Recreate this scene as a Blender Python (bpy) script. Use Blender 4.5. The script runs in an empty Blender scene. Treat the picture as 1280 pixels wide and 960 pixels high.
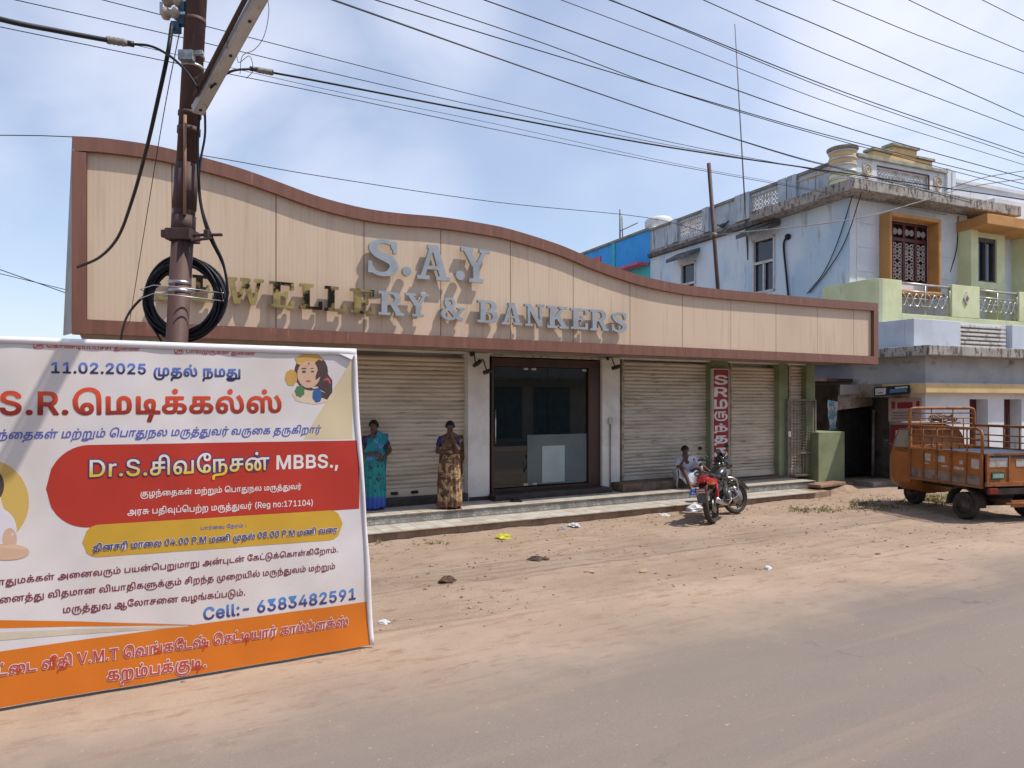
import bpy, bmesh, math, random
from mathutils import Vector, Matrix, noise as mn
random.seed(7)
R = math.radians
scene = bpy.context.scene
C = scene.collection
FX = 900.0          # focal length in photo pixels, horizon row 500, eye 2.13 m
EYE = 2.13

# ------------------------------------------------------------------ camera
cam = bpy.data.cameras.new('camera')
cam.sensor_width = 36; cam.lens = FX / 1280 * 36
cam.shift_y = 20 / 1280
cam.clip_start = 0.05; cam.clip_end = 3000
co = bpy.data.objects.new('camera', cam); C.objects.link(co)
co.location = (0, 0, EYE); co.rotation_euler = (R(90), 0, 0)
scene.camera = co

# ------------------------------------------------------------------ sun and sky
SUN = Vector((1.884, -0.20, 0)).normalized() * math.cos(R(60)) + Vector((0, 0, math.sin(R(60))))
sl = bpy.data.lights.new('sun', 'SUN'); sl.energy = 4.0; sl.angle = R(0.55); sl.color = (1, .93, .83)
so = bpy.data.objects.new('sun', sl); C.objects.link(so)
so.rotation_euler = SUN.to_track_quat('Z', 'Y').to_euler(); so.location = (30, -5, 50)
w = bpy.data.worlds.new('World'); scene.world = w; w.use_nodes = True
nt = w.node_tree; N = nt.nodes; LK = nt.links
bg = N['Background']; bg.inputs['Strength'].default_value = 0.15
sky = N.new('ShaderNodeTexSky'); sky.sky_type = 'NISHITA'; sky.sun_disc = False
sky.sun_elevation = R(60); sky.sun_rotation = R(96); sky.air_density = 1.0; sky.dust_density = 1.2; sky.ozone_density = 2.2
tc = N.new('ShaderNodeTexCoord')
def wmath(op, a, b=None, clamp=False):
    n = N.new('ShaderNodeMath'); n.operation = op; n.use_clamp = clamp
    for i, x in enumerate((a, b)):
        if x is None: continue
        if isinstance(x, (int, float)): n.inputs[i].default_value = x
        else: LK.new(x, n.inputs[i])
    return n.outputs[0]
def blob(u, v, r0, r1, amt):
    d = Vector(((u - 640) / FX, 1, (500 - v) / FX)).normalized()
    dp = N.new('ShaderNodeVectorMath'); dp.operation = 'DOT_PRODUCT'
    LK.new(tc.outputs['Generated'], dp.inputs[0]); dp.inputs[1].default_value = d
    mr = N.new('ShaderNodeMapRange'); mr.interpolation_type = 'SMOOTHSTEP'
    LK.new(dp.outputs['Value'], mr.inputs[0])
    mr.inputs[1].default_value = math.cos(R(r1)); mr.inputs[2].default_value = math.cos(R(r0))
    mr.inputs[3].default_value = 0; mr.inputs[4].default_value = amt
    return mr.outputs[0]
mp = N.new('ShaderNodeMapping'); mp.inputs['Scale'].default_value = (1, 1, 1.7)
LK.new(tc.outputs['Generated'], mp.inputs[0])
def wnoise(scale, det, rough, off):
    n = N.new('ShaderNodeTexNoise'); n.inputs['Scale'].default_value = scale; n.inputs['Detail'].default_value = det
    n.inputs['Roughness'].default_value = rough; n.inputs['Distortion'].default_value = .35
    m2 = N.new('ShaderNodeVectorMath'); m2.operation = 'ADD'; m2.inputs[1].default_value = off
    LK.new(mp.outputs[0], m2.inputs[0]); LK.new(m2.outputs[0], n.inputs[0]); return n.outputs[0]
acc = None
for b_ in [(60, 120, 5, 15, .5), (330, 170, 4, 13, .6), (540, 20, 1, 7, .5), (470, 250, 2, 9, .45), (1200, 60, 5, 15, .75), (950, 180, 2, 10, .25), (150, 60, 3, 11, .4), (0, 300, 4, 12, .35), (1150, 150, 6, 18, .35)]:
    o_ = blob(*b_); acc = o_ if acc is None else wmath('MAXIMUM', acc, o_)
n1 = wnoise(3.0, 5, .5, (3.1, 1.7, .4))
m_ = N.new('ShaderNodeMapRange'); m_.interpolation_type = 'SMOOTHSTEP'; LK.new(n1, m_.inputs[0])
m_.inputs[1].default_value = .30; m_.inputs[2].default_value = .66
n2 = wnoise(2.0, 5, .5, (7, 2, 5)); m3 = N.new('ShaderNodeMapRange'); LK.new(n2, m3.inputs[0])
m3.inputs[1].default_value = .5; m3.inputs[2].default_value = .75; m3.inputs[4].default_value = .3
cf = wmath('ADD', wmath('MULTIPLY', acc, m_.outputs[0]), wmath('MULTIPLY', m3.outputs[0], m_.outputs[0]), True)
veil = wmath('ADD', wmath('MULTIPLY', cf, .62), .20, True)
mix = N.new('ShaderNodeMix'); mix.data_type = 'RGBA'
LK.new(veil, mix.inputs[0]); LK.new(sky.outputs[0], mix.inputs[6]); mix.inputs[7].default_value = (6.0, 6.1, 6.9, 1)
LK.new(mix.outputs[2], bg.inputs['Color'])
scene.view_settings.view_transform = 'Standard'; scene.view_settings.look = 'None'
scene.view_settings.exposure = 0.22; scene.view_settings.gamma = 1; scene.view_settings.use_curve_mapping = False
scene.render.engine = 'CYCLES'
scene.cycles.max_bounces = 6

# ------------------------------------------------------------------ frames
AL = math.atan2(900, 1617)            # street direction (shop, banner, steps, road)
BE = math.atan2(900, 2017)            # blue house
FS = Matrix.Rotation(AL, 4, 'Z')
FB = Matrix.Translation((10.05, 17.5, 0)) @ Matrix.Rotation(BE, 4, 'Z')
I4 = Matrix.Identity(4)
def SW(s, D, z=0): return FS @ Vector((s, D, z))
def ps(u, v, D):
    """a sight line met with the street-parallel plane D: returns s, z"""
    k = (u - 640) / FX; y = D / (math.cos(AL) - math.sin(AL) * k)
    return (k * y * math.cos(AL) + y * math.sin(AL), EYE + (500 - v) / FX * y)
def pb(u, v, b):
    """the same for the blue house's front-parallel plane b: returns a, z"""
    k = (u - 640) / FX; c, s = math.cos(BE), math.sin(BE)
    # 10.05 + a c - b s = k (17.5 + a s + b c)
    a = (k * (17.5 + b * c) - 10.05 + b * s) / (c - k * s)
    y = 17.5 + a * s + b * c
    return a, EYE + (500 - v) / FX * y
def pa(u, v, a):
    """and for its side-parallel plane a: returns b, z"""
    k = (u - 640) / FX; c, s = math.cos(BE), math.sin(BE)
    b = (10.05 + a * c - k * (17.5 + a * s)) / (s + k * c)
    y = 17.5 + a * s + b * c
    return b, EYE + (500 - v) / FX * y
def pg(u, v, z=0):
    """a point on the level z"""
    y = FX * (EYE - z) / (v - 500)
    return Vector(((u - 640) / FX * y, y, z))

# ------------------------------------------------------------------ materials
MATS = {}
def P(name, c1, c2=None, scale=3, rough=.8, bump=0, bscale=None, metal=0, stretch=(1, 1, 1), lo=.4, hi=.65, c3=None, s3=12, lo3=.6, hi3=.7, st3=(1, 1, 1), spec=.3, detail=6, coat=0):
    if name in MATS: return MATS[name]
    m = bpy.data.materials.new(name); m.use_nodes = True; t = m.node_tree; n = t.nodes; l = t.links
    p = n['Principled BSDF']; p.inputs['Roughness'].default_value = rough; p.inputs['Metallic'].default_value = metal
    p.inputs['Specular IOR Level'].default_value = spec; p.inputs['Coat Weight'].default_value = coat
    c = n.new('ShaderNodeTexCoord')
    def nz(sc, st, det=detail):
        mpn = n.new('ShaderNodeMapping'); mpn.inputs['Scale'].default_value = st; l.new(c.outputs['Object'], mpn.inputs[0])
        x = n.new('ShaderNodeTexNoise'); x.inputs['Scale'].default_value = sc; x.inputs['Detail'].default_value = det; x.inputs['Roughness'].default_value = .6
        l.new(mpn.outputs[0], x.inputs[0]); return x.outputs[0]
    def rng(o, a, b, c0=0, c1_=1):
        r = n.new('ShaderNodeMapRange'); r.interpolation_type = 'SMOOTHSTEP'; l.new(o, r.inputs[0]); r.inputs[1].default_value = a; r.inputs[2].default_value = b
        r.inputs[3].default_value = c0; r.inputs[4].default_value = c1_; return r.outputs[0]
    def mx(f, a, b):
        x = n.new('ShaderNodeMix'); x.data_type = 'RGBA'
        l.new(f, x.inputs[0])
        for i, q in ((6, a), (7, b)):
            if isinstance(q, tuple): x.inputs[i].default_value = (*q, 1)
            else: l.new(q, x.inputs[i])
        return x.outputs[2]
    if c2 is None: c2 = tuple(x * .82 for x in c1)
    col = mx(rng(nz(scale, stretch), lo, hi), c1, c2)
    if c3: col = mx(rng(nz(s3, st3), lo3, hi3), col, c3)
    l.new(col, p.inputs['Base Color'])
    if bump:
        b = n.new('ShaderNodeBump'); b.inputs['Strength'].default_value = min(1, bump); b.inputs['Distance'].default_value = .01 * max(1, bump)
        l.new(nz(bscale or scale * 8, stretch), b.inputs['Height']); l.new(b.outputs[0], p.inputs['Normal'])
    MATS[name] = m
    return m

# ------------------------------------------------------------------ objects
WM = {}
def props(o, label=None, cat=None, group=None, kind=None):
    if label: o['label'] = label
    if cat: o['category'] = cat
    if group: o['group'] = group
    if kind: o['kind'] = kind
    return o
def thing(name, label, cat, loc, rotz=0, group=None, rx=0):
    o = bpy.data.objects.new(name, None); C.objects.link(o); o.empty_display_size = .2
    o.location = loc; o.rotation_euler = (rx, 0, rotz)
    WM[o] = Matrix.Translation(Vector(loc)) @ o.rotation_euler.to_matrix().to_4x4()
    return props(o, label, cat, group)
class M:
    def __init__(s): s.v = []; s.f = []; s.sm = []
    def add(s, vs, fs, smooth=False):
        k = len(s.v); s.v += [Vector(q) for q in vs]; s.f += [tuple(i + k for i in f) for f in fs]; s.sm += [smooth] * len(fs); return s
    def box(s, x0, y0, z0, x1, y1, z1):
        x0, x1 = sorted((x0, x1)); y0, y1 = sorted((y0, y1)); z0, z1 = sorted((z0, z1))
        return s.add([(x0, y0, z0), (x1, y0, z0), (x1, y1, z0), (x0, y1, z0), (x0, y0, z1), (x1, y0, z1), (x1, y1, z1), (x0, y1, z1)],
                     [(3, 2, 1, 0), (4, 5, 6, 7), (0, 1, 5, 4), (1, 2, 6, 5), (2, 3, 7, 6), (3, 0, 4, 7)])
    def xbox(s, x0, y0, z0, x1, y1, z1, mat):
        k = len(s.v); s.box(x0, y0, z0, x1, y1, z1)
        for i in range(k, len(s.v)): s.v[i] = mat @ s.v[i]
        return s
    def prism(s, poly, ax, a, b):
        """poly of 2d points extruded along axis ax ('x','y','z') from a to b"""
        n = len(poly)
        def q(p, t): return {'x': (t, p[0], p[1]), 'y': (p[0], t, p[1]), 'z': (p[0], p[1], t)}[ax]
        vs = [q(p, a) for p in poly] + [q(p, b) for p in poly]
        ar = sum(poly[i][0] * poly[(i + 1) % n][1] - poly[(i + 1) % n][0] * poly[i][1] for i in range(n))
        flip = (ar > 0) ^ (ax == 'y') ^ (b < a)
        fs = [tuple(range(n))[::-1], tuple(range(n, 2 * n))] + [(i, (i + 1) % n, (i + 1) % n + n, i + n) for i in range(n)]
        if not flip: fs = [f[::-1] for f in fs]
        return s.add(vs, fs)
    def bar(s, a, b, w, h=None):
        a, b = Vector(a), Vector(b); h = h or w; d = (b - a); L = d.length
        if L < 1e-6: return s
        m = Matrix.Translation(a) @ d.to_track_quat('X', 'Z').to_matrix().to_4x4()
        return s.xbox(0, -w / 2, -h / 2, L, w / 2, h / 2, m)
    def tube(s, pts, r, n=8, closed=False, caps=True):
        pts = [Vector(p) for p in pts]; m = len(pts)
        rs = r if isinstance(r, (list, tuple)) else [r] * m
        up = None; vs = []
        for i, p in enumerate(pts):
            a = pts[i - 1] if (i or closed) else pts[i]; b = pts[(i + 1) % m] if (i < m - 1 or closed) else pts[i]
            t = (b - a).normalized()
            if up is None: up = Vector((0, 0, 1)) if abs(t.z) < .9 else Vector((1, 0, 0))
            x = up.cross(t)
            if x.length < 1e-4: x = Vector((1, .1, 0)).cross(t)
            x.normalize(); y = t.cross(x).normalized(); up = y
            vs += [p + (x * math.cos(2 * math.pi * k / n) + y * math.sin(2 * math.pi * k / n)) * rs[i] for k in range(n)]
        fs = []
        for i in range(m if closed else m - 1):
            j = (i + 1) % m
            fs += [(i * n + k, i * n + (k + 1) % n, j * n + (k + 1) % n, j * n + k) for k in range(n)]
        if caps and not closed: fs += [tuple(range(n))[::-1], tuple((m - 1) * n + k for k in range(n))]
        return s.add(vs, fs, True)
    def loft(s, rings, caps=True, smooth=True, closed=True):
        n = len(rings[0]); vs = [p for r_ in rings for p in r_]; fs = []
        for i in range(len(rings) - 1):
            for k in range(n if closed else n - 1):
                fs.append((i * n + k, i * n + (k + 1) % n, (i + 1) * n + (k + 1) % n, (i + 1) * n + k))
        if caps and closed: fs += [tuple(range(n))[::-1], tuple((len(rings) - 1) * n + k for k in range(n))]
        return s.add(vs, fs, smooth)
    def lathe(s, prof, mat=I4, n=20, caps=True):
        """prof: (radius, height) pairs round local z"""
        rings = [[mat @ Vector((r_ * math.cos(2 * math.pi * k / n), r_ * math.sin(2 * math.pi * k / n), z)) for k in range(n)] for r_, z in prof]
        return s.loft(rings, caps)
    def grid(s, f, nu, nv, smooth=True):
        vs = [f(i / nu, j / nv) for j in range(nv + 1) for i in range(nu + 1)]
        fs = [(j * (nu + 1) + i, j * (nu + 1) + i + 1, (j + 1) * (nu + 1) + i + 1, (j + 1) * (nu + 1) + i) for j in range(nv) for i in range(nu)]
        return s.add(vs, fs, smooth)
    def sphere(s, c, rx, ry=None, rz=None, n=12, m=8):
        ry = ry or rx; rz = rz or rx; c = Vector(c)
        rings = [[c + Vector((rx * math.sin(math.pi * j / m) * math.cos(2 * math.pi * k / n), ry * math.sin(math.pi * j / m) * math.sin(2 * math.pi * k / n), rz * math.cos(math.pi * j / m))) for k in range(n)] for j in range(m, -1, -1)]
        rings[0] = [p + (q - p) * .06 for p, q in zip(rings[0], rings[1])]; rings[-1] = [p + (q - p) * .06 for p, q in zip(rings[-1], rings[-2])]
        return s.loft(rings)
    def build(s, name, mat, parent=None, frame=None, origin=None, bevel=0, label=None, cat=None, group=None, kind=None, solid=0):
        """frame: matrix that takes the vertices to the world; origin (frame coords): where a top-level thing's base is"""
        if parent is not None:
            pw = WM[parent]; fr = frame if frame is not None else pw; T = pw.inverted() @ fr; ow = pw
        else:
            fr = frame if frame is not None else I4
            ow = fr @ Matrix.Translation(Vector(origin or (0, 0, 0))); T = ow.inverted() @ fr
        me = bpy.data.meshes.new(name); me.from_pydata([T @ q for q in s.v], [], s.f)
        me.polygons.foreach_set('use_smooth', s.sm); me.materials.append(mat); me.update()
        o = bpy.data.objects.new(name, me); C.objects.link(o); WM[o] = ow
        if parent is not None: o.parent = parent
        else: o.matrix_world = ow
        if bevel:
            b = o.modifiers.new('bevel', 'BEVEL'); b.width = bevel; b.segments = 2; b.limit_method = 'ANGLE'; b.angle_limit = R(40)
        if solid:
            b = o.modifiers.new('solid', 'SOLIDIFY'); b.thickness = solid; b.offset = 0
        return props(o, label, cat, group, kind)
def arcp(cx, cy, r, a0, a1, n=8): return [(cx + r * math.cos(R(a0 + (a1 - a0) * i / n)), cy + r * math.sin(R(a0 + (a1 - a0) * i / n))) for i in range(n + 1)]
def cat(pts, n=6):
    """smooth curve through points"""
    p = [Vector(q) for q in pts]; p = [2 * p[0] - p[1]] + p + [2 * p[-1] - p[-2]]; o = []
    for k in range(len(p) - 3):
        for i in range(n):
            t = i / n; a, b, c, d = p[k:k + 4]
            o.append(.5 * ((2 * b) + (c - a) * t + (2 * a - 5 * b + 4 * c - d) * t * t + (3 * b - a - 3 * c + d) * t ** 3))
    return o + [p[-2]]
def copy_tree(o, loc, rotz=None, label=None):
    c = o.copy(); C.objects.link(c); c.location = loc
    if rotz is not None: c.rotation_euler.z = rotz
    if label: c['label'] = label
    for ch in list(o.children):
        d = ch.copy(); C.objects.link(d); d.parent = c
        for g in list(ch.children):
            e = g.copy(); C.objects.link(e); e.parent = d
    return c

# ------------------------------------------------------------------ lettering: outlines of the written characters, two weights
GLYPH_ROWS = [
[39,[25,-15,18,-4,13,11,11,25,11,38,15,57,22,76,25,79,33,79,34,79,35,77,26,52,24,39,23,28,26,10,35,-14,33,-15]],
[39,[5,-15,4,-13,14,13,16,31,13,53,4,77,5,79,13,79,15,78,19,71,25,55,28,38,28,22,24,4,16,-14,13,-15]],
[27,[5,-19,4,-17,8,10,9,12,20,12,21,10,14,-18,12,-19]],
[65,[16,25,15,28,15,35,16,37,48,37,50,35,50,27,48,25]],
[27,[9,-1,7,2,6,5,7,10,9,13,12,14,18,13,21,10,22,7,21,2,18,-1,15,-2]],
[65,[25,-1,15,4,11,10,8,15,6,29,6,48,10,60,16,69,25,74,30,75,37,75,43,73,48,70,53,64,56,59,59,43,59,25,55,11,47,2,37,-2,30,-2],[27,10,35,9,40,12,45,18,47,28,47,42,45,53,41,60,35,64,29,64,24,60,20,53,18,45,18,31,19,21,23,14]],
[65,[11,-2,9,1,9,8,11,9,27,9,29,10,29,11,29,61,12,50,11,51,11,61,27,74,40,74,41,72,41,9,57,9,57,0,55,-2]],
[65,[9,-2,8,0,8,8,39,42,43,47,44,53,43,57,40,61,37,63,31,64,27,63,23,61,19,51,9,51,8,54,10,63,16,70,23,74,33,75,42,73,49,69,54,63,56,56,55,47,53,42,48,35,26,11,28,10,56,9,57,0,55,-2]],
[65,[23,-2,14,2,9,7,5,14,5,18,5,20,16,20,17,19,19,14,23,11,28,9,34,9,39,11,43,14,45,18,45,24,42,29,38,32,32,33,23,34,21,35,21,43,37,62,37,63,10,63,8,64,8,73,10,74,53,74,55,73,55,66,36,43,47,39,54,32,58,22,56,13,52,6,44,0,34,-2]],
[65,[39,-1,39,12,38,13,6,13,4,15,5,23,34,74,35,74,45,74,46,72,19,25,38,25,39,46,41,47,49,47,51,46,51,25,59,25,60,23,60,14,52,13,51,12,50,-1,49,-2]],
[65,[24,-2,17,2,11,7,8,14,7,18,8,20,18,20,21,14,24,11,28,9,33,9,38,10,42,14,45,20,45,25,42,33,35,37,26,37,18,34,10,35,8,36,13,73,14,74,53,74,54,71,54,64,53,63,24,63,22,48,22,47,29,49,38,49,45,46,50,42,54,36,57,29,57,21,56,14,51,6,43,0,33,-3]],
[65,[26,-2,17,2,11,10,8,20,9,31,14,43,34,73,35,74,47,74,48,73,47,71,30,46,42,45,51,39,54,35,56,29,57,22,56,15,52,7,45,1,37,-2],[27,10,31,9,37,9,41,12,44,17,45,22,44,28,41,33,37,35,31,36,27,35,23,32,21,28,20,22,21,17,23,13]],
[65,[13,-1,13,1,44,63,8,63,7,65,8,74,56,74,58,72,57,63,25,0,24,-2]],
[65,[24,-2,18,0,13,4,9,8,6,14,6,21,8,28,11,34,17,38,12,43,10,48,9,53,9,59,13,67,20,72,28,75,38,75,43,73,49,70,55,62,56,56,56,49,53,43,48,38,53,34,57,28,59,22,59,15,55,7,46,0,35,-2],[25,10,31,9,36,9,44,13,46,17,46,21,43,28,38,31,32,32,27,31,22,28,18,22,19,17,21,13],[29,43,34,43,38,44,43,49,44,53,43,57,39,62,35,64,29,64,25,62,22,59,21,55,22,49,24,46]],
[65,[17,-1,17,1,35,26,21,28,13,35,10,40,8,46,9,58,13,67,21,73,31,75,41,74,49,69,55,61,57,50,56,40,49,28,30,-1,19,-2],[28,37,33,37,38,38,41,40,44,44,45,50,44,56,41,61,37,63,31,64,27,63,23,60,21,56,20,50,21,44,23,40]],
[27,[9,-1,7,2,6,5,7,10,9,13,12,14,18,13,21,10,22,7,21,2,18,-1,15,-2],[11,38,6,42,6,48,9,52,12,54,16,53,21,49,22,47,21,42,16,38]],
[65,[8,-2,7,1,8,74,36,74,48,72,55,65,58,57,58,51,57,46,54,42,51,39,57,32,60,26,61,18,59,9,53,3,43,-1],[20,11,21,10,36,10,45,12,48,14,49,18,48,25,44,29,39,31,21,31,20,30],[20,43,35,42,42,44,46,50,46,54,45,58,42,61,38,63,20,63]],
[73,[29,-1,18,4,13,10,9,15,5,29,4,39,5,48,11,60,15,66,20,70,32,75,46,74,55,71,62,66,67,57,69,49,67,48,57,49,53,57,45,63,36,63,28,61,21,55,17,45,17,34,19,22,22,17,27,13,32,10,38,9,45,10,50,13,55,18,57,24,69,24,69,21,64,10,55,2,42,-2]],
[72,[8,-2,7,1,8,74,36,74,45,73,52,70,57,65,62,60,67,47,68,37,67,29,65,21,62,14,55,5,45,0,35,-1],[20,11,21,10,31,10,41,11,48,15,53,22,56,33,55,46,50,55,43,61,35,63,20,63]],
[90,[8,-2,7,1,8,74,23,74,45,17,46,19,67,74,83,74,83,-1,73,-2,71,0,71,46,70,49,51,0,49,-2,42,-2,40,0,20,51,19,0,18,-1]],
[64,[8,-2,7,1,8,74,36,74,43,73,48,71,56,64,59,56,60,46,57,36,52,30,44,26,36,25,21,25,20,23,20,0,18,-2],[20,37,21,36,35,36,43,39,46,43,48,49,47,54,45,59,41,62,36,63,20,63]],
[64,[8,-2,7,1,8,74,36,74,43,73,49,71,54,67,57,63,60,56,60,49,59,42,56,36,52,32,47,29,63,0,62,-2,50,-2,34,26,21,27,20,26,20,25,20,0,18,-2],[20,39,35,38,43,41,46,44,48,49,47,54,45,58,42,61,38,63,20,63]],
[64,[22,-2,14,2,9,7,5,15,4,19,5,21,15,21,17,19,19,14,22,11,28,9,33,9,39,10,44,13,47,17,48,22,46,25,42,28,21,35,12,40,9,43,7,49,7,59,11,67,19,73,30,75,42,74,50,70,55,66,59,59,58,53,48,53,45,59,42,61,37,63,32,64,25,63,21,60,19,56,19,52,20,49,23,46,46,39,54,34,58,29,60,25,59,14,54,5,46,0,35,-3]],
[65,[27,-1,26,63,4,63,3,65,4,74,60,74,61,72,61,64,60,63,39,63,39,0,37,-2]],
[69,[29,-1,1,71,1,74,13,74,34,14,55,74,67,74,68,72,42,0,40,-2]],
[58,[23,-2,14,3,7,11,4,22,4,35,9,46,16,53,24,56,35,56,44,53,51,45,54,36,55,24,54,23,17,23,16,22,17,17,21,11,28,8,37,10,44,17,52,14,54,12,49,4,42,0,33,-3],[16,33,43,33,41,39,38,43,34,45,30,46,24,45,20,42,17,38]],
[61,[21,-22,12,-18,7,-12,6,-9,14,-4,20,-10,24,-12,31,-12,37,-11,40,-9,42,-6,43,5,35,0,27,-1,19,1,12,6,6,13,4,21,4,33,6,41,12,51,21,56,28,57,34,56,38,54,42,51,44,55,45,56,54,56,55,54,55,-1,53,-11,49,-16,42,-21,33,-23],[23,12,30,10,35,11,40,15,42,20,43,28,42,37,38,42,34,45,28,46,23,44,19,41,17,35,16,27,17,20,20,14]],
[28,[14,-1,8,3,6,10,6,72,7,74,16,74,18,73,18,12,20,9,26,9,28,1,27,-1,23,-2]],
[59,[7,-2,6,1,7,56,17,56,19,51,24,55,31,57,38,56,45,53,50,47,53,40,53,0,51,-2,42,-2,41,0,41,37,39,42,37,44,30,46,23,43,19,37,18,0,16,-2]],
[60,[23,-2,14,3,7,11,4,24,5,36,9,46,16,53,26,57,37,56,46,52,53,43,56,32,55,18,51,8,44,1,34,-2],[24,10,30,8,36,10,41,14,43,19,44,28,43,36,40,42,34,45,28,46,23,44,19,40,17,35,16,26,17,19,19,14]],
[38,[7,-2,6,1,7,56,17,56,19,52,26,56,35,57,37,56,37,46,24,44,21,42,19,37,18,0,16,-2]],
[110,[92,-16,91,-15,91,9,78,8,70,-3,57,-10,44,-13,32,-14,18,-12,8,-8,2,0,1,6,2,10,6,15,14,19,69,20,70,27,69,32,64,41,63,41,62,34,60,29,57,26,53,23,47,22,40,23,35,25,30,29,28,38,30,48,36,54,46,57,58,56,70,50,75,45,80,36,81,28,81,20,91,19,91,55,93,56,102,56,103,53,103,-15,100,-17],[24,-3,37,-3,49,-2,58,3,65,8,15,8,13,6,14,1,19,-1],[44,32,49,33,52,36,52,43,50,46,49,47,43,46,39,42,39,38,40,35]],
[129,[79,-32,70,-28,64,-23,62,-15,63,-11,65,-7,47,-13,37,-14,25,-13,18,-12,11,-9,5,-5,3,-1,1,6,2,11,5,15,11,18,19,19,68,19,70,20,69,31,67,37,64,41,61,30,54,24,49,22,42,22,36,24,32,27,28,34,28,42,31,49,37,55,46,57,54,57,61,55,68,52,75,45,79,38,81,30,81,20,82,19,89,19,91,20,91,55,93,56,100,56,103,55,103,10,114,11,120,10,124,7,128,3,129,-1,129,-12,127,-18,123,-23,112,-30,98,-33],[81,-22,98,-22,110,-19,114,-16,117,-12,118,-7,118,-2,116,0,113,1,105,0,103,-1,103,-12,102,-14,92,-14,91,-12,91,8,78,8,74,2,70,-2,71,-3,81,-3,89,-5,88,-12,86,-14,78,-12,73,-14,73,-16,75,-19],[22,-2,35,-3,47,-2,57,2,64,7,61,9,15,8,13,6,14,2,16,0],[42,33,47,32,51,35,52,41,50,47,47,47,43,46,39,42,39,37]],
[81,[17,-2,11,1,7,4,5,8,3,14,4,19,5,24,9,27,14,31,14,32,14,55,16,56,67,56,69,54,68,46,51,45,50,35,52,34,66,32,74,26,77,21,78,15,77,10,74,4,69,0,63,-2,53,-2,48,0,50,8,62,8,65,10,66,14,66,18,63,21,58,23,51,24,48,10,46,5,42,1,38,-1,31,-2],[21,8,30,8,35,10,38,15,38,24,24,23,17,20,15,17,15,12,17,10],[25,33,38,34,38,46,25,45]],
[144,[17,-2,11,1,7,4,5,8,3,14,4,19,5,24,9,27,14,31,14,32,14,55,16,56,67,56,69,54,68,46,51,45,50,35,52,34,66,32,74,26,77,21,78,15,77,10,74,4,69,0,63,-2,53,-2,48,0,50,8,62,8,65,10,66,14,66,18,63,21,58,23,51,24,48,10,46,5,42,1,38,-1,31,-2],[90,-2,88,0,88,55,143,55,143,46,128,46,127,45,126,-1,116,-2,115,0,115,45,101,46,100,45,99,0,98,-2],[21,8,30,8,35,10,38,15,38,24,24,23,17,20,15,17,15,12,17,10],[25,33,38,34,38,46,25,45]],
[107,[17,-2,11,1,7,4,5,8,3,14,4,19,5,24,9,27,14,31,14,32,14,55,16,56,49,56,50,57,50,67,53,74,58,79,65,83,72,84,80,83,86,81,91,77,97,68,99,57,99,0,98,-2,90,-2,88,0,88,49,87,60,85,66,83,70,79,73,73,74,66,72,63,69,62,66,62,57,63,56,67,56,69,54,68,46,51,45,50,35,52,34,66,32,74,26,77,21,78,15,77,10,74,4,69,0,63,-2,53,-2,48,0,50,8,62,8,65,10,66,14,66,18,63,21,58,23,51,24,48,10,46,5,42,1,38,-1,31,-2],[21,8,30,8,35,10,38,15,38,24,24,23,17,20,15,17,15,12,17,10],[25,33,38,34,38,46,25,45]],
[104,[40,-32,29,-28,19,-22,12,-13,7,-2,5,10,6,24,9,37,15,49,20,56,29,51,20,34,17,20,17,5,22,-8,29,-15,37,-20,47,-22,61,-22,75,-19,84,-12,88,-2,89,5,88,12,86,16,82,20,73,23,73,14,71,8,67,3,62,0,55,-2,45,-3,37,-1,31,3,28,9,27,17,30,26,37,31,37,55,40,56,90,56,92,54,92,47,90,46,73,45,73,34,83,31,89,28,94,23,98,17,101,9,101,0,99,-8,96,-15,87,-24,75,-30,58,-33],[43,9,51,8,58,10,61,14,62,23,61,24,50,23,41,21,39,19,38,14,39,12],[48,34,61,34,62,45,48,45]],
[151,[34,-2,26,1,20,4,15,10,10,17,6,25,4,33,4,43,5,53,11,67,16,73,23,78,30,82,39,84,54,83,64,79,69,71,69,60,67,56,64,52,58,49,53,48,46,48,40,51,37,54,34,60,34,66,35,71,34,72,29,69,23,64,19,58,16,50,16,38,18,26,23,17,32,10,33,11,32,21,34,26,37,31,43,34,51,35,58,34,64,30,67,24,68,17,67,11,65,6,61,2,55,-1,50,-2],[88,-2,82,1,78,4,75,8,74,14,74,19,76,24,79,28,84,31,85,32,85,55,86,56,138,56,139,54,138,46,121,45,121,35,121,34,137,32,144,26,147,21,148,15,148,10,145,4,140,0,134,-2,125,-2,118,0,121,8,132,8,135,10,137,14,136,18,134,21,130,23,121,24,119,10,117,5,113,2,109,-1,102,-2],[45,8,47,7,51,8,56,12,57,17,56,21,53,25,47,25,44,22,43,15],[91,8,100,8,106,10,109,15,109,24,95,23,88,21,86,17,86,12,88,10],[96,35,96,33,109,34,109,45,96,45],[48,59,53,58,55,59,58,61,58,66,58,68,55,72,48,74,46,71,45,66,46,61]],
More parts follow.
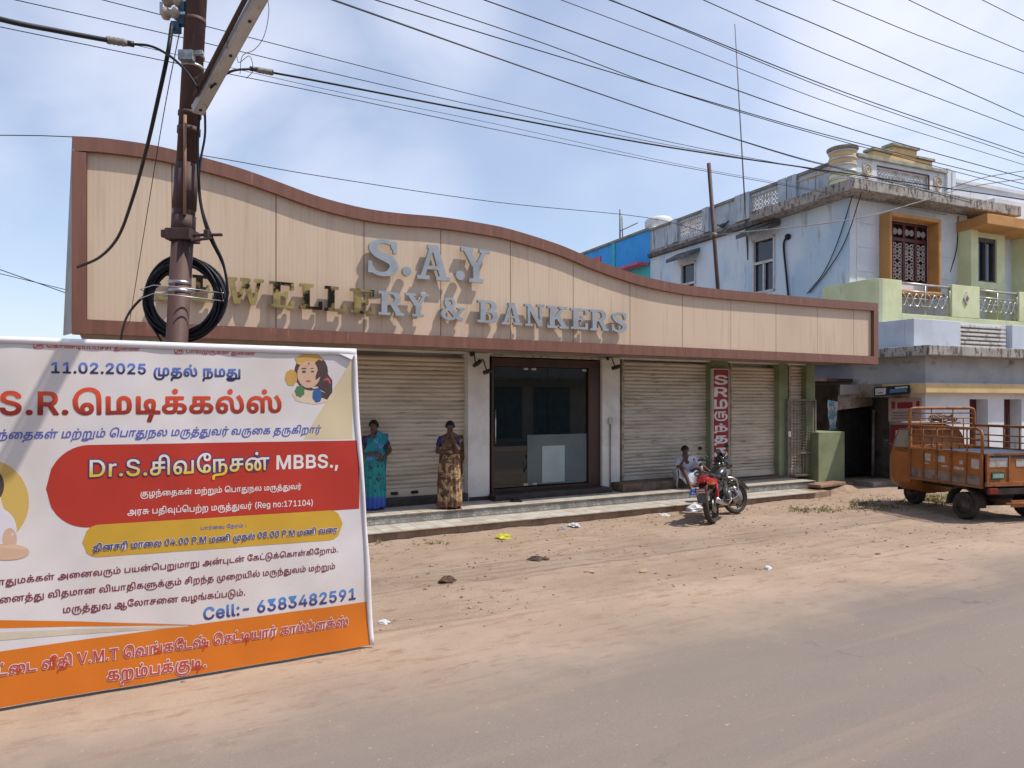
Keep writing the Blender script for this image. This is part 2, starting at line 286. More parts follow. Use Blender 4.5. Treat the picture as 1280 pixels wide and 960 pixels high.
[195,[18,-2,11,3,7,8,5,15,4,26,5,34,9,42,14,48,21,53,30,56,42,57,51,56,64,52,74,56,85,57,92,55,97,53,102,49,106,43,109,32,108,19,105,7,99,-3,90,3,95,12,97,19,97,29,96,36,91,44,86,46,81,47,72,45,79,33,82,21,81,8,79,4,75,0,70,-2,63,-3,57,-1,52,3,48,11,47,22,50,33,55,43,49,46,37,47,30,45,25,43,20,39,17,33,18,32,23,34,30,33,38,29,41,25,42,21,43,14,42,8,38,3,33,-1,26,-3],[131,-2,126,0,121,4,118,8,117,14,117,19,119,24,128,32,128,55,182,55,182,46,165,46,164,45,164,35,165,34,180,31,184,29,189,25,191,19,191,12,190,7,187,3,183,0,177,-2,169,-2,162,-1,161,1,164,8,176,8,179,11,180,14,179,18,177,21,173,23,165,24,162,10,156,2,152,-1,145,-2],[20,8,23,7,28,8,31,11,31,18,30,21,28,23,21,23,15,19,17,12],[61,8,65,7,68,8,71,15,69,28,64,37,60,31,59,22,59,14],[135,8,142,8,148,10,152,15,152,24,138,23,131,21,129,18,129,14,130,11],[139,35,140,34,152,34,152,45,140,46,139,45]],
[232,[30,-2,23,1,16,6,11,12,7,19,5,28,4,38,4,46,7,56,11,64,15,70,22,76,29,80,36,83,44,84,54,84,61,82,68,78,73,74,77,68,79,61,81,46,81,0,79,-2,71,-2,70,0,69,46,68,56,66,63,63,68,58,71,53,73,46,74,39,73,32,70,26,66,21,60,18,53,16,46,16,36,17,28,19,20,23,14,25,25,30,32,39,36,49,35,54,32,59,26,60,21,60,12,57,5,51,0,42,-3],[106,-2,100,0,96,4,93,8,92,14,92,19,94,24,102,32,102,54,103,56,156,55,156,46,140,46,139,45,139,35,140,34,154,32,162,26,165,21,166,15,165,8,162,3,158,0,152,-2,144,-2,137,-1,136,1,138,8,151,8,153,11,154,14,154,19,151,22,140,24,139,22,137,10,131,2,127,-1,120,-2],[179,-2,176,0,176,54,177,56,231,56,232,54,231,46,217,46,215,45,215,0,212,-2,205,-2,204,0,204,45,203,46,190,46,188,45,188,0,186,-2],[37,8,43,8,48,11,50,15,49,19,46,25,40,25,36,22,34,15],[109,8,117,8,123,10,126,15,127,24,113,23,106,21,104,18,103,14,105,11],[113,35,114,34,126,34,127,35,127,45,126,46,114,46,113,45]],
[214,[34,-2,26,1,20,4,15,10,10,17,6,25,4,33,4,43,5,53,11,67,16,73,23,78,30,82,39,84,54,83,64,79,69,71,69,60,67,56,64,52,58,49,53,48,46,48,40,51,37,54,34,60,34,66,35,71,34,72,29,69,23,64,19,58,16,50,16,38,18,26,23,17,32,10,33,11,32,21,34,26,37,31,43,34,51,35,58,34,64,30,67,24,68,17,67,11,65,6,61,2,55,-1,50,-2],[88,-2,82,1,78,4,75,8,74,14,74,19,76,24,79,28,84,31,85,32,85,55,86,56,138,56,139,54,138,46,121,45,121,35,121,34,137,32,144,26,147,21,148,15,148,10,145,4,140,0,134,-2,125,-2,118,0,121,8,132,8,135,10,137,14,136,18,134,21,130,23,121,24,119,10,117,5,113,2,109,-1,102,-2],[160,-2,158,0,159,55,212,56,214,55,213,46,198,46,197,45,197,-1,187,-2,186,0,186,45,172,46,170,45,170,0,169,-2],[45,8,47,7,51,8,56,12,57,17,56,21,53,25,47,25,44,22,43,15],[91,8,100,8,106,10,109,15,109,24,95,23,88,21,86,17,86,12,88,10],[96,35,96,33,109,34,109,45,96,45],[48,59,53,58,55,59,58,61,58,66,58,68,55,72,48,74,46,71,45,66,46,61]],
[81,[17,-2,11,1,7,4,5,8,3,14,4,19,5,24,9,27,14,31,14,32,14,55,16,56,67,56,69,54,68,46,51,45,50,35,52,34,66,32,74,26,77,21,78,15,77,10,74,4,69,0,63,-2,53,-2,48,0,50,8,62,8,65,10,66,14,66,18,63,21,58,23,51,24,48,10,46,5,42,1,38,-1,31,-2],[21,8,30,8,35,10,38,15,38,24,24,23,17,20,15,17,15,12,17,10],[25,33,38,34,38,46,25,45],[39,65,37,67,35,70,34,75,38,80,41,81,45,81,50,77,50,70,46,66]],
[102,[8,-2,7,1,7,54,8,56,60,56,61,54,60,46,45,46,44,44,44,36,45,35,52,37,59,37,67,33,70,29,72,23,72,16,70,9,71,9,84,9,84,54,85,56,94,56,95,55,95,-1,94,-2,33,-2,32,1,32,7,33,9,57,9,60,15,60,22,59,25,56,26,49,26,44,23,43,13,33,13,32,15,32,45,21,46,19,44,19,0,17,-2],[49,65,46,67,44,70,44,77,49,81,54,81,59,77,59,70,54,65]],
[71,[17,-2,11,1,7,4,5,8,3,14,4,19,5,24,9,27,14,31,14,32,14,55,16,56,67,56,69,54,68,46,51,45,50,35,52,34,67,34,69,32,69,25,67,24,51,24,50,14,48,8,45,4,39,0,30,-3],[21,8,30,8,35,10,38,15,38,24,24,23,17,20,15,17,15,12,17,10],[25,33,38,34,38,46,25,45]],
[97,[17,-2,11,1,7,4,5,8,3,14,4,19,5,24,9,27,14,31,14,32,14,55,16,56,39,56,40,57,40,67,42,73,46,79,53,83,60,84,67,84,73,83,79,79,86,71,89,60,89,0,87,-2,80,-2,78,0,78,49,77,61,75,67,72,71,67,73,62,74,56,72,53,68,51,63,52,57,53,56,67,56,69,54,69,47,67,46,51,45,50,35,52,34,67,34,69,32,69,25,67,24,51,24,50,14,48,8,45,4,39,0,30,-3],[21,8,30,8,35,10,38,15,38,24,24,23,17,20,15,17,15,12,17,10],[25,33,38,34,38,46,25,45]],
[85,[17,-2,11,1,7,4,5,8,3,14,4,19,5,24,9,27,14,31,14,32,14,55,16,56,67,56,69,54,68,46,51,45,50,35,52,34,83,33,84,25,83,24,72,24,72,22,72,0,70,-2,63,-2,60,0,60,22,60,24,51,24,48,10,46,5,42,1,38,-1,31,-2],[21,8,30,8,35,10,38,15,38,24,24,23,17,20,15,17,15,12,17,10],[25,33,38,34,38,46,25,45]],
[159,[30,-2,23,1,16,6,11,12,7,19,5,28,4,38,4,46,7,56,11,64,15,70,22,76,29,80,36,83,44,84,54,84,61,82,68,78,73,74,77,68,79,61,81,46,81,0,79,-2,71,-2,70,0,69,46,68,56,66,63,63,68,58,71,53,73,46,74,39,73,32,70,26,66,21,60,18,53,16,46,16,36,17,28,19,20,23,14,25,25,30,32,39,36,49,35,54,32,59,26,60,21,60,12,57,5,51,0,42,-3],[106,-2,100,0,96,4,93,8,92,14,92,19,94,24,102,32,102,54,103,56,156,55,156,46,140,46,139,43,139,35,140,34,156,33,156,24,139,24,136,8,133,3,128,0,119,-3],[37,8,43,8,48,11,50,15,49,19,46,25,40,25,36,22,34,15],[109,8,117,8,123,10,126,15,127,24,113,23,106,21,104,18,103,14,105,11],[113,35,114,34,126,34,127,35,127,45,126,46,114,46,113,45]],
[71,[17,-2,11,1,7,4,5,8,3,14,4,19,5,24,9,27,14,31,14,32,14,55,16,56,67,56,69,54,68,46,51,45,50,35,52,34,67,34,69,32,69,25,67,24,51,24,50,14,48,8,45,4,39,0,30,-3],[21,8,30,8,35,10,38,15,38,24,24,23,17,20,15,17,15,12,17,10],[25,33,38,34,38,46,25,45],[39,65,37,67,35,70,34,75,38,80,41,81,45,81,50,77,50,70,46,66]],
[68,[8,-2,7,1,7,54,8,56,17,56,19,54,19,9,19,9,66,9,67,8,68,7,68,0,66,-2]],
[78,[45,-28,40,-27,39,-25,46,-2,10,-2,7,0,7,54,8,56,17,56,19,54,19,10,19,9,36,9,30,24,30,31,31,36,33,41,38,45,43,47,49,48,54,47,59,45,63,38,64,26,61,10,63,9,77,8,78,0,77,-2,59,-2,50,-28,49,-29],[49,11,50,12,52,18,53,31,51,36,47,37,43,35,41,26,44,18]],
[99,[33,-30,25,-26,18,-21,13,-14,9,-4,6,7,5,21,6,35,9,49,12,58,18,67,23,73,31,78,39,82,49,84,60,84,68,82,75,79,82,74,87,67,90,60,92,43,93,0,91,-2,82,-2,81,0,80,47,78,59,74,66,68,71,60,73,49,73,39,70,32,65,26,59,22,50,18,39,17,26,17,12,19,0,23,-9,27,-14,32,-18,39,-20,46,-20,51,-18,56,-15,59,-10,61,-4,62,5,61,15,58,20,54,22,49,22,45,19,44,-1,35,-2,33,0,33,54,35,56,43,56,45,54,45,32,46,31,51,33,58,32,64,30,68,26,73,17,74,3,71,-13,67,-20,63,-24,57,-28,50,-30,42,-31]],
[138,[34,-2,26,1,20,4,15,10,10,17,6,25,4,33,4,43,5,53,11,67,16,73,23,78,30,82,39,84,54,83,64,79,69,71,69,60,67,56,64,52,58,49,53,48,46,48,40,51,37,54,34,60,34,66,35,71,34,72,29,69,23,64,19,58,16,50,16,38,18,26,23,17,32,10,33,11,32,21,34,26,37,31,43,34,51,35,58,34,64,30,67,24,68,17,67,11,65,6,61,2,55,-1,50,-2],[79,-2,78,-1,78,1,78,54,79,56,88,56,89,54,89,10,90,9,137,9,138,7,138,0,137,-2],[45,8,47,7,51,8,56,12,57,17,56,21,53,25,47,25,44,22,43,15],[48,59,53,58,55,59,58,61,58,66,58,68,55,72,48,74,46,71,45,66,46,61]],
[182,[18,-2,11,3,7,8,5,15,4,26,5,34,9,42,14,48,21,53,30,56,42,57,51,56,64,52,74,56,85,57,92,55,97,53,102,49,106,43,109,32,108,19,105,7,99,-3,90,3,95,12,97,19,97,29,96,36,91,44,86,46,81,47,72,45,79,33,82,21,81,8,79,4,75,0,70,-2,63,-3,57,-1,52,3,48,11,47,22,50,33,55,43,49,46,37,47,30,45,25,43,20,39,17,33,18,32,23,34,30,33,38,29,41,25,42,21,43,14,42,8,38,3,33,-1,26,-3],[123,-2,121,-1,121,1,121,54,123,56,131,56,132,54,133,9,180,9,182,7,182,0,180,-2],[20,8,23,7,28,8,31,11,31,18,30,21,28,23,21,23,15,19,17,12],[61,8,65,7,68,8,71,15,69,28,64,37,60,31,59,22,59,14]],
[68,[8,-2,7,1,7,54,8,56,17,56,19,54,19,9,19,9,66,9,67,8,68,7,68,0,66,-2],[32,65,27,68,26,71,26,75,29,80,32,81,36,81,39,79,41,77,42,71,40,68,38,66]],
[187,[18,-2,11,3,7,8,5,15,4,26,5,34,9,42,15,49,22,53,32,56,43,57,54,55,64,51,75,56,86,57,96,56,106,51,116,55,130,56,131,57,131,68,134,75,141,81,151,84,159,84,166,81,172,77,177,70,179,61,180,52,180,0,179,-2,170,-2,169,0,169,49,168,60,166,66,163,70,159,73,154,74,148,73,144,69,142,64,143,57,144,56,161,56,161,54,161,47,161,46,147,46,145,45,145,0,144,-1,135,-2,133,0,133,45,131,46,120,45,114,43,120,33,123,22,122,11,119,3,114,-1,107,-3,100,-2,95,1,89,8,88,19,90,32,96,43,96,45,93,46,85,47,73,45,73,43,78,36,81,29,82,22,82,14,81,8,78,3,72,-1,67,-3,60,-2,54,1,50,5,48,11,47,18,48,28,51,36,55,43,49,46,37,47,30,45,23,42,17,33,18,32,23,34,30,33,37,30,42,22,43,12,40,5,35,0,26,-3],[20,8,23,7,28,8,31,11,31,18,30,21,28,23,21,23,15,19,17,12],[61,8,65,7,68,8,71,15,69,28,64,37,60,31,59,22,59,14],[102,8,106,7,109,8,111,15,110,28,107,35,105,37,101,31,99,22,100,14]],
[275,[18,-2,11,3,7,8,5,15,4,26,5,34,9,42,14,48,21,53,30,56,42,57,51,56,64,52,74,56,85,57,92,55,97,53,102,49,106,43,109,32,108,19,105,7,99,-3,90,3,95,12,97,19,97,29,96,36,91,44,86,46,81,47,72,45,79,33,82,21,81,8,79,4,75,0,70,-2,63,-3,57,-1,52,3,48,11,47,22,50,33,55,43,49,46,37,47,30,45,25,43,20,39,17,33,18,32,23,34,30,33,38,29,41,25,42,21,43,14,42,8,38,3,33,-1,26,-3],[131,-2,125,3,120,10,118,18,118,29,120,38,124,45,130,50,138,54,148,57,159,57,169,55,177,51,187,55,197,57,210,56,219,51,228,54,238,56,273,56,275,54,275,47,274,46,260,46,258,45,258,0,257,-2,249,-2,247,0,247,45,246,46,233,45,228,43,233,36,235,29,237,21,236,12,234,5,231,1,225,-2,219,-3,214,-2,210,0,204,7,202,15,202,26,205,35,210,43,210,45,207,46,198,47,189,45,187,45,187,43,194,32,196,21,195,8,192,4,189,0,182,-3,175,-2,169,0,165,4,161,12,161,24,164,35,169,43,163,46,152,47,145,46,139,43,134,39,131,33,131,32,138,34,144,33,148,32,152,29,155,24,156,19,156,12,155,7,151,1,145,-2,138,-3],[20,8,23,7,28,8,31,11,31,18,30,21,28,23,21,23,15,19,17,12],[61,8,65,7,68,8,71,15,69,28,64,37,60,31,59,22,59,14],[134,8,141,7,145,11,145,18,144,21,141,23,134,23,129,19,130,12],[175,8,179,7,182,8,184,11,185,17,183,28,177,37,174,31,172,22,173,14],[216,8,219,7,222,8,224,11,225,15,224,26,219,37,218,37,216,33,213,24,213,14]],
[162,[18,-2,11,3,7,8,4,17,4,28,6,36,10,43,16,50,23,54,33,57,44,57,54,55,64,51,74,56,84,57,95,56,106,51,114,54,124,56,159,56,161,54,161,46,147,46,145,45,145,0,144,-1,135,-2,133,0,133,45,131,46,120,45,114,43,120,33,123,22,122,11,119,3,114,-1,107,-3,100,-2,95,1,89,8,88,19,90,32,96,43,96,45,93,46,85,47,73,45,73,43,78,36,81,29,82,22,82,14,81,8,78,3,72,-1,67,-3,60,-2,54,1,50,5,48,11,47,18,48,28,51,36,55,43,49,46,37,47,30,45,23,42,17,33,18,32,23,34,30,33,37,30,42,22,43,12,40,5,35,0,26,-3],[20,8,23,7,28,8,31,11,31,18,30,21,28,23,21,23,15,19,17,12],[61,8,65,7,68,8,71,15,69,28,64,37,60,31,59,22,59,14],[102,8,106,7,109,8,111,15,110,28,107,35,105,37,101,31,99,22,100,14],[78,65,75,67,73,70,73,75,77,80,79,81,84,81,88,77,88,70,84,66]],
[81,[4,-33,3,-26,3,-19,6,-14,10,-10,18,-7,43,-6,55,-5,60,-2,63,0,66,7,66,14,63,19,59,22,52,23,50,23,50,14,47,7,44,3,39,0,32,-2,22,-3,14,-1,8,3,4,9,3,17,7,26,14,31,14,55,17,56,67,56,69,54,68,47,67,46,50,45,50,34,66,30,71,27,74,23,77,17,78,9,77,2,74,-4,67,-11,57,-15,48,-17,19,-18,17,-19,15,-22,15,-32,13,-33],[19,9,28,8,35,10,38,14,39,23,38,24,28,24,18,21,15,19,15,14,16,12],[25,34,38,34,38,45,25,45]],
[107,[4,-33,3,-26,3,-19,6,-14,10,-10,18,-7,43,-6,55,-5,60,-2,63,0,66,7,66,14,63,19,59,22,52,23,50,23,50,14,47,7,44,3,39,0,32,-2,22,-3,14,-1,8,3,4,9,3,17,7,26,14,31,14,55,15,56,50,56,50,66,52,73,57,79,64,83,77,84,83,83,88,80,95,72,99,59,99,-1,90,-2,88,0,88,51,86,65,83,69,80,72,74,74,69,73,63,69,61,62,62,56,68,55,68,47,67,46,50,45,50,34,66,30,71,27,74,23,77,17,78,9,77,2,74,-4,67,-11,57,-15,48,-17,19,-18,17,-19,15,-22,15,-32,13,-33],[19,9,28,8,35,10,38,14,39,23,38,24,28,24,18,21,15,19,15,14,16,12],[25,34,38,34,38,45,25,45]],
[107,[19,-32,10,-29,4,-23,2,-15,5,-9,9,-7,13,-7,62,-7,64,-6,65,-2,66,7,64,14,61,19,57,22,51,23,48,9,44,3,40,0,31,-2,22,-3,15,-1,8,3,4,9,3,17,7,26,14,31,15,55,68,56,68,47,66,46,51,46,50,35,51,34,58,33,65,30,73,22,77,12,78,3,76,-5,76,-6,78,-7,87,-7,88,-5,88,55,90,56,99,56,100,55,99,-16,71,-17,62,-25,50,-31,34,-33],[21,-22,40,-22,54,-18,51,-17,15,-17,14,-18,15,-20],[19,9,29,8,35,10,38,16,38,23,24,23,17,21,15,17,15,13],[25,34,38,34,39,45,26,46]],
[195,[119,-33,117,-29,117,-19,120,-14,124,-10,133,-7,158,-6,169,-5,176,0,180,7,179,14,177,19,172,22,165,23,162,9,158,3,154,0,145,-2,135,-3,128,-1,122,3,118,9,117,17,120,26,128,31,128,55,130,56,182,55,182,46,164,45,164,35,165,34,173,32,180,30,185,27,189,22,191,16,191,7,190,0,187,-5,180,-11,170,-15,133,-18,129,-22,128,-32],[22,-3,15,0,9,5,6,12,4,21,5,31,7,40,12,47,19,52,28,55,36,57,50,56,63,52,74,56,85,57,92,55,98,53,105,44,109,33,109,20,105,7,99,-3,91,2,90,3,95,13,97,21,97,31,94,40,90,44,85,46,78,47,72,45,78,37,81,30,82,21,82,13,80,6,77,1,71,-2,65,-3,60,-2,54,1,50,5,48,12,47,20,48,28,51,35,55,44,49,46,39,47,32,46,26,44,21,39,17,33,28,34,36,31,41,24,43,14,41,6,36,1,30,-2],[23,7,29,8,32,13,31,20,26,23,21,23,15,20,17,12,19,9],[63,7,67,7,69,9,71,17,69,28,64,37,60,30,59,20,59,12,61,9],[133,9,141,8,148,9,152,14,152,23,140,23,131,21,129,19,129,14,130,11],[139,34,152,34,152,45,139,45]],
[81,[4,-33,3,-26,3,-19,6,-14,10,-10,18,-7,43,-6,55,-5,60,-2,63,0,66,7,66,14,63,19,59,22,52,23,50,23,50,14,47,7,44,3,39,0,32,-2,22,-3,14,-1,8,3,4,9,3,17,7,26,14,31,14,55,17,56,67,56,69,54,68,47,67,46,50,45,50,34,66,30,71,27,74,23,77,17,78,9,77,2,74,-4,67,-11,57,-15,48,-17,19,-18,17,-19,15,-22,15,-32,13,-33],[19,9,28,8,35,10,38,14,39,23,38,24,28,24,18,21,15,19,15,14,16,12],[25,34,38,34,38,45,25,45],[39,66,35,70,35,76,39,80,46,80,50,76,51,72,50,69,45,65]],
[77,[4,-33,3,-26,3,-19,6,-14,10,-10,18,-7,42,-6,53,-4,60,2,63,12,62,20,59,25,53,27,48,26,44,23,44,-1,33,-1,33,45,20,46,19,44,19,0,17,-2,8,-1,7,55,8,56,60,56,61,54,61,47,59,46,45,46,44,35,52,37,59,37,65,34,70,29,73,21,74,13,73,3,70,-4,63,-11,55,-15,43,-17,22,-17,18,-18,15,-22,15,-32,13,-33]],
[148,[75,-33,74,-26,74,-19,76,-15,79,-11,88,-7,113,-6,124,-4,131,2,133,12,132,19,130,24,124,27,118,26,115,23,114,-1,104,-1,103,45,90,46,89,44,89,0,88,-2,78,-1,78,55,79,56,131,56,132,47,130,46,116,46,115,44,115,37,116,35,123,37,131,36,137,33,141,28,144,21,145,13,144,3,141,-4,134,-11,125,-15,117,-16,95,-17,89,-18,86,-22,85,-32],[40,-3,32,-1,25,2,18,7,12,13,8,20,5,28,4,38,4,48,6,56,10,65,14,70,20,76,27,80,34,83,43,84,51,84,62,80,68,73,69,68,69,62,65,53,60,49,54,48,47,48,41,50,37,54,35,59,34,72,27,68,22,62,18,56,16,48,16,35,19,24,24,16,32,10,33,12,32,20,33,26,36,30,41,34,50,36,57,34,62,31,67,26,68,20,68,14,67,9,64,4,60,1,54,-1],[46,7,53,9,56,13,57,20,55,23,53,25,47,25,44,21,43,14],[47,59,50,58,54,58,58,62,58,69,54,73,48,74,47,72,45,65,45,62]],
[77,[4,-33,3,-26,3,-19,6,-14,10,-10,18,-7,42,-6,53,-4,60,2,63,12,62,20,59,25,53,27,48,26,44,23,44,-1,33,-1,33,45,20,46,19,44,19,0,17,-2,8,-1,7,55,8,56,60,56,61,54,61,47,59,46,45,46,44,35,52,37,59,37,65,34,70,29,73,21,74,13,73,3,70,-4,63,-11,55,-15,43,-17,22,-17,18,-18,15,-22,15,-32,13,-33],[35,66,31,70,31,76,35,80,42,81,46,76,46,69,43,66,41,65]],
[121,[18,-2,11,3,7,8,5,15,4,26,5,34,9,42,14,48,21,53,30,56,40,57,53,56,64,51,74,54,84,56,119,56,121,54,121,47,120,46,106,46,104,45,104,0,103,-1,95,-2,93,0,92,45,81,45,73,43,78,36,81,29,82,21,82,12,80,5,76,1,71,-2,64,-3,58,-2,53,1,50,5,48,12,47,21,48,29,51,36,56,43,49,46,39,47,32,46,25,43,20,39,17,33,18,32,23,34,30,33,35,32,39,28,42,24,43,18,43,12,41,7,37,2,32,-2,25,-3],[20,8,23,7,28,8,31,11,31,18,30,21,28,23,21,23,15,19,17,12],[61,8,65,7,68,8,71,15,69,28,64,37,61,31,59,22,59,14]],
[235,[18,-2,11,3,7,8,5,15,4,26,5,34,9,42,14,48,21,53,30,56,42,57,51,56,64,52,74,56,85,57,92,55,97,53,102,49,106,43,109,32,108,19,105,7,99,-3,90,3,95,12,97,19,97,29,96,36,91,44,86,46,81,47,72,45,79,33,82,21,81,8,79,4,75,0,70,-2,63,-3,57,-1,52,3,48,11,47,22,50,33,55,43,49,46,37,47,30,45,25,43,20,39,17,33,18,32,23,34,30,33,38,29,41,25,42,21,43,14,42,8,38,3,33,-1,26,-3],[131,-2,125,3,121,8,118,15,118,26,119,33,122,42,127,47,134,53,144,56,154,57,166,56,177,51,187,54,197,56,232,56,235,54,235,47,233,46,219,46,218,45,218,0,217,-2,208,-2,206,0,206,45,205,46,194,45,187,43,192,36,195,29,196,21,196,12,193,5,190,1,184,-2,179,-3,173,-2,168,1,164,5,162,11,161,19,162,28,165,36,169,43,163,46,154,47,147,46,140,44,134,39,131,33,131,32,138,34,144,33,148,32,152,29,155,24,156,19,156,12,155,7,151,1,145,-2,138,-3],[20,8,23,7,28,8,31,11,31,18,30,21,28,23,21,23,15,19,17,12],[61,8,65,7,68,8,71,15,69,28,64,37,60,31,59,22,59,14],[134,8,141,7,145,11,145,18,144,21,141,23,134,23,129,19,130,12],[175,8,179,7,182,8,184,11,185,17,183,29,177,37,174,29,172,21,173,12]],
[121,[18,-2,11,3,7,8,5,15,4,26,5,34,9,42,14,48,21,53,30,56,40,57,53,56,64,51,74,54,84,56,119,56,121,54,121,47,120,46,106,46,104,45,104,0,103,-1,95,-2,93,0,92,45,81,45,73,43,78,36,81,29,82,21,82,12,80,5,76,1,71,-2,64,-3,58,-2,53,1,50,5,48,12,47,21,48,29,51,36,56,43,49,46,39,47,32,46,25,43,20,39,17,33,18,32,23,34,30,33,35,32,39,28,42,24,43,18,43,12,41,7,37,2,32,-2,25,-3],[20,8,23,7,28,8,31,11,31,18,30,21,28,23,21,23,15,19,17,12],[61,8,65,7,68,8,71,15,69,28,64,37,61,31,59,22,59,14],[57,66,53,70,53,77,56,80,58,81,64,80,68,76,68,70,64,66]],
[76,[8,-2,7,1,7,54,8,56,17,56,19,54,19,9,19,9,57,9,58,54,59,56,69,56,69,1,68,-1]],
[139,[8,-2,7,1,7,54,8,56,17,56,19,54,19,9,19,9,57,9,58,54,59,56,69,56,69,1,68,-1],[84,-1,84,55,138,55,138,46,123,46,122,44,122,-1,112,-2,111,0,111,44,109,46,95,45,95,0,94,-2]],
[76,[59,-29,58,-28,57,-2,10,-2,7,0,7,54,8,56,17,56,19,54,19,10,21,9,57,9,58,54,60,56,67,56,69,54,69,-28,67,-29]],
[165,[30,-2,23,1,16,6,11,12,7,19,5,28,4,38,4,46,7,56,11,64,15,70,22,76,29,80,36,83,44,84,54,84,61,82,68,78,73,74,77,68,79,61,81,46,81,0,79,-2,71,-2,70,0,69,46,68,56,66,63,63,68,58,71,53,73,46,74,39,73,32,70,26,66,21,60,18,53,16,46,16,36,17,28,19,20,23,14,25,25,30,32,39,36,49,35,54,32,59,26,60,21,60,12,57,5,51,0,42,-3],[98,-2,95,0,95,54,96,56,105,56,107,54,107,9,144,9,146,10,146,54,148,56,156,56,158,53,158,0,156,-2],[37,8,43,8,48,11,50,15,49,19,46,25,40,25,36,22,34,15]],
[227,[30,-2,23,1,16,6,11,12,7,19,5,28,4,38,4,46,7,56,11,64,15,70,22,76,29,80,36,83,44,84,54,84,61,82,68,78,73,74,77,68,79,61,81,46,81,0,79,-2,71,-2,70,0,69,46,68,56,66,63,63,68,58,71,53,73,46,74,39,73,32,70,26,66,21,60,18,53,16,46,16,36,17,28,19,20,23,14,25,25,30,32,39,36,49,35,54,32,59,26,60,21,60,12,57,5,51,0,42,-3],[98,-2,95,0,95,54,96,56,105,56,107,54,107,9,144,9,146,10,146,54,148,56,156,56,158,53,158,0,156,-2],[173,-2,172,0,172,55,173,56,226,56,227,53,226,46,212,46,211,45,211,0,210,-1,201,-2,199,0,199,45,197,46,184,46,183,45,183,0,182,-2],[37,8,43,8,48,11,50,15,49,19,46,25,40,25,36,22,34,15]],
[76,[8,-2,7,1,7,54,8,56,17,56,19,54,19,9,19,9,57,9,58,54,59,56,69,56,69,1,68,-1],[36,65,31,68,30,71,30,75,33,80,36,81,40,81,43,79,46,77,46,71,45,68,42,66]],
[84,[8,-2,7,1,7,54,8,56,17,56,19,54,19,9,19,9,38,9,38,42,40,49,45,54,52,57,60,57,67,55,73,50,78,39,80,23,77,11,71,3,66,0,57,-1],[49,9,54,9,61,10,65,14,67,18,68,28,66,37,63,44,59,47,53,46,50,42]],
[147,[8,-2,7,1,7,54,8,56,17,56,19,54,19,9,19,9,38,9,38,42,40,49,45,54,52,57,60,57,67,55,73,50,78,39,80,23,77,11,71,3,66,0,57,-1],[92,-2,91,1,91,54,92,56,146,56,147,54,147,47,146,46,131,46,130,44,130,0,129,-2,120,-2,119,0,118,44,117,46,105,46,103,44,103,0,101,-2],[49,9,54,9,61,10,65,14,67,18,68,28,66,37,63,44,59,47,53,46,50,42]],
[111,[31,-28,22,-24,14,-18,9,-10,6,1,5,17,7,28,11,42,19,55,22,55,29,50,22,38,18,25,17,11,18,-2,21,-9,26,-14,31,-17,40,-19,50,-18,57,-15,61,-10,64,-3,62,-2,36,-2,34,0,34,55,44,56,45,54,46,10,47,9,64,9,64,10,65,42,67,47,71,53,76,56,83,57,90,56,97,53,103,45,106,32,106,17,101,6,97,3,92,0,76,-2,74,-10,70,-17,65,-22,59,-26,45,-29],[76,10,79,9,87,10,91,12,94,17,95,26,94,36,91,43,86,46,80,46,77,40]],
[172,[30,-2,23,1,16,6,11,12,7,19,5,28,4,38,4,46,7,56,11,64,15,70,22,76,29,80,36,83,44,84,54,84,61,82,68,78,73,74,77,68,79,61,81,46,81,0,79,-2,71,-2,70,0,69,46,68,56,66,63,63,68,58,71,53,73,46,74,39,73,32,70,26,66,21,60,18,53,16,46,16,36,17,28,19,20,23,14,25,25,30,32,39,36,49,35,54,32,59,26,60,21,60,12,57,5,51,0,42,-3],[98,-2,95,0,95,54,96,56,105,56,107,54,107,10,109,9,126,9,126,42,129,49,133,53,140,57,148,57,155,55,161,50,164,46,166,39,168,25,166,12,161,4,155,1,147,-1],[37,8,43,8,48,11,50,15,49,19,46,25,40,25,36,22,34,15],[138,10,138,9,142,9,149,10,153,12,155,17,156,26,155,36,152,43,148,46,142,46,138,42]],
[84,[8,-2,7,1,7,54,8,56,17,56,19,54,19,9,19,9,38,9,38,42,40,49,45,54,52,57,60,57,67,55,73,50,78,39,80,23,77,11,71,3,66,0,57,-1],[49,9,54,9,61,10,65,14,67,18,68,28,66,37,63,44,59,47,53,46,50,42],[39,65,35,70,35,77,39,81,43,81,46,80,50,75,50,70,45,65]],
[94,[18,-2,11,3,8,11,7,53,8,56,17,56,19,55,19,14,21,9,25,8,29,9,33,13,33,55,43,56,45,55,45,10,46,9,74,9,76,10,76,55,77,56,87,56,87,53,87,0,87,-1,35,-2,32,0,25,-3]],
[157,[18,-2,11,3,8,11,7,53,8,56,17,56,19,55,19,14,21,9,25,8,29,9,33,13,33,55,43,56,45,55,45,10,46,9,74,9,76,10,76,55,77,56,87,56,87,53,87,0,87,-1,35,-2,32,0,25,-3],[103,-2,101,0,102,55,157,55,157,46,141,46,140,45,140,-1,130,-2,129,0,129,45,115,46,113,45,113,0,112,-2]],
[120,[18,-2,11,3,8,11,7,53,8,56,17,56,19,55,19,15,20,11,22,8,28,8,31,10,33,13,33,55,35,56,43,56,45,55,45,10,46,9,74,9,76,10,76,48,75,49,67,49,66,50,63,62,64,67,65,73,68,77,73,80,84,84,96,83,102,80,106,76,111,67,113,56,113,0,112,-1,103,-2,101,0,101,49,100,60,99,66,96,70,92,73,87,74,82,73,78,71,76,67,75,63,77,56,85,56,87,55,87,0,87,-1,35,-2,32,0,25,-3]],
[63,[21,-21,15,-16,34,4,34,45,32,46,19,46,19,45,19,0,17,-2,8,-2,7,0,7,54,10,56,61,56,63,54,62,46,47,46,46,45,46,0,24,-22]],
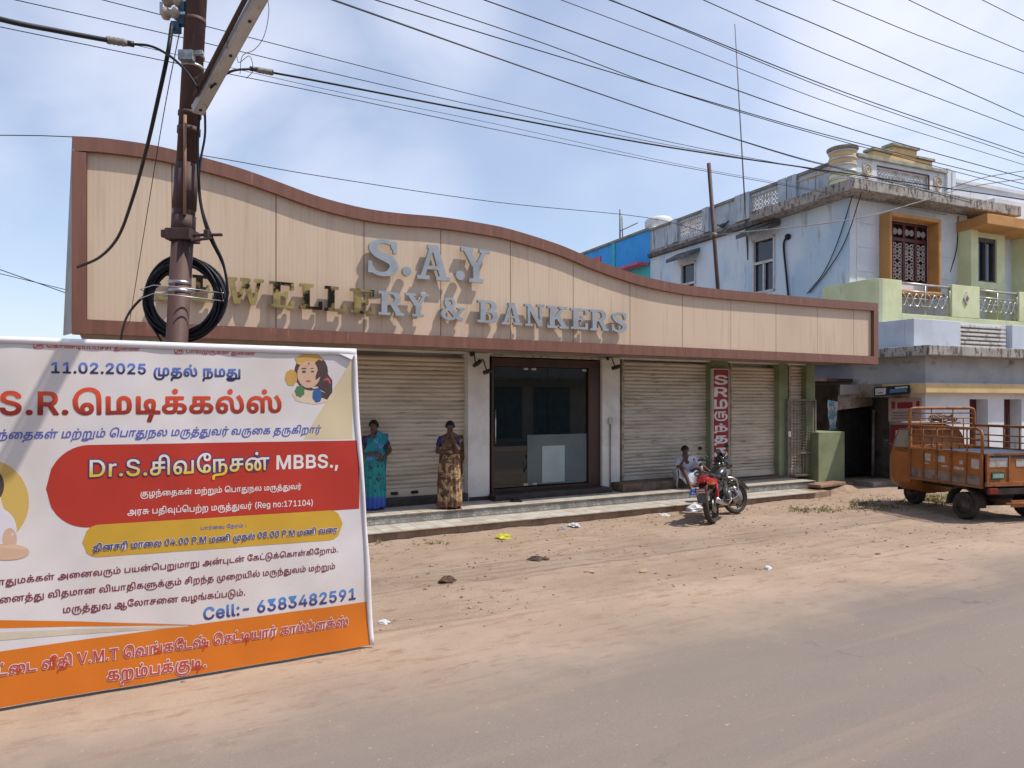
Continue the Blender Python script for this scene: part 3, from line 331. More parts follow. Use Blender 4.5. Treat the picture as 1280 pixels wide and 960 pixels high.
[88,[21,-21,15,-16,34,4,34,45,32,46,19,46,19,45,19,0,17,-2,8,-2,7,0,7,54,8,56,32,56,32,66,33,72,38,78,43,82,54,84,66,82,71,79,75,75,78,70,80,63,81,50,81,0,80,-2,71,-2,70,0,70,52,67,66,64,70,60,73,56,74,50,73,46,70,44,67,44,57,45,56,61,56,63,54,63,47,61,46,47,46,46,45,46,0,24,-22]],
[103,[40,-32,29,-28,20,-23,13,-15,8,-4,5,9,6,23,9,35,14,47,19,55,20,56,29,51,20,33,17,20,17,5,22,-8,29,-15,38,-20,50,-22,61,-22,75,-18,80,-14,84,-9,86,-4,88,3,88,12,87,17,85,20,80,22,76,22,71,20,71,-1,69,-2,60,-1,59,45,45,45,45,0,44,-2,34,-1,34,55,36,56,87,56,87,46,71,45,71,33,72,31,80,33,87,31,92,28,97,23,99,14,100,5,98,-5,95,-14,86,-23,73,-30,58,-33]],
[176,[135,-22,129,-16,148,4,148,45,147,46,133,45,132,0,131,-2,121,-1,121,54,123,56,175,56,176,54,176,46,161,46,160,45,160,0,138,-21],[18,-2,11,3,7,8,5,15,4,26,5,34,9,42,14,48,21,53,30,56,42,57,51,56,64,52,74,56,85,57,92,55,97,53,102,49,106,43,109,32,108,19,105,7,99,-3,90,3,95,12,97,19,97,29,96,36,91,44,86,46,81,47,72,45,79,33,82,21,81,8,79,4,75,0,70,-2,63,-3,57,-1,52,3,48,11,47,22,50,33,55,43,49,46,37,47,30,45,25,43,20,39,17,33,18,32,23,34,30,33,38,29,41,25,42,21,43,14,42,8,38,3,33,-1,26,-3],[20,8,23,7,28,8,31,11,31,18,30,21,28,23,21,23,15,19,17,12],[61,8,65,7,68,8,71,15,69,28,64,37,60,31,59,22,59,14]],
[63,[21,-21,15,-16,34,4,34,45,32,46,19,46,19,45,19,0,17,-2,8,-2,7,0,7,54,10,56,61,56,63,54,62,46,47,46,46,45,46,0,24,-22],[28,66,24,70,24,77,26,80,29,81,35,80,39,76,39,70,35,66]],
[85,[4,-33,3,-26,3,-19,5,-15,8,-11,12,-8,18,-7,45,-6,57,-3,62,0,65,5,68,17,68,31,65,41,63,44,59,46,54,47,50,46,47,42,45,37,45,0,43,-2,33,-1,32,41,29,46,24,47,20,44,19,40,18,-1,8,-2,7,0,7,38,8,45,11,51,17,55,24,57,32,56,39,50,46,55,53,57,63,56,70,53,74,48,77,42,80,27,79,9,76,2,73,-5,66,-11,56,-15,46,-17,19,-18,17,-19,15,-22,14,-32,12,-33]],
[148,[4,-33,3,-26,3,-19,5,-15,8,-11,12,-8,18,-7,45,-6,57,-3,62,0,65,5,68,17,68,31,65,41,63,44,59,46,54,47,50,46,47,42,45,37,45,0,43,-2,33,-1,32,41,29,46,24,47,20,44,19,40,18,-1,8,-2,7,0,7,38,8,45,11,51,17,55,24,57,32,56,39,50,46,55,53,57,63,56,70,53,74,48,77,42,80,27,79,9,76,2,73,-5,66,-11,56,-15,46,-17,19,-18,17,-19,15,-22,14,-32,12,-33],[94,-2,92,0,92,55,94,56,147,56,148,54,148,48,147,46,131,45,131,-1,122,-2,120,-1,120,0,119,45,105,46,104,44,104,0,102,-2]],
[111,[19,-32,10,-29,5,-25,2,-18,4,-11,7,-8,12,-7,61,-7,64,-1,67,9,68,19,68,30,66,40,62,45,55,47,51,46,48,44,46,41,45,35,45,0,44,-1,34,-1,33,0,32,41,31,44,28,46,23,46,20,44,19,38,18,0,17,-2,7,-1,7,40,9,47,12,52,17,56,24,57,33,55,40,50,45,55,52,57,61,57,69,53,73,49,77,44,80,31,80,12,75,-5,76,-7,91,-7,93,-5,93,55,94,56,104,55,104,-16,69,-17,59,-26,49,-30,34,-33],[21,-22,38,-22,51,-18,49,-17,14,-17,13,-18,14,-20]],
[199,[119,-33,117,-30,117,-21,119,-15,122,-11,131,-7,158,-6,170,-4,176,0,179,5,182,19,181,34,178,42,172,46,168,47,163,45,160,42,158,37,158,-1,147,-1,146,41,142,46,137,46,134,44,132,38,132,0,131,-1,121,-1,121,0,121,38,122,45,125,51,130,55,138,57,147,55,152,50,154,50,161,55,168,57,176,56,183,53,187,49,191,44,193,37,194,28,193,10,191,3,187,-4,179,-11,169,-15,159,-17,138,-17,133,-18,130,-20,129,-22,128,-32],[22,-3,15,0,9,5,6,12,4,21,5,31,7,40,12,47,19,52,28,55,36,57,50,56,63,52,74,56,85,57,92,55,98,53,105,44,109,33,109,20,105,7,99,-3,91,2,90,3,95,13,97,21,97,31,94,40,90,44,85,46,78,47,72,45,78,37,81,30,82,21,82,13,80,6,77,1,71,-2,65,-3,60,-2,54,1,50,5,48,12,47,20,48,28,51,35,55,44,49,46,39,47,32,46,26,44,21,39,17,33,28,34,36,31,41,24,43,14,41,6,36,1,30,-2],[23,7,29,8,32,13,31,20,26,23,21,23,15,20,17,12,19,9],[63,7,67,7,69,9,71,17,69,28,64,37,60,30,59,20,59,12,61,9]],
[218,[75,-33,74,-29,74,-20,76,-15,79,-11,88,-7,116,-6,128,-3,132,0,136,5,139,19,138,34,135,42,132,45,128,47,124,47,120,45,117,42,115,37,115,-1,104,-1,103,0,103,41,100,45,97,47,94,47,91,44,89,40,89,0,88,-2,78,-1,78,38,79,45,82,51,88,56,95,57,103,55,110,50,116,55,124,57,134,56,141,52,145,48,148,42,151,27,149,9,147,2,143,-5,135,-11,125,-15,114,-17,93,-17,89,-18,85,-22,85,-32],[40,-3,32,-1,25,2,18,7,12,13,8,20,5,28,4,38,4,48,6,56,10,65,14,70,20,76,27,80,34,83,43,84,51,84,62,80,68,73,69,68,69,62,65,53,60,49,54,48,47,48,41,50,37,54,35,59,34,72,27,68,22,62,18,56,16,48,16,35,19,24,24,16,32,10,33,12,32,20,33,26,36,30,41,34,50,36,57,34,62,31,67,26,68,20,68,14,67,9,64,4,60,1,54,-1],[163,-1,163,55,218,55,218,46,202,45,201,-1,191,-2,190,0,190,45,176,46,174,45,174,0,173,-2],[46,7,53,9,56,13,57,20,55,23,53,25,47,25,44,21,43,14],[47,59,50,58,54,58,58,62,58,69,54,73,48,74,47,72,45,65,45,62]],
[85,[4,-33,3,-26,3,-19,5,-15,8,-11,12,-8,18,-7,45,-6,57,-3,62,0,65,5,68,17,68,31,65,41,63,44,59,46,54,47,50,46,47,42,45,37,45,0,43,-2,33,-1,32,41,29,46,24,47,20,44,19,40,18,-1,8,-2,7,0,7,38,8,45,11,51,17,55,24,57,32,56,39,50,46,55,53,57,63,56,70,53,74,48,77,42,80,27,79,9,76,2,73,-5,66,-11,56,-15,46,-17,19,-18,17,-19,15,-22,14,-32,12,-33],[39,66,35,70,35,76,39,80,46,80,50,76,51,72,50,69,45,65]],
[99,[18,-2,12,1,8,5,6,11,4,18,4,28,6,36,9,43,13,49,22,54,32,57,43,56,51,53,57,47,60,40,62,18,64,12,68,9,75,8,79,10,82,14,83,19,83,28,79,40,71,53,71,54,79,60,81,60,90,46,94,31,95,21,94,14,92,8,88,3,82,-1,74,-3,65,-2,58,2,54,7,52,12,50,33,48,40,42,46,33,47,28,45,23,43,19,39,17,33,18,32,23,34,30,33,38,29,41,25,42,21,42,10,39,3,33,-1,26,-3],[20,8,23,7,28,8,31,11,31,18,30,21,28,23,21,23,15,19,17,12]],
[213,[18,-2,11,3,7,8,5,15,4,26,5,34,9,42,14,48,21,53,30,56,42,57,51,56,64,52,74,56,85,57,92,55,97,53,102,49,106,43,109,32,108,19,105,7,99,-3,90,3,95,12,97,19,97,29,96,36,91,44,86,46,81,47,72,45,79,33,82,21,81,8,79,4,75,0,70,-2,63,-3,57,-1,52,3,48,11,47,22,50,33,55,43,49,46,37,47,30,45,25,43,20,39,17,33,18,32,23,34,30,33,38,29,41,25,42,21,43,14,42,8,38,3,33,-1,26,-3],[131,-2,126,1,122,5,119,11,118,18,118,28,119,36,123,43,127,49,135,54,145,57,156,56,165,53,170,48,174,42,175,33,176,18,178,12,182,9,189,8,193,10,195,14,196,19,196,28,193,40,185,53,185,54,193,60,195,60,203,46,208,31,208,21,207,14,205,7,201,3,196,-1,187,-3,179,-2,173,1,169,5,166,12,163,33,161,40,159,43,155,46,147,47,141,45,137,43,133,39,130,33,131,32,137,34,144,33,152,29,155,25,156,21,156,10,152,3,147,-1,138,-3],[20,8,23,7,28,8,31,11,31,18,30,21,28,23,21,23,15,19,17,12],[61,8,65,7,68,8,71,15,69,28,64,37,60,31,59,22,59,14],[134,8,141,7,145,11,145,18,144,21,141,23,134,23,129,19,130,12]],
[233,[34,-2,26,1,20,4,15,10,10,17,6,25,4,33,4,43,5,53,11,67,16,73,23,78,30,82,39,84,54,83,64,79,69,71,69,60,67,56,64,52,58,49,53,48,46,48,40,51,37,54,34,60,34,66,35,71,34,72,29,69,23,64,19,58,16,50,16,38,18,26,23,17,32,10,33,11,32,21,34,26,37,31,43,34,51,35,58,34,64,30,67,24,68,17,67,11,65,6,61,2,55,-1,50,-2],[89,-2,83,1,79,5,76,11,75,18,75,28,76,36,79,43,84,49,92,54,102,57,113,56,122,53,128,47,131,40,133,18,135,12,139,8,145,8,149,10,152,14,153,26,151,39,141,53,142,54,149,60,151,60,152,59,160,46,165,31,165,21,164,14,162,8,158,3,152,-1,145,-3,137,-2,130,1,125,6,122,12,120,33,118,40,113,45,103,47,97,45,93,43,90,39,87,33,88,32,93,34,100,33,108,29,112,25,113,21,113,10,110,4,104,-1,97,-3],[179,-2,177,0,177,55,232,55,232,46,218,46,216,45,216,0,215,-1,205,-2,204,0,204,45,190,46,188,45,188,0,187,-2],[45,8,47,7,51,8,56,12,57,17,56,21,53,25,47,25,44,22,43,15],[91,8,96,7,101,10,102,17,101,21,99,23,92,23,86,19,87,12],[48,59,53,58,55,59,58,61,58,66,58,68,55,72,48,74,46,71,45,66,46,61]],
[99,[18,-2,12,1,8,5,6,11,4,18,4,28,6,36,9,43,13,49,22,54,32,57,43,56,51,53,57,47,60,40,62,18,64,12,68,9,75,8,79,10,82,14,83,19,83,28,79,40,71,53,71,54,79,60,81,60,90,46,94,31,95,21,94,14,92,8,88,3,82,-1,74,-3,65,-2,58,2,54,7,52,12,50,33,48,40,42,46,33,47,28,45,23,43,19,39,17,33,18,32,23,34,30,33,38,29,41,25,42,21,42,10,39,3,33,-1,26,-3],[20,8,23,7,28,8,31,11,31,18,30,21,28,23,21,23,15,19,17,12],[47,65,43,68,42,71,42,75,46,80,49,81,53,81,57,77,57,70,53,65]],
[105,[18,-2,12,1,8,7,5,14,4,24,5,32,7,40,12,47,18,52,25,55,33,57,43,56,51,53,53,55,54,56,103,56,105,55,104,46,89,46,88,45,88,-1,78,-2,77,0,76,45,75,46,64,46,63,45,63,0,61,-2,53,-2,51,0,51,39,44,45,35,47,29,46,24,43,20,39,17,33,18,32,23,34,30,33,38,29,41,25,42,21,43,14,42,8,38,3,33,-1,26,-3],[20,8,23,7,28,8,31,11,31,18,30,21,28,23,21,23,15,19,17,12]],
[145,[54,-32,38,-29,26,-23,16,-15,9,-4,5,9,6,24,10,40,18,55,20,56,28,51,20,34,17,21,18,6,23,-6,31,-13,43,-18,58,-22,76,-22,92,-22,104,-19,114,-16,121,-12,127,-6,130,2,130,12,128,19,126,21,122,23,118,22,114,20,113,-1,103,-1,102,0,102,45,89,46,88,44,88,0,86,-2,78,-2,76,0,76,40,72,43,66,46,55,46,47,41,43,37,42,33,54,34,63,30,66,26,68,21,68,10,65,5,59,-1,52,-3,44,-2,36,3,32,9,30,14,29,23,30,31,32,38,35,44,38,48,44,53,57,57,68,56,76,53,79,56,129,55,129,46,114,45,113,33,114,31,121,33,129,32,135,28,140,21,142,12,142,2,139,-8,134,-15,128,-21,121,-25,103,-31,80,-33],[48,7,54,8,57,13,56,20,54,22,51,24,45,23,40,20,42,12,45,9]],
[105,[18,-2,12,1,8,7,5,14,4,24,5,32,7,40,12,47,18,52,25,55,33,57,43,56,51,53,53,55,54,56,103,56,105,55,104,46,89,46,88,45,88,-1,78,-2,77,0,76,45,75,46,64,46,63,45,63,0,61,-2,53,-2,51,0,51,39,44,45,35,47,29,46,24,43,20,39,17,33,18,32,23,34,30,33,38,29,41,25,42,21,43,14,42,8,38,3,33,-1,26,-3],[20,8,23,7,28,8,31,11,31,18,30,21,28,23,21,23,15,19,17,12],[50,65,46,68,44,71,45,75,49,80,51,81,56,81,60,77,60,70,56,65]],
[84,[17,-32,9,-28,5,-21,6,-12,11,-7,20,-4,30,-5,29,-12,28,-15,20,-15,17,-16,17,-20,21,-22,31,-23,37,-22,42,-19,45,-15,40,-9,38,-2,37,-2,8,-1,7,55,10,56,17,56,19,55,19,10,20,9,37,9,38,10,38,41,39,47,43,52,48,55,53,57,62,57,67,55,74,48,78,40,80,26,78,13,74,6,69,2,62,-1,51,-2,49,-2,51,-5,55,-7,73,-8,74,-9,74,-16,72,-18,56,-18,49,-27,40,-32,28,-33],[50,9,56,9,62,10,65,13,67,17,68,27,67,37,63,44,59,47,53,46,50,41]],
[102,[18,-2,12,1,8,7,5,14,4,22,4,31,7,39,11,46,16,51,25,55,33,57,44,56,53,53,60,46,65,35,65,22,62,10,64,9,82,9,84,10,84,54,85,56,95,55,95,-1,50,-2,49,0,49,6,53,19,54,28,52,35,49,40,46,44,40,46,35,47,29,46,24,43,20,39,17,33,18,32,23,34,30,33,38,29,41,25,42,21,43,14,42,8,38,3,33,-1,26,-3],[20,8,26,7,29,8,31,11,31,18,30,21,28,23,21,23,15,19,17,12]],
[128,[18,-2,12,1,8,6,5,12,4,21,4,31,6,38,10,45,15,50,23,55,33,57,44,56,53,53,60,46,65,35,65,22,62,10,64,9,82,9,84,10,84,49,75,49,74,50,71,61,73,73,77,77,81,81,92,84,105,82,110,80,114,75,119,67,121,56,121,0,120,-1,112,-2,109,0,109,49,108,60,107,66,103,71,99,73,95,74,91,73,86,71,84,67,83,63,84,57,85,56,93,56,95,54,95,-1,50,-2,49,0,49,6,53,19,54,28,52,35,49,40,46,44,40,46,35,47,29,46,24,43,20,39,17,33,18,32,23,34,30,33,38,29,41,25,42,21,43,14,42,8,38,3,33,-1,26,-3],[20,8,26,7,29,8,31,11,31,18,30,21,28,23,21,23,15,19,17,12]],
[102,[18,-2,12,1,9,5,6,11,4,18,4,28,6,36,9,43,14,49,22,54,32,57,43,56,53,53,60,46,65,35,65,22,62,10,64,9,82,9,84,10,84,36,71,41,63,47,59,56,59,67,62,73,65,77,70,81,75,83,82,84,91,84,96,82,100,79,104,74,103,66,100,61,94,57,94,56,95,54,95,-1,50,-2,49,0,49,6,53,19,54,28,52,35,49,40,46,44,40,46,35,47,29,46,24,43,20,39,17,33,18,32,23,34,30,33,38,29,41,25,42,21,43,14,42,8,38,3,33,-1,26,-3],[20,8,26,7,29,8,31,11,31,18,30,21,28,23,21,23,15,19,17,12],[82,47,84,47,84,54,85,57,81,59,77,63,75,72,72,70,70,66,70,57,74,51],[86,67,89,66,93,67,94,70,93,73,91,74,86,75,85,70]],
[102,[85,-29,84,-28,84,-2,50,-2,49,0,49,7,51,12,53,19,53,31,50,40,43,45,35,47,26,45,21,40,17,33,18,32,23,34,30,33,35,32,39,28,42,24,43,17,42,10,39,4,33,-1,26,-3,18,-2,11,3,8,7,5,12,4,28,7,39,14,49,22,54,32,57,43,56,53,53,60,46,65,35,65,22,62,10,64,9,82,9,84,10,84,54,85,56,95,55,95,-28,93,-29],[20,8,26,7,29,8,31,11,31,18,30,21,28,23,21,23,15,19,17,12]],
[191,[30,-2,23,1,16,6,11,12,7,19,5,28,4,38,4,46,7,56,11,64,15,70,22,76,29,80,36,83,44,84,54,84,61,82,68,78,73,74,77,68,79,61,81,46,81,0,79,-2,71,-2,70,0,69,46,68,56,66,63,63,68,58,71,53,73,46,74,39,73,32,70,26,66,21,60,18,53,16,46,16,36,17,28,19,20,23,14,25,25,30,32,39,36,49,35,54,32,59,26,60,21,60,12,57,5,51,0,42,-3],[106,-2,100,1,96,7,93,14,92,22,93,31,95,39,99,46,105,51,113,55,121,57,133,56,141,53,148,46,153,35,153,22,150,10,152,9,170,9,172,10,172,54,173,56,183,55,183,-1,138,-1,137,0,137,7,140,14,142,22,141,35,138,40,135,43,130,46,124,47,119,46,113,44,108,39,105,33,106,32,112,34,119,33,126,29,129,25,131,21,131,14,130,8,127,3,121,-1,114,-3],[37,8,43,8,48,11,50,15,49,19,46,25,40,25,36,22,34,15],[109,8,112,7,116,8,119,11,120,18,119,21,116,23,109,23,103,19,105,12]],
[216,[18,-2,11,3,7,8,5,15,4,26,5,34,9,42,14,48,21,53,30,56,42,57,51,56,64,52,74,56,85,57,92,55,97,53,102,49,106,43,109,32,108,19,105,7,99,-3,90,3,95,12,97,19,97,29,96,36,91,44,86,46,81,47,72,45,79,33,82,21,81,8,79,4,75,0,70,-2,63,-3,57,-1,52,3,48,11,47,22,50,33,55,43,49,46,37,47,30,45,25,43,20,39,17,33,18,32,23,34,30,33,38,29,41,25,42,21,43,14,42,8,38,3,33,-1,26,-3],[131,-2,126,2,121,7,119,14,118,22,118,31,120,39,125,46,130,51,138,55,149,57,159,56,168,52,175,45,178,35,179,22,176,9,196,9,197,10,197,54,198,56,208,56,209,53,209,0,208,-1,163,-1,162,7,166,14,167,22,166,35,163,40,160,43,155,46,149,47,144,46,138,44,133,39,130,33,131,32,137,34,144,33,148,32,152,29,155,24,156,19,155,8,152,3,147,-1,138,-3],[20,8,23,7,28,8,31,11,31,18,30,21,28,23,21,23,15,19,17,12],[61,8,65,7,68,8,71,15,69,28,64,37,60,31,59,22,59,14],[134,8,141,7,145,11,145,18,144,21,141,23,134,23,129,19,130,12]],
[130,[85,-28,81,-27,80,-25,86,-3,85,-2,51,-2,49,0,49,7,53,19,53,31,50,40,43,45,35,47,26,45,21,40,17,33,18,32,23,34,30,33,35,32,39,28,42,24,43,17,42,10,39,4,33,-1,26,-3,18,-2,11,3,5,12,4,28,7,39,14,49,22,54,33,57,46,56,56,51,62,43,65,33,65,22,62,10,63,9,88,9,89,10,91,17,84,18,77,22,73,28,71,33,71,40,73,47,77,53,82,56,93,57,99,55,103,52,106,43,105,28,109,29,116,34,126,33,126,-1,98,-2,91,-28,89,-29],[20,8,26,7,29,8,31,11,31,18,30,21,28,23,21,23,15,19,17,12],[101,10,102,9,114,9,114,20,103,17],[88,28,92,27,93,28,95,36,93,45,89,47,84,45,82,39,83,32],[63,65,58,68,57,71,57,75,58,78,61,80,67,81,70,80,72,77,73,71,70,66,67,65]],
[126,[18,-2,11,3,7,8,5,15,4,26,6,36,9,43,14,49,21,54,30,57,40,57,49,54,56,49,61,54,67,57,74,57,80,54,85,50,88,43,89,21,90,14,93,10,98,8,103,8,107,11,109,17,110,24,109,32,107,39,103,46,97,53,98,54,106,60,107,60,116,46,121,33,121,18,118,7,114,3,110,0,103,-2,95,-2,88,0,83,4,79,10,78,15,76,42,74,46,70,47,65,45,63,39,63,0,61,-2,51,-1,51,31,50,37,47,42,44,44,40,46,35,47,29,46,23,43,19,39,17,33,18,32,23,34,30,33,38,29,41,25,42,21,43,14,42,8,38,3,33,-1,26,-3],[20,8,26,7,29,8,31,11,31,18,30,21,28,23,21,23,15,19,17,12],[60,65,55,70,56,77,60,81,64,81,67,80,71,75,71,70,67,66]],
[148,[36,-32,21,-28,14,-23,12,-19,12,-14,14,-9,18,-7,24,-5,31,-4,47,-7,46,-15,45,-16,32,-14,26,-15,24,-16,25,-19,33,-21,49,-22,73,-23,88,-22,101,-20,117,-13,127,-5,130,0,133,7,133,20,130,24,126,27,120,26,116,24,115,23,115,-1,105,-2,104,0,104,45,91,46,90,44,90,0,88,-2,80,-2,78,0,77,41,74,46,70,47,66,44,64,40,63,-1,8,-2,7,0,7,55,10,56,17,56,18,55,19,9,52,9,52,42,54,48,59,54,63,56,68,57,74,57,78,55,81,56,103,56,103,65,106,73,112,79,120,83,127,84,136,84,141,82,145,79,148,73,148,66,145,61,141,58,133,57,129,57,125,59,121,65,120,72,116,69,114,63,115,56,131,56,132,54,131,46,115,45,115,35,126,37,134,35,140,31,144,23,145,14,144,3,140,-7,134,-14,127,-20,119,-25,99,-31,75,-33],[133,66,137,66,139,70,137,73,131,75,130,69]]]
SLAB_ROWS = [
[760,[60,-4,56,0,59,108,156,109,166,120,166,876,163,888,156,891,60,893,56,900,56,996,60,1002,72,1004,480,1002,484,996,484,900,480,893,372,891,367,888,364,876,364,120,372,109,624,109,636,120,636,324,648,334,732,334,744,324,744,0,732,-4]],
[800,[60,-4,56,0,59,108,156,109,166,120,166,876,163,888,156,891,60,893,56,900,56,996,60,1002,732,1004,744,996,744,720,732,716,648,716,636,720,636,888,624,891,372,891,367,888,364,876,365,564,372,559,468,559,475,564,476,636,480,642,564,644,574,636,574,384,573,372,564,366,480,367,476,372,476,432,472,444,368,444,364,432,364,120,372,109,648,109,656,120,656,300,660,304,756,304,762,300,764,288,762,0,756,-4]],
[700,[232,39,184,51,148,68,118,88,92,112,64,149,52,174,41,208,37,244,40,252,54,256,57,328,64,334,220,333,224,328,224,196,232,186,256,173,292,164,340,181,364,200,383,232,385,280,417,292,376,296,366,304,364,888,253,892,246,904,248,1000,256,1004,676,1004,682,1000,684,988,684,904,678,892,568,890,564,880,564,304,556,296,544,296,538,292,544,256,542,232,532,184,521,160,499,124,472,96,436,70,412,58,376,45,328,37,256,36]],
[1000,[20,-4,16,0,19,108,116,109,125,120,370,888,332,892,326,900,326,996,332,1003,344,1004,608,1004,632,1001,878,120,884,110,981,108,984,0,980,-4,572,-4,567,0,566,12,566,96,570,108,656,109,668,113,669,120,620,293,608,296,320,296,307,288,253,120,260,110,370,108,374,96,373,0,368,-4],[345,408,356,399,572,399,584,400,590,408,476,818]],
[960,[272,-4,267,0,266,12,266,96,270,108,380,109,392,110,396,120,396,444,392,456,368,457,361,468,116,890,20,893,16,900,16,996,20,1002,32,1004,392,1004,404,996,404,900,392,891,332,891,328,888,512,573,670,888,608,891,596,900,596,996,608,1004,932,1004,944,996,944,900,932,891,800,891,594,480,592,468,596,112,608,109,718,108,724,96,722,0,716,-4]],
[1020,[32,-4,27,0,26,12,26,96,30,108,140,109,152,110,156,120,156,876,152,891,20,893,16,900,16,996,20,1002,308,1004,320,999,740,262,746,276,746,876,744,888,740,891,632,892,626,900,626,996,632,1003,644,1004,980,1004,992,1000,992,895,980,891,872,891,867,888,864,876,864,48,888,0,884,-4,680,-4,668,4,284,678,277,672,274,660,274,120,284,109,398,108,404,96,404,0,392,-4]],
[960,[40,-4,36,0,39,108,136,109,146,120,146,876,143,888,136,891,40,893,36,900,36,996,40,1002,436,1004,448,1003,454,996,454,900,448,892,352,891,347,888,344,876,344,540,352,523,365,540,366,552,388,572,622,888,616,891,544,891,536,900,536,996,544,1004,892,1004,904,996,904,900,892,891,772,891,760,883,531,576,532,564,568,564,580,559,844,119,856,109,952,108,952,-2,556,-4,548,0,546,96,553,108,616,109,624,120,436,434,424,432,400,400,388,396,352,396,344,384,344,120,352,109,450,108,454,96,453,0,448,-4]],
[1380,[284,-3,104,885,92,891,20,893,16,900,16,996,20,1002,392,1004,404,996,404,900,392,891,308,891,304,888,304,876,428,255,608,888,596,891,524,891,516,900,516,996,524,1004,872,1004,884,996,884,900,872,891,824,891,819,888,819,876,980,289,992,266,1120,876,1121,888,1112,891,1040,891,1028,895,1026,996,1040,1004,1352,1004,1364,996,1364,900,1352,891,1256,891,1249,876,1064,0,1052,-4,872,-4,860,3,680,661,668,647,482,0,476,-4]],
[860,[508,-5,40,-3,36,7,36,103,40,108,52,109,136,109,145,115,146,127,146,883,136,891,40,891,36,895,36,991,40,1004,460,1004,508,1008,568,1003,628,983,688,944,724,904,748,863,760,835,771,787,774,751,769,703,759,667,736,619,710,583,671,547,712,523,748,494,772,468,800,427,822,379,835,331,838,271,835,235,823,187,802,139,778,103,745,67,700,33,664,14,616,-1,580,-8,544,-9],[345,115,352,109,508,107,556,135,592,175,609,211,619,247,622,283,619,319,609,355,590,391,568,418,543,439,496,461,352,461,344,451],[352,559,460,559,466,571,469,607,508,628,532,651,551,679,566,739,560,799,551,823,532,852,508,876,484,890,352,891,344,883,344,571]],
[950,[40,-4,36,0,39,108,136,109,146,120,146,876,143,888,136,891,40,893,36,900,36,996,40,1002,568,1005,628,993,664,979,700,958,740,924,762,900,786,864,811,804,820,768,824,720,820,672,811,636,786,576,762,540,740,516,700,482,677,468,671,456,844,111,930,108,934,96,933,0,928,-4,640,-4,636,0,634,96,460,436,352,436,346,432,344,420,344,120,352,109,450,108,454,96,453,0,448,-4],[344,552,352,544,484,544,508,547,556,577,594,624,608,660,615,696,616,732,611,768,604,792,586,828,567,852,538,876,508,891,352,891,347,888,344,876]],
[820,[350,-2,290,11,256,23,208,47,170,74,158,66,98,66,86,70,86,227,83,239,86,251,86,376,92,383,98,384,162,383,169,371,169,287,182,270,229,167,242,152,266,136,314,117,350,110,410,113,458,132,491,155,509,179,547,263,552,287,549,299,530,334,506,358,258,491,211,527,182,557,136,623,109,683,100,719,98,767,107,815,122,852,146,888,194,934,242,959,326,986,410,998,458,998,554,980,590,966,614,952,626,964,698,964,704,959,704,947,704,647,698,637,626,637,621,647,621,743,614,750,590,751,572,851,554,868,494,886,422,893,362,878,326,862,302,845,290,827,286,815,281,731,290,710,302,695,338,669,446,628,530,588,590,554,626,527,662,491,698,435,724,371,737,311,737,251,727,203,715,167,689,119,647,71,602,40,566,24,518,10,422,-4]],
[1020,[302,-9,254,-1,206,15,162,39,133,63,91,111,62,158,39,219,34,267,42,315,57,351,98,411,175,483,250,531,252,543,190,651,172,699,163,735,160,783,163,819,173,855,188,891,223,939,278,979,338,1003,398,1009,422,1005,468,987,517,951,554,906,584,843,595,807,601,771,601,735,595,699,581,663,554,619,488,543,492,531,662,322,674,318,711,363,754,423,795,495,710,496,698,501,698,581,710,584,998,584,1003,579,1004,507,998,497,933,495,848,351,746,219,791,171,830,145,926,133,938,128,941,123,926,-10,806,-11,758,1,688,39,626,92,614,88,566,52,530,32,459,3,386,-11],[305,111,374,106,398,108,434,119,470,133,506,154,540,183,425,315,338,424,314,407,283,375,225,291,202,243,214,183,235,147,266,122],[407,639,410,636,422,645,457,687,479,723,486,747,471,807,446,853,410,881,386,886,350,872,329,855,320,843,313,807,316,783,332,747]],
[300,[124,0,100,8,76,23,54,49,40,85,36,109,40,137,52,167,62,181,76,196,100,212,136,223,172,221,196,213,220,199,247,169,261,133,260,85,244,46,225,25,208,13,172,-1,136,-3]]]
WRITING = [
 'ஸ்ரீ கொண்டியப்பச்சி துணை பாலமுருகன்', '11.02.2025 முதல் நமது', 'S.R.மெடிக்கல்ஸ்', 'குழந்தைகள் மற்றும் பொதுநல மருத்துவர் வருகை தருகிறார்',
 'Dr.S.சிவநேசன் MBBS.,', 'அரசு பதிவுப்பெற்ற மருத்துவர் (Reg no:171104)', 'பார்வை நேரம் :', 'தினசரி மாலை 04.00 P.M மணி முதல் 08.00 P.M மணி வரை',
 'பொதுமக்கள் அனைவரும் பயன்பெறுமாறு அன்புடன் கேட்டுக்கொள்கிறோம்.', 'அனைத்து விதமான வியாதிகளுக்கும் சிறந்த முறையில் மருந்துவம் மற்றும்',
 'மருத்துவ ஆலோசனை வழங்கப்படும்.', 'Cell:- 6383482591', 'கோட்டை வீதி V.M.T வெங்கடேஷ் செட்டியார் காம்ப்ளக்ஸ்', 'கறம்பக்குடி.']
def clusters(t):
    out = []
    for ch in t.replace('\u0bb8\u0bcd\u0bb0\u0bc0', '\ue000'):
        if out and 0xbbe <= ord(ch) <= 0xbcd: out[-1] += ch
        else: out.append(ch)
    return [c.replace('\ue000', '\u0bb8\u0bcd\u0bb0\u0bc0') for c in out]
ORDER = sorted({c for t in WRITING for c in clusters(t)} - {' '})
def fatten(r_, d):
    n = len(r_); o = []
    for i in range(n):
        a, b, c = Vector(r_[i - 1]), Vector(r_[i]), Vector(r_[(i + 1) % n])
        e, f = (b - a).normalized(), (c - b).normalized()
        nn = Vector((e.y + f.y, -e.x - f.x)); L = nn.length
        if L < .3: o.append(tuple(b)); continue
        nn /= L; o.append(tuple(b + nn * d / max(.55, nn.dot(Vector((e.y, -e.x))))))
    return o
GL = {}
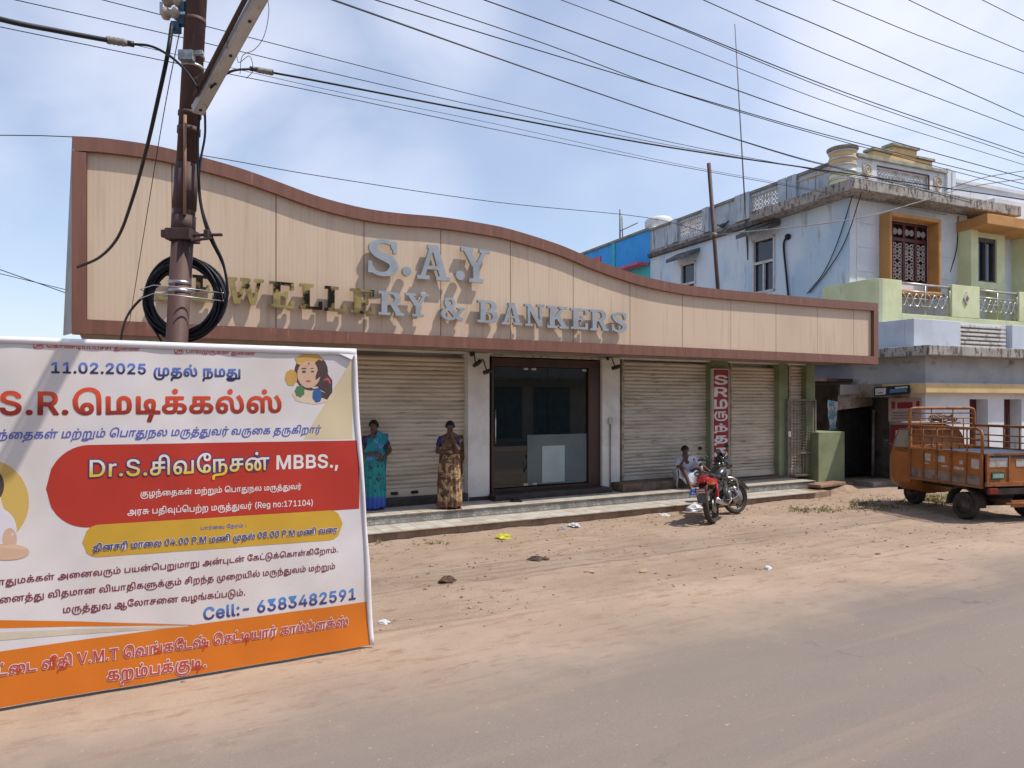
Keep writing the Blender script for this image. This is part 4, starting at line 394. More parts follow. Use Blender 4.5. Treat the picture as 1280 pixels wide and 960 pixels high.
for c_, row in zip(ORDER, GLYPH_ROWS):
    lights = [[(r_[i] * 10, r_[i + 1] * 10) for i in range(0, len(r_), 2)] for r_ in row[1:]]
    GL[c_] = (row[0] * 10, [fatten(r_, 2) for r_ in lights], [fatten(r_, -12) for r_ in lights], [fatten(r_, -44) for r_ in lights])
SLAB = {c_: [row[0], row[1:]] for c_, row in zip('LEJAYNKWBRS&.', SLAB_ROWS)}
def fill_outline(contours, depth=0.0):
    """closed outlines (lists of (x, y)) -> vertices, faces of a filled flat or thick shape"""
    cu = bpy.data.curves.new('tmp', 'CURVE'); cu.dimensions = '2D'; cu.fill_mode = 'BOTH'; cu.extrude = depth / 2
    for r_ in contours:
        sp = cu.splines.new('POLY'); sp.points.add(len(r_) - 1); sp.use_cyclic_u = True
        for p, q in zip(sp.points, r_): p.co = (q[0], q[1], 0, 1)
    ob = bpy.data.objects.new('tmp', cu); me = bpy.data.meshes.new_from_object(ob)
    vs = [v.co.copy() for v in me.vertices]; fs = [tuple(p.vertices) for p in me.polygons]
    bpy.data.objects.remove(ob); bpy.data.curves.remove(cu); bpy.data.meshes.remove(me)
    return vs, fs
def text_outline(t, weight=0):
    x = 0; out = []
    for c in clusters(t):
        if c == ' ': x += 280; continue
        e = GL[c]; pad = 26 if weight else 8
        x += pad / 2
        for r_ in e[1 + weight]: out.append([(q[0] + x, q[1]) for q in r_])
        x += e[0] + pad / 2
    return out, x

# ------------------------------------------------------------------ ground and road (street frame: s along, D across)
def ground_mat(name, road):
    m = bpy.data.materials.new(name); m.use_nodes = True; t = m.node_tree; n = t.nodes; l = t.links
    p = n['Principled BSDF']; p.inputs['Roughness'].default_value = .95; p.inputs['Specular IOR Level'].default_value = .15
    c = n.new('ShaderNodeTexCoord'); sep = n.new('ShaderNodeSeparateXYZ'); l.new(c.outputs['Object'], sep.inputs[0])
    def nz(sc, st=(1, 1, 1), det=8, ro=.6):
        mpn = n.new('ShaderNodeMapping'); mpn.inputs['Scale'].default_value = st; l.new(c.outputs['Object'], mpn.inputs[0])
        x = n.new('ShaderNodeTexNoise'); x.inputs['Scale'].default_value = sc; x.inputs['Detail'].default_value = det; x.inputs['Roughness'].default_value = ro
        l.new(mpn.outputs[0], x.inputs[0]); return x.outputs[0]
    def rng(o, a, b, c0=0, c1=1):
        r = n.new('ShaderNodeMapRange'); r.interpolation_type = 'SMOOTHSTEP'; l.new(o, r.inputs[0]); r.inputs[1].default_value = a; r.inputs[2].default_value = b
        r.inputs[3].default_value = c0; r.inputs[4].default_value = c1; return r.outputs[0]
    def mx(f, a, b):
        x = n.new('ShaderNodeMix'); x.data_type = 'RGBA'; l.new(f, x.inputs[0])
        for i, q in ((6, a), (7, b)):
            if isinstance(q, tuple): x.inputs[i].default_value = (*q, 1)
            else: l.new(q, x.inputs[i])
        return x.outputs[2]
    def ma(op, a, b):
        x = n.new('ShaderNodeMath'); x.operation = op
        for i, q in ((0, a), (1, b)):
            if isinstance(q, (int, float)): x.inputs[i].default_value = q
            else: l.new(q, x.inputs[i])
        return x.outputs[0]
    dirt = mx(rng(nz(.8), .35, .68), (.375, .286, .217), (.315, .235, .174))
    dirt = mx(rng(nz(5, (.55, 1.4, 1), 10, .7), .5, .68), dirt, (.26, .172, .118))
    dirt = mx(rng(nz(38, det=4, ro=.8), .58, .74), dirt, (.46, .355, .275))
    dirt = mx(rng(nz(70, det=3, ro=.8), .60, .72), dirt, (.20, .135, .095))
    # faint tyre tracks along the verge
    dirt = mx(rng(nz(2.2, (.12, 3.2, 1), 7, .6), .54, .66, 0, .55), dirt, (.27, .18, .125))
    if road:
        asp = mx(rng(nz(.5, (.3, 1, 1)), .35, .7), (.225, .188, .162), (.185, .155, .138))
        asp = mx(rng(nz(150, det=2), .5, .66, 0, .6), asp, (.135, .118, .108))
        asp = mx(rng(nz(90, det=2), .62, .74, 0, .6), asp, (.30, .25, .215))
        asp = mx(rng(nz(1.3, (.1, 2.2, 1), 6), .5, .7, 0, .6), asp, (.26, .205, .165))
        D = sep.outputs[1]
        vo = n.new('ShaderNodeTexVoronoi'); vo.feature = 'DISTANCE_TO_EDGE'; vo.inputs['Scale'].default_value = .45
        wob = n.new('ShaderNodeVectorMath'); wob.operation = 'MULTIPLY_ADD'; nn_ = n.new('ShaderNodeTexNoise'); nn_.inputs['Scale'].default_value = 2.2; nn_.inputs['Detail'].default_value = 8; l.new(c.outputs['Object'], nn_.inputs[0])
        l.new(nn_.outputs['Color'], wob.inputs[0]); wob.inputs[1].default_value = (.9, .9, 0); l.new(c.outputs['Object'], wob.inputs[2]); l.new(wob.outputs[0], vo.inputs[0])
        crack = ma('MULTIPLY', rng(vo.outputs[0], .0, .007, .7, 0), rng(nz(.6), .5, .6))
        asp = mx(crack, asp, (.12, .10, .09))
        asp = mx(rng(nz(26, det=2), .70, .74, 0, .8), asp, (.36, .30, .25))
        e = ma('ADD', D, ma('MULTIPLY', ma('SUBTRACT', nz(.55, (1, 1, 1), 6), .5), 2.4))
        e = ma('ADD', e, ma('MULTIPLY', ma('SUBTRACT', nz(6, (1, 1, 1), 5), .5), .55))
        col = mx(rng(e, 4.1, 5.9), asp, dirt)
    else: col = dirt
    l.new(col, p.inputs['Base Color'])
    b = n.new('ShaderNodeBump'); b.inputs['Strength'].default_value = .5 if road else .9; b.inputs['Distance'].default_value = .006 if road else .02
    hgt = ma('ADD', nz(22, det=8, ro=.75), ma('MULTIPLY', nz(90, det=3), .35))
    l.new(hgt, b.inputs['Height']); l.new(b.outputs[0], p.inputs['Normal'])
    return m
def fb(s, D, sc, oct=4): return mn.fractal(Vector((s * sc, D * sc, 3.3)), 1.0, 2.0, oct)
def gz(s, D):
    k = min(1, max(0, (D - 5.9) / .8))
    if D > 10.6: k *= max(0, 1 - (D - 10.6) / .4) if s < 17 else 1
    return k * (.018 * fb(s, D, .9, 3) + .012 * fb(s, D * 1.6, 4.5, 4) - .0)
def axis(a, b, st, far):
    o = []; x = a
    while x < b: o.append(x); x += st
    o.append(b); g = st; x = b
    while x < far: g *= 1.6; x += g; o.append(x)
    g = st; x = a
    while x > -far: g *= 1.6; x -= g; o.insert(0, x)
    return o
SX = axis(-3, 23, .09, 1500); DX = axis(5.6, 13.5, .07, 1500)
m = M(); ns = len(SX)
m.add([(s, D, gz(s, D) if -3 <= s <= 23 and 5.6 <= D <= 13.5 else 0) for D in DX for s in SX],
      [(j * ns + i, j * ns + i + 1, (j + 1) * ns + i + 1, (j + 1) * ns + i) for j in range(len(DX) - 1) for i in range(ns - 1)], True)
m.build('ground', ground_mat('dirt', False), frame=FS, kind='structure')
m = M(); RS = axis(-4, 26, 1.0, 1400); nr = len(RS)
RD = [-2.2, 0, 2, 4, 5.2, 6.3]; zz = [.004, .03, .035, .022, .012, .004]
m.add([(s, D, z) for D, z in zip(RD, zz) for s in RS],
      [(j * nr + i, j * nr + i + 1, (j + 1) * nr + i + 1, (j + 1) * nr + i) for j in range(len(RD) - 1) for i in range(nr - 1)], True)
m.build('road', ground_mat('dusty_asphalt', True), frame=FS, kind='structure')

# tiled steps in front of the shop
def tile_mat(name, ca, cb, cj, tw, th, axes, line=False):
    m = bpy.data.materials.new(name); m.use_nodes = True; t = m.node_tree; n = t.nodes; l = t.links
    p = n['Principled BSDF']; p.inputs['Roughness'].default_value = .6; p.inputs['Specular IOR Level'].default_value = .3
    c = n.new('ShaderNodeTexCoord'); sep = n.new('ShaderNodeSeparateXYZ'); l.new(c.outputs['Object'], sep.inputs[0])
    cmb = n.new('ShaderNodeCombineXYZ'); l.new(sep.outputs[axes[0]], cmb.inputs[0]); l.new(sep.outputs[axes[1]], cmb.inputs[1])
    b = n.new('ShaderNodeTexBrick'); l.new(cmb.outputs[0], b.inputs[0]); b.offset = 0
    b.inputs['Color1'].default_value = (*ca, 1); b.inputs['Color2'].default_value = (*cb, 1); b.inputs['Mortar'].default_value = (*cj, 1)
    b.inputs['Scale'].default_value = 1; b.inputs['Mortar Size'].default_value = .007; b.inputs['Brick Width'].default_value = tw; b.inputs['Row Height'].default_value = th
    x = n.new('ShaderNodeTexNoise'); x.inputs['Scale'].default_value = 5; x.inputs['Detail'].default_value = 8; l.new(c.outputs['Object'], x.inputs[0])
    r = n.new('ShaderNodeMapRange'); l.new(x.outputs[0], r.inputs[0]); r.inputs[1].default_value = .45; r.inputs[2].default_value = .7; r.inputs[4].default_value = .7
    mxn = n.new('ShaderNodeMix'); mxn.data_type = 'RGBA'; l.new(r.outputs[0], mxn.inputs[0]); l.new(b.outputs[0], mxn.inputs[6]); mxn.inputs[7].default_value = (.30, .22, .16, 1)
    out = mxn.outputs[2]
    if line:
        b2 = n.new('ShaderNodeTexBrick'); l.new(cmb.outputs[0], b2.inputs[0]); b2.offset = .37; b2.inputs['Scale'].default_value = 1
        b2.inputs['Mortar Size'].default_value = .006; b2.inputs['Brick Width'].default_value = .09; b2.inputs['Row Height'].default_value = .048
        b2.inputs['Color1'].default_value = (1, 1, 1, 1); b2.inputs['Color2'].default_value = (.55, .58, .58, 1); b2.inputs['Mortar'].default_value = (.5, .5, .5, 1)
        mu = n.new('ShaderNodeMix'); mu.data_type = 'RGBA'; mu.blend_type = 'MULTIPLY'; mu.inputs[0].default_value = 1; l.new(out, mu.inputs[6]); l.new(b2.outputs[0], mu.inputs[7]); out = mu.outputs[2]
    l.new(out, p.inputs['Base Color']); return m
s_end_u = ps(1019, 613, 11.07)[0]; s_end_l = ps(1041, 622, 10.45)[0]; S_L = ps(85, 415, 10.5)[0]
T1, T2 = .13, .28
steps = thing('tiled_steps', 'two low steps of pale grey tiles with a patterned riser, below the shop shutters', 'steps', SW(6, 10.45), AL)
concrete = P('concrete', (.30, .25, .20), (.22, .175, .135), 2.5, .9, .8, 30, c3=(.16, .12, .09), s3=9)
mold = P('old_cement', (.33, .235, .165), (.235, .165, .115), 4, .95, 1, 30, c3=(.15, .11, .085), s3=14)
m = M(); m.box(S_L - .2, 10.49, -.3, s_end_l, 13.2, T1 - .012); m.box(S_L - .2, 11.09, .1, s_end_u, 13.2, T2 - .012); m.build('step_core', mold, steps, FS)
for n_, s1, d0, d1, z in (('lower_tread', s_end_l - .5, 10.43, 11.08, T1), ('upper_tread', s_end_u, 11.05, 12.05, T2)):
    m = M()
    m.box(S_L - .2, d0, z - .011, s1, d1, z); m.build(n_, tile_mat(n_ + '_tile', (.48, .46, .41), (.39, .37, .33), (.20, .16, .125), .30, .30, (0, 1)), steps, FS)
m = M(); m.box(S_L - .2, 11.07, T1 + .001, s_end_u - .02, 11.087, T2 - .012); m.build('patterned_riser', tile_mat('riser_tile', (.42, .41, .38), (.26, .26, .25), (.46, .43, .38), .29, .3, (0, 2), True), steps, FS)
# rough cement apron past the tiles
ap = M()
def apron(s0, s1, d0, d1, z):
    nu, nv = 26, 10
    def f(u, v):
        s = s0 + (s1 - s0) * u; D = d0 + (d1 - d0) * v + .22 * fb(s, 1.7, .8, 3) * (1 - v)
        return (s, D, z * (1 if v > .02 else 0) - .05 * u * 0 + .025 * fb(s, D, 2.2, 3) - .02)
    ap.grid(f, nu, nv, False)
    ap.add([(s0, d1, z - .02), (s1, d1, z - .02), (s1, d1, -.3), (s0, d1, -.3)], [(0, 1, 2, 3)])
    return ap
apron(s_end_l - .02, ps(1113, 628, 10.3)[0] - .6, 10.5, 14.5, .16)
ap.build('cement_apron', mold, frame=FS, origin=(s_end_l, 11, 0), label='broken brown cement slab at the end of the tiled steps, before the green half wall', cat='slab')
m = M(); m.box(ps(1104, 0, 10.8)[0], 11.05, 0, ps(1112, 0, 10.8)[0] + .75, 11.6, .12)
m.build('loose_stone_slab', concrete, frame=FS, origin=(ps(1104, 0, 10.8)[0], 11.05, 0), bevel=.02, label='loose flat grey stone slab lying on the ground left of the orange truck front wheel', cat='stone slab')
m = M(); mt = Matrix.Translation((ps(1030, 0, 11)[0], 10.92, .20)) @ Matrix.Rotation(R(8), 4, 'Z')
m.xbox(-.55, -.16, -.04, .55, .16, .03, mt); m.build('broken_step_slab', P('brick_red_slab', (.30, .17, .115), (.2, .12, .085), 6, .9, .8), frame=FS, origin=(ps(1030, 0, 11)[0], 10.92, .16), bevel=.015, label='broken reddish slab lying on the end of the tiled steps', cat='slab')

# ------------------------------------------------------------------ the shop
WD = 11.9        # wall plane
shop = thing('jewellery_shop', 'single storey jewellery shop with a curved beige sign front, brown frame and rolling shutters', 'shop', SW(6, WD), AL)
white_wall = P('white_wall', (.70, .68, .65), (.58, .55, .51), 1.6, .8, .3, 20, c3=(.26, .20, .15), s3=5, st3=(1.5, 1, .5), lo3=.62, hi3=.78)
green_paint = P('green_paint', (.23, .26, .15), (.175, .20, .115), 2, .75, .3, 20, c3=(.16, .17, .10), s3=6, lo3=.63, hi3=.8)
dark_brown = P('dark_brown_wood', (.055, .026, .018), (.03, .014, .01), 3, .45, .2, 30, stretch=(1, 1, .2), spec=.5)
dark_plinth = P('dark_granite', (.045, .035, .03), (.025, .02, .017), 9, .5, spec=.5)
soffit_m = P('soffit_cement', (.30, .25, .21), (.2, .165, .14), 2, .9)
steel = P('steel', (.55, .55, .54), (.4, .4, .4), 6, .35, metal=1)
black_plastic = P('black_plastic', (.02, .02, .022), (.035, .03, .03), 8, .45, spec=.4)
SR_ = ps(1018, 0, WD)[0]
def sU(u, D=WD): return ps(u, 0, D)[0]
ZS = 2.98
# body: walls, roof, inner room
m = M()
m.box(S_L + .1, WD + .35, 0, sU(586), WD + .55, 3.3)          # wall right behind the left shutters
m.box(sU(776), WD + .35, 0, SR_, WD + .55, 3.3)
m.box(S_L + .1, WD + .55, 0, S_L + .35, 21, 3.3); m.box(SR_ - .25, WD + .55, 0, SR_, 21, 3.3); m.box(S_L + .1, 20.8, 0, SR_, 21, 3.3)
m.build('wall', white_wall, shop, FS)
m = M(); m.box(S_L + .1, WD - .1, 3.3, SR_, 21.2, 3.5); m.build('roof', soffit_m, shop, FS)
m = M(); m.box(S_L + .1, 10.62, ZS + .03, ps(1094, 0, 10.6)[0], WD + .35, ZS + .1); m.build('soffit', soffit_m, shop, FS)
m = M(); m.box(S_L + .1, WD + .02, ZS, SR_, WD + .35, 3.29); m.build('lintel_beam', white_wall, shop, FS)
# inner room
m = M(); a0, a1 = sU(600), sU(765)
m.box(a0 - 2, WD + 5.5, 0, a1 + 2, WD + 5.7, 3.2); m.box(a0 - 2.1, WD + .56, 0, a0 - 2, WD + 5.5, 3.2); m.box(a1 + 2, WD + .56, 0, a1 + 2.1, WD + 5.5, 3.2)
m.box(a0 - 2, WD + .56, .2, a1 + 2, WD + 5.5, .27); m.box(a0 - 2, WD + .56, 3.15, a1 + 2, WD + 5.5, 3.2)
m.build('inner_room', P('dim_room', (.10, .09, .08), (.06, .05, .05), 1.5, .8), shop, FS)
# pillars
for u0, u1, mt, nm, zb in ((585, 612, white_wall, 'white_pillar', T2), (753, 775, white_wall, 'white_pillar', T2), (888.5, 911, green_paint, 'green_pillar', T2), (974, 985, green_paint, 'green_pillar', T2), (1008, 1019, green_paint, 'green_pillar', T2)):
    m = M(); m.box(sU(u0), WD, zb, sU(u1), WD + .36, ZS + .02); m.build(nm, mt, shop, FS, bevel=.008)
m = M(); m.box(sU(585) + .02, WD - .03, T2, sU(611), WD - .001, T2 + .07); m.build('pillar_skirting', dark_plinth, shop, FS)
# plinth under the left shutters and the shop floor edge
m = M(); m.box(S_L + .1, WD - .02, T2, sU(585), WD + .34, T2 + .14); m.build('black_plinth', dark_plinth, shop, FS, bevel=.006)
m = M(); m.box(sU(612) - .02, WD - .28, T2, sU(753) + .05, WD + .3, T2 + .10); m.build('door_step', dark_plinth, shop, FS, bevel=.006)

# rolling shutters
shut_a = P('shutter_paint', (.60, .52, .415), (.47, .395, .31), 2.2, .5, .15, 14, stretch=(.4, 1, 2.5), c3=(.20, .14, .10), s3=4, st3=(.5, 1, 6), lo3=.56, hi3=.76, spec=.4)
shut_b = P('shutter_paint_grey', (.57, .52, .435), (.44, .39, .32), 2.2, .5, .15, 14, stretch=(.4, 1, 2.5), c3=(.17, .12, .085), s3=5, st3=(.5, 1, 6), lo3=.54, hi3=.74, spec=.4)
def shutter(u0, u1, zb, mat, D=WD + .17, pitch=.078, locks=True, seed=0):
    s0, s1 = sU(u0, D), sU(u1, D); zt = ZS - .02
    root = None
    m = M(); n = int((zt - zb - .14) / pitch); z0 = zb + .14; rings = []
    prof = [(0, 0), (.10, -.012), (.35, -.027), (.60, -.027), (.84, -.013), (.95, .004)]
    cols = 24; pts = []
    for i in range(n):
        dz = .004 * mn.noise(Vector((i * 1.3, seed, 0))); 
        for t, d in prof: pts.append((z0 + (i + t) * pitch, d))
    pts.append((z0 + n * pitch, 0))
    vs = []; 
    for z, d in pts:
        i = int((z - z0) / pitch)
        for c in range(cols + 1):
            s = s0 + (s1 - s0) * c / cols
            vs.append((s, D + d + .012 * mn.noise(Vector((s * .9, z * .7, seed))) + .006 * mn.noise(Vector((s * 2.2, i * 3.1, seed))), z + .008 * mn.noise(Vector((s * .8, i * .37, seed + 5)))))
    k = cols + 1
    m.add(vs, [(j * k + c, j * k + c + 1, (j + 1) * k + c + 1, (j + 1) * k + c) for j in range(len(pts) - 1) for c in range(cols)], False)
    sh = m.build('rolling_shutter', mat, shop, FS)
    m = M(); m.box(s0 + .01, D - .035, zb, s1 - .01, D + .02, zb + .145); br = m.build('bottom_rail', mat, sh, FS, bevel=.008)
    m = M(); m.box(s0 - .035, D - .06, zb, s0 + .02, D + .05, ZS); m.box(s1 - .02, D - .06, zb, s1 + .035, D + .05, ZS); m.build('guide_rail', P('guide_rail_paint', (.42, .37, .30), (.25, .19, .14), 8, .6), sh, FS)
    if locks:
        m = M()
        c_ = (s0 + s1) / 2
        for q in (c_ + .32, c_ + .7):
            m.box(q, D - .055, zb + .05, q + .13, D - .034, zb + .10)
            for w_ in range(3): m.tube([(q + .03 + w_ * .035, D - .06, zb + .055), (q + .03 + w_ * .035, D - .06, zb + .095)], .012)
        m.build('lock_plate', black_plastic, sh, FS)
    return sh
shutter(96, 316, T2 + .14, shut_a, seed=1)
shutter(330, 583, T2 + .14, shut_a, seed=2)
m = M(); m.box(sU(316) - .0, WD + .0, T2 + .14, sU(330) + .02, WD + .3, ZS); m.build('white_pillar', white_wall, shop, FS)
shutter(777, 888, T2 + .10, shut_b, seed=3, locks=False)
shutter(912, 974, T2 + .06, shut_a, seed=4, locks=False)
shutter(985, 1008, T2 + .04, shut_a, seed=5, locks=False)
# ledge the man sits on
m = M(); m.box(sU(776) - .25, WD - .40, T2, sU(865), WD + .1, T2 + .17); m.build('stone_ledge', P('brown_stone', (.16, .115, .085), (.09, .065, .05), 5, .85, .6), shop, FS, bevel=.015)
m = M(); m.box(sU(888) - .2, WD - .10, T2, SR_, WD + .1, T2 + .05); m.build('shutter_sill', P('brown_stone', (.2, .15, .11)), shop, FS, bevel=.01)

# entrance: brown frame, glass, frosted panels, handle
ent_d = WD + .12
e0, e1 = sU(613, ent_d), sU(752, ent_d); et = ps(680, 449, ent_d)[1]; eb = T2 + .10
m = M(); m.box(e0 - .0, ent_d - .05, eb, e0 + .05, ent_d + .08, et); m.box(e1 - .36, ent_d - .05, eb, e1 - .0, ent_d + .12, et); m.box(e0, ent_d - .052, et - .16, e1, ent_d + .10, et)
m.box(e0, ent_d - .04, eb, e1, ent_d + .06, eb + .07)
door = m.build('door_frame', dark_brown, shop, FS, bevel=.006)
m = M(); m.box(e0 - .02, WD - .01, et + .02, e1 + .04, WD + .2, ZS); m.build('old_shutter_box', P('flaking_white', (.48, .43, .37), (.27, .2, .15), 9, .8, .5, lo=.5, hi=.6), shop, FS)
glass = bpy.data.materials.new('door_glass'); glass.use_nodes = True; p = glass.node_tree.nodes['Principled BSDF']
p.inputs['Base Color'].default_value = (.006, .012, .014, 1); p.inputs['Roughness'].default_value = .02; p.inputs['Specular IOR Level'].default_value = .8; p.inputs['Alpha'].default_value = .88
gl0, gl1 = e0 + .05, e1 - .36
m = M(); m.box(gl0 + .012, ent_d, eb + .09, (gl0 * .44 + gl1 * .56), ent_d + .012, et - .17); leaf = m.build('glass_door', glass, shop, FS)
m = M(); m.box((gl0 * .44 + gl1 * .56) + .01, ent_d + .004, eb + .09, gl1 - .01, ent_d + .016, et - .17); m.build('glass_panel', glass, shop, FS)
f0, f1 = sU(659, ent_d), sU(737, ent_d); fz = ps(690, 543, ent_d)[1]
m = M(); m.box(f0, ent_d - .006, eb + .10, min(f1, gl1 - .02), ent_d - .002, fz)
m.build('frosted_film', P('frosted_film', (.115, .15, .155), (.095, .125, .13), 2, .35, spec=.5), leaf, FS)
h0, h1 = sU(677.5, ent_d), sU(705.5, ent_d); hz = ps(690, 557, ent_d)[1]
m = M(); m.box(h0, ent_d - .011, eb + .13, h1, ent_d - .008, hz)
m.build('pale_film', P('pale_film', (.36, .44, .42), (.31, .38, .365), 2, .4, spec=.5), leaf, FS)
hs = sU(617.5, ent_d); m = M(); m.tube([(hs, ent_d - .06, ps(617, 555, ent_d)[1]), (hs, ent_d - .06, ps(617, 511, ent_d)[1])], .014)
for v in (550, 516): z = ps(617, v, ent_d)[1]; m.tube([(hs, ent_d - .06, z), (hs, ent_d, z)], .01)
m.build('door_handle', steel, leaf, FS)
m = M()
for u, v in ((657, 458), (667, 458), (730, 461), (657, 609), (668, 609)):
    s, z = ps(u, v, ent_d); z = min(max(z, eb + .12), et - .2); m.box(s - .05, ent_d - .012, z - .02, s + .05, ent_d + .02, z + .02)
m.build('glass_clamp', steel, leaf, FS)

# sign front
top_px = [(89.5, 170), (130, 172.5), (190, 181), (240, 193), (300, 210), (345, 226), (400, 246), (455, 260), (500, 266.5), (550, 271), (600, 278.5), (640, 287), (700, 306), (745, 325), (800, 344), (850, 355), (900, 361.5), (960, 367), (1030, 373.5), (1098, 379)]
tp = [ps(u, v, 10.5) for u, v in top_px]
tc_ = [(q.x, q.y) for q in cat([Vector((a, b, 0)) for a, b in tp], 5)]
s0f, s1f = tp[0][0], tp[-1][0]; zb = ps(600, 436, 10.5)[1]
def ztop(s):
    if s <= tc_[0][0]: return tc_[0][1]
    for (a, za), (b, zb_) in zip(tc_, tc_[1:]):
        if a <= s <= b: return za + (zb_ - za) * (s - a) / (b - a)
    return tc_[-1][1]
fw = .18
brown = P('brown_cladding', (.20, .09, .062), (.165, .072, .05), 1.5, .45, .12, 60, stretch=(6, 1, .3), spec=.4, c3=(.29, .13, .09), s3=8, st3=(3, 1, .3))
m = M(); SS = [s0f + (s1f - s0f) * i / 120 for i in range(121)]
def strip(pts_out, pts_in, d0, d1):
    n = len(pts_out); vs = []
    for (a, b), (c, d) in zip(pts_out, pts_in): vs += [(a, d0, b), (c, d0, d), (c, d1, d), (a, d1, b)]
    fs = []
    for i in range(n - 1):
        for k in range(4): fs.append((i * 4 + k, i * 4 + (k + 1) % 4, i * 4 + 4 + (k + 1) % 4, i * 4 + 4 + k))
    fs += [(0, 1, 2, 3), (4 * n - 1, 4 * n - 2, 4 * n - 3, 4 * n - 4)]
    m.add(vs, [f[::-1] for f in fs])
strip([(s, ztop(s)) for s in SS], [(min(max(s, s0f + .02), s1f - .02), ztop(s) - fw) for s in SS], 10.5, 11.0)
strip([(s, zb + fw) for s in SS], [(s, zb) for s in SS], 10.5, 10.75)
m.box(s0f, 10.5, zb + fw, s0f + .16, 10.75, ztop(s0f) - fw); m.box(s1f - .16, 10.5, zb + fw, s1f, 10.75, ztop(s1f) - fw)
frame_o = m.build('sign_frame', brown, shop, FS)
# grey sheet closing the left end, splayed a little
m = M(); xl = ps(78, 415, 10.7)[0]
m.add([(s0f + .01, 10.52, ztop(s0f)), (s0f + .01, 10.52, zb), (xl, 10.95, zb), (s0f - .01, 11.0, ztop(s0f))], [(0, 3, 2, 1)]); m.build('end_sheet', P('grey_sheet', (.34, .34, .35), (.27, .27, .27), 3, .6), frame_o, FS, solid=.01)
# beige cladding: fine upright ribs, a dark joint every sheet
ribs = bpy.data.materials.new('beige_ribbed_cladding'); ribs.use_nodes = True; t = ribs.node_tree; n = t.nodes; l = t.links; p = n['Principled BSDF']
p.inputs['Roughness'].default_value = .55; p.inputs['Specular IOR Level'].default_value = .3
c = n.new('ShaderNodeTexCoord')
def nzx(sc, st, det=6):
    q = n.new('ShaderNodeMapping'); q.inputs['Scale'].default_value = st; l.new(c.outputs['Object'], q.inputs[0]); x = n.new('ShaderNodeTexNoise'); x.inputs['Scale'].default_value = sc; x.inputs['Detail'].default_value = det; l.new(q.outputs[0], x.inputs[0]); return x.outputs[0]
def mxx(f, a, b, lo, hi, k=1):
    r = n.new('ShaderNodeMapRange'); r.interpolation_type = 'SMOOTHSTEP'; l.new(f, r.inputs[0]); r.inputs[1].default_value = lo; r.inputs[2].default_value = hi; r.inputs[4].default_value = k
    x = n.new('ShaderNodeMix'); x.data_type = 'RGBA'; l.new(r.outputs[0], x.inputs[0])
    for i, q in ((6, a), (7, b)):
        if isinstance(q, tuple): x.inputs[i].default_value = (*q, 1)
        else: l.new(q, x.inputs[i])
    return x.outputs[2]
wv = n.new('ShaderNodeTexWave'); wv.wave_type = 'BANDS'; wv.bands_direction = 'X'; wv.inputs['Scale'].default_value = 5.2; wv.inputs['Distortion'].default_value = 0; l.new(c.outputs['Object'], wv.inputs[0])
base = mxx(nzx(.7, (1, 1, .5)), (.60, .465, .345), (.535, .405, .30), .35, .7)
base = mxx(nzx(3, (4, 1, .25)), base, (.46, .335, .25), .5, .75, .7)
base = mxx(wv.outputs[0], base, (.45, .335, .25), .82, .97, .16)
l.new(base, p.inputs['Base Color'])
bp = n.new('ShaderNodeBump'); bp.inputs['Strength'].default_value = .05; bp.inputs['Distance'].default_value = .01; l.new(wv.outputs[0], bp.inputs['Height']); l.new(bp.outputs[0], p.inputs['Normal'])
PD = 10.575
seams = [ps(u, v, PD)[0] for u, v in ((215, 300), (345, 300), (455, 350), (551, 350), (638, 360), (716.5, 380), (787.5, 390), (853, 400), (913.5, 400), (970, 400), (1021.5, 400), (1067, 410))]
gap = seams[1] - seams[0]
edges = [s0f + .16] + [s for s in seams if s > s0f + .3] + [s1f - .16]
m = M()
for a, b in zip(edges, edges[1:]):
    k = 8; a += .006; b -= .006
    xs = [a + (b - a) * i / k for i in range(k + 1)]
    m.add([(x, PD, zb + fw) for x in xs] + [(x, PD, ztop(x) - fw + .01) for x in xs] + [(a, PD + .02, zb + fw), (a, PD + .02, ztop(a) - fw), (b, PD + .02, zb + fw), (b, PD + .02, ztop(b) - fw)],
          [(i, i + 1, i + k + 2, i + k + 1) for i in range(k)] + [(0, k + 1, 2 * k + 3, 2 * k + 2), (k, 2 * k + 4, 2 * k + 5, 2 * k + 1)])
panel = m.build('sign_panel', ribs, shop, FS)
m = M(); xs = [s0f + .02 + (s1f - s0f - .04) * i / 80 for i in range(81)]
m.add([(x, PD + .022, zb + .02) for x in xs] + [(x, PD + .022, ztop(x) - .05) for x in xs], [(i, i + 1, i + 82, i + 81) for i in range(80)]); m.build('sign_backing', P('dark_backing', (.07, .05, .04)), shop, FS)

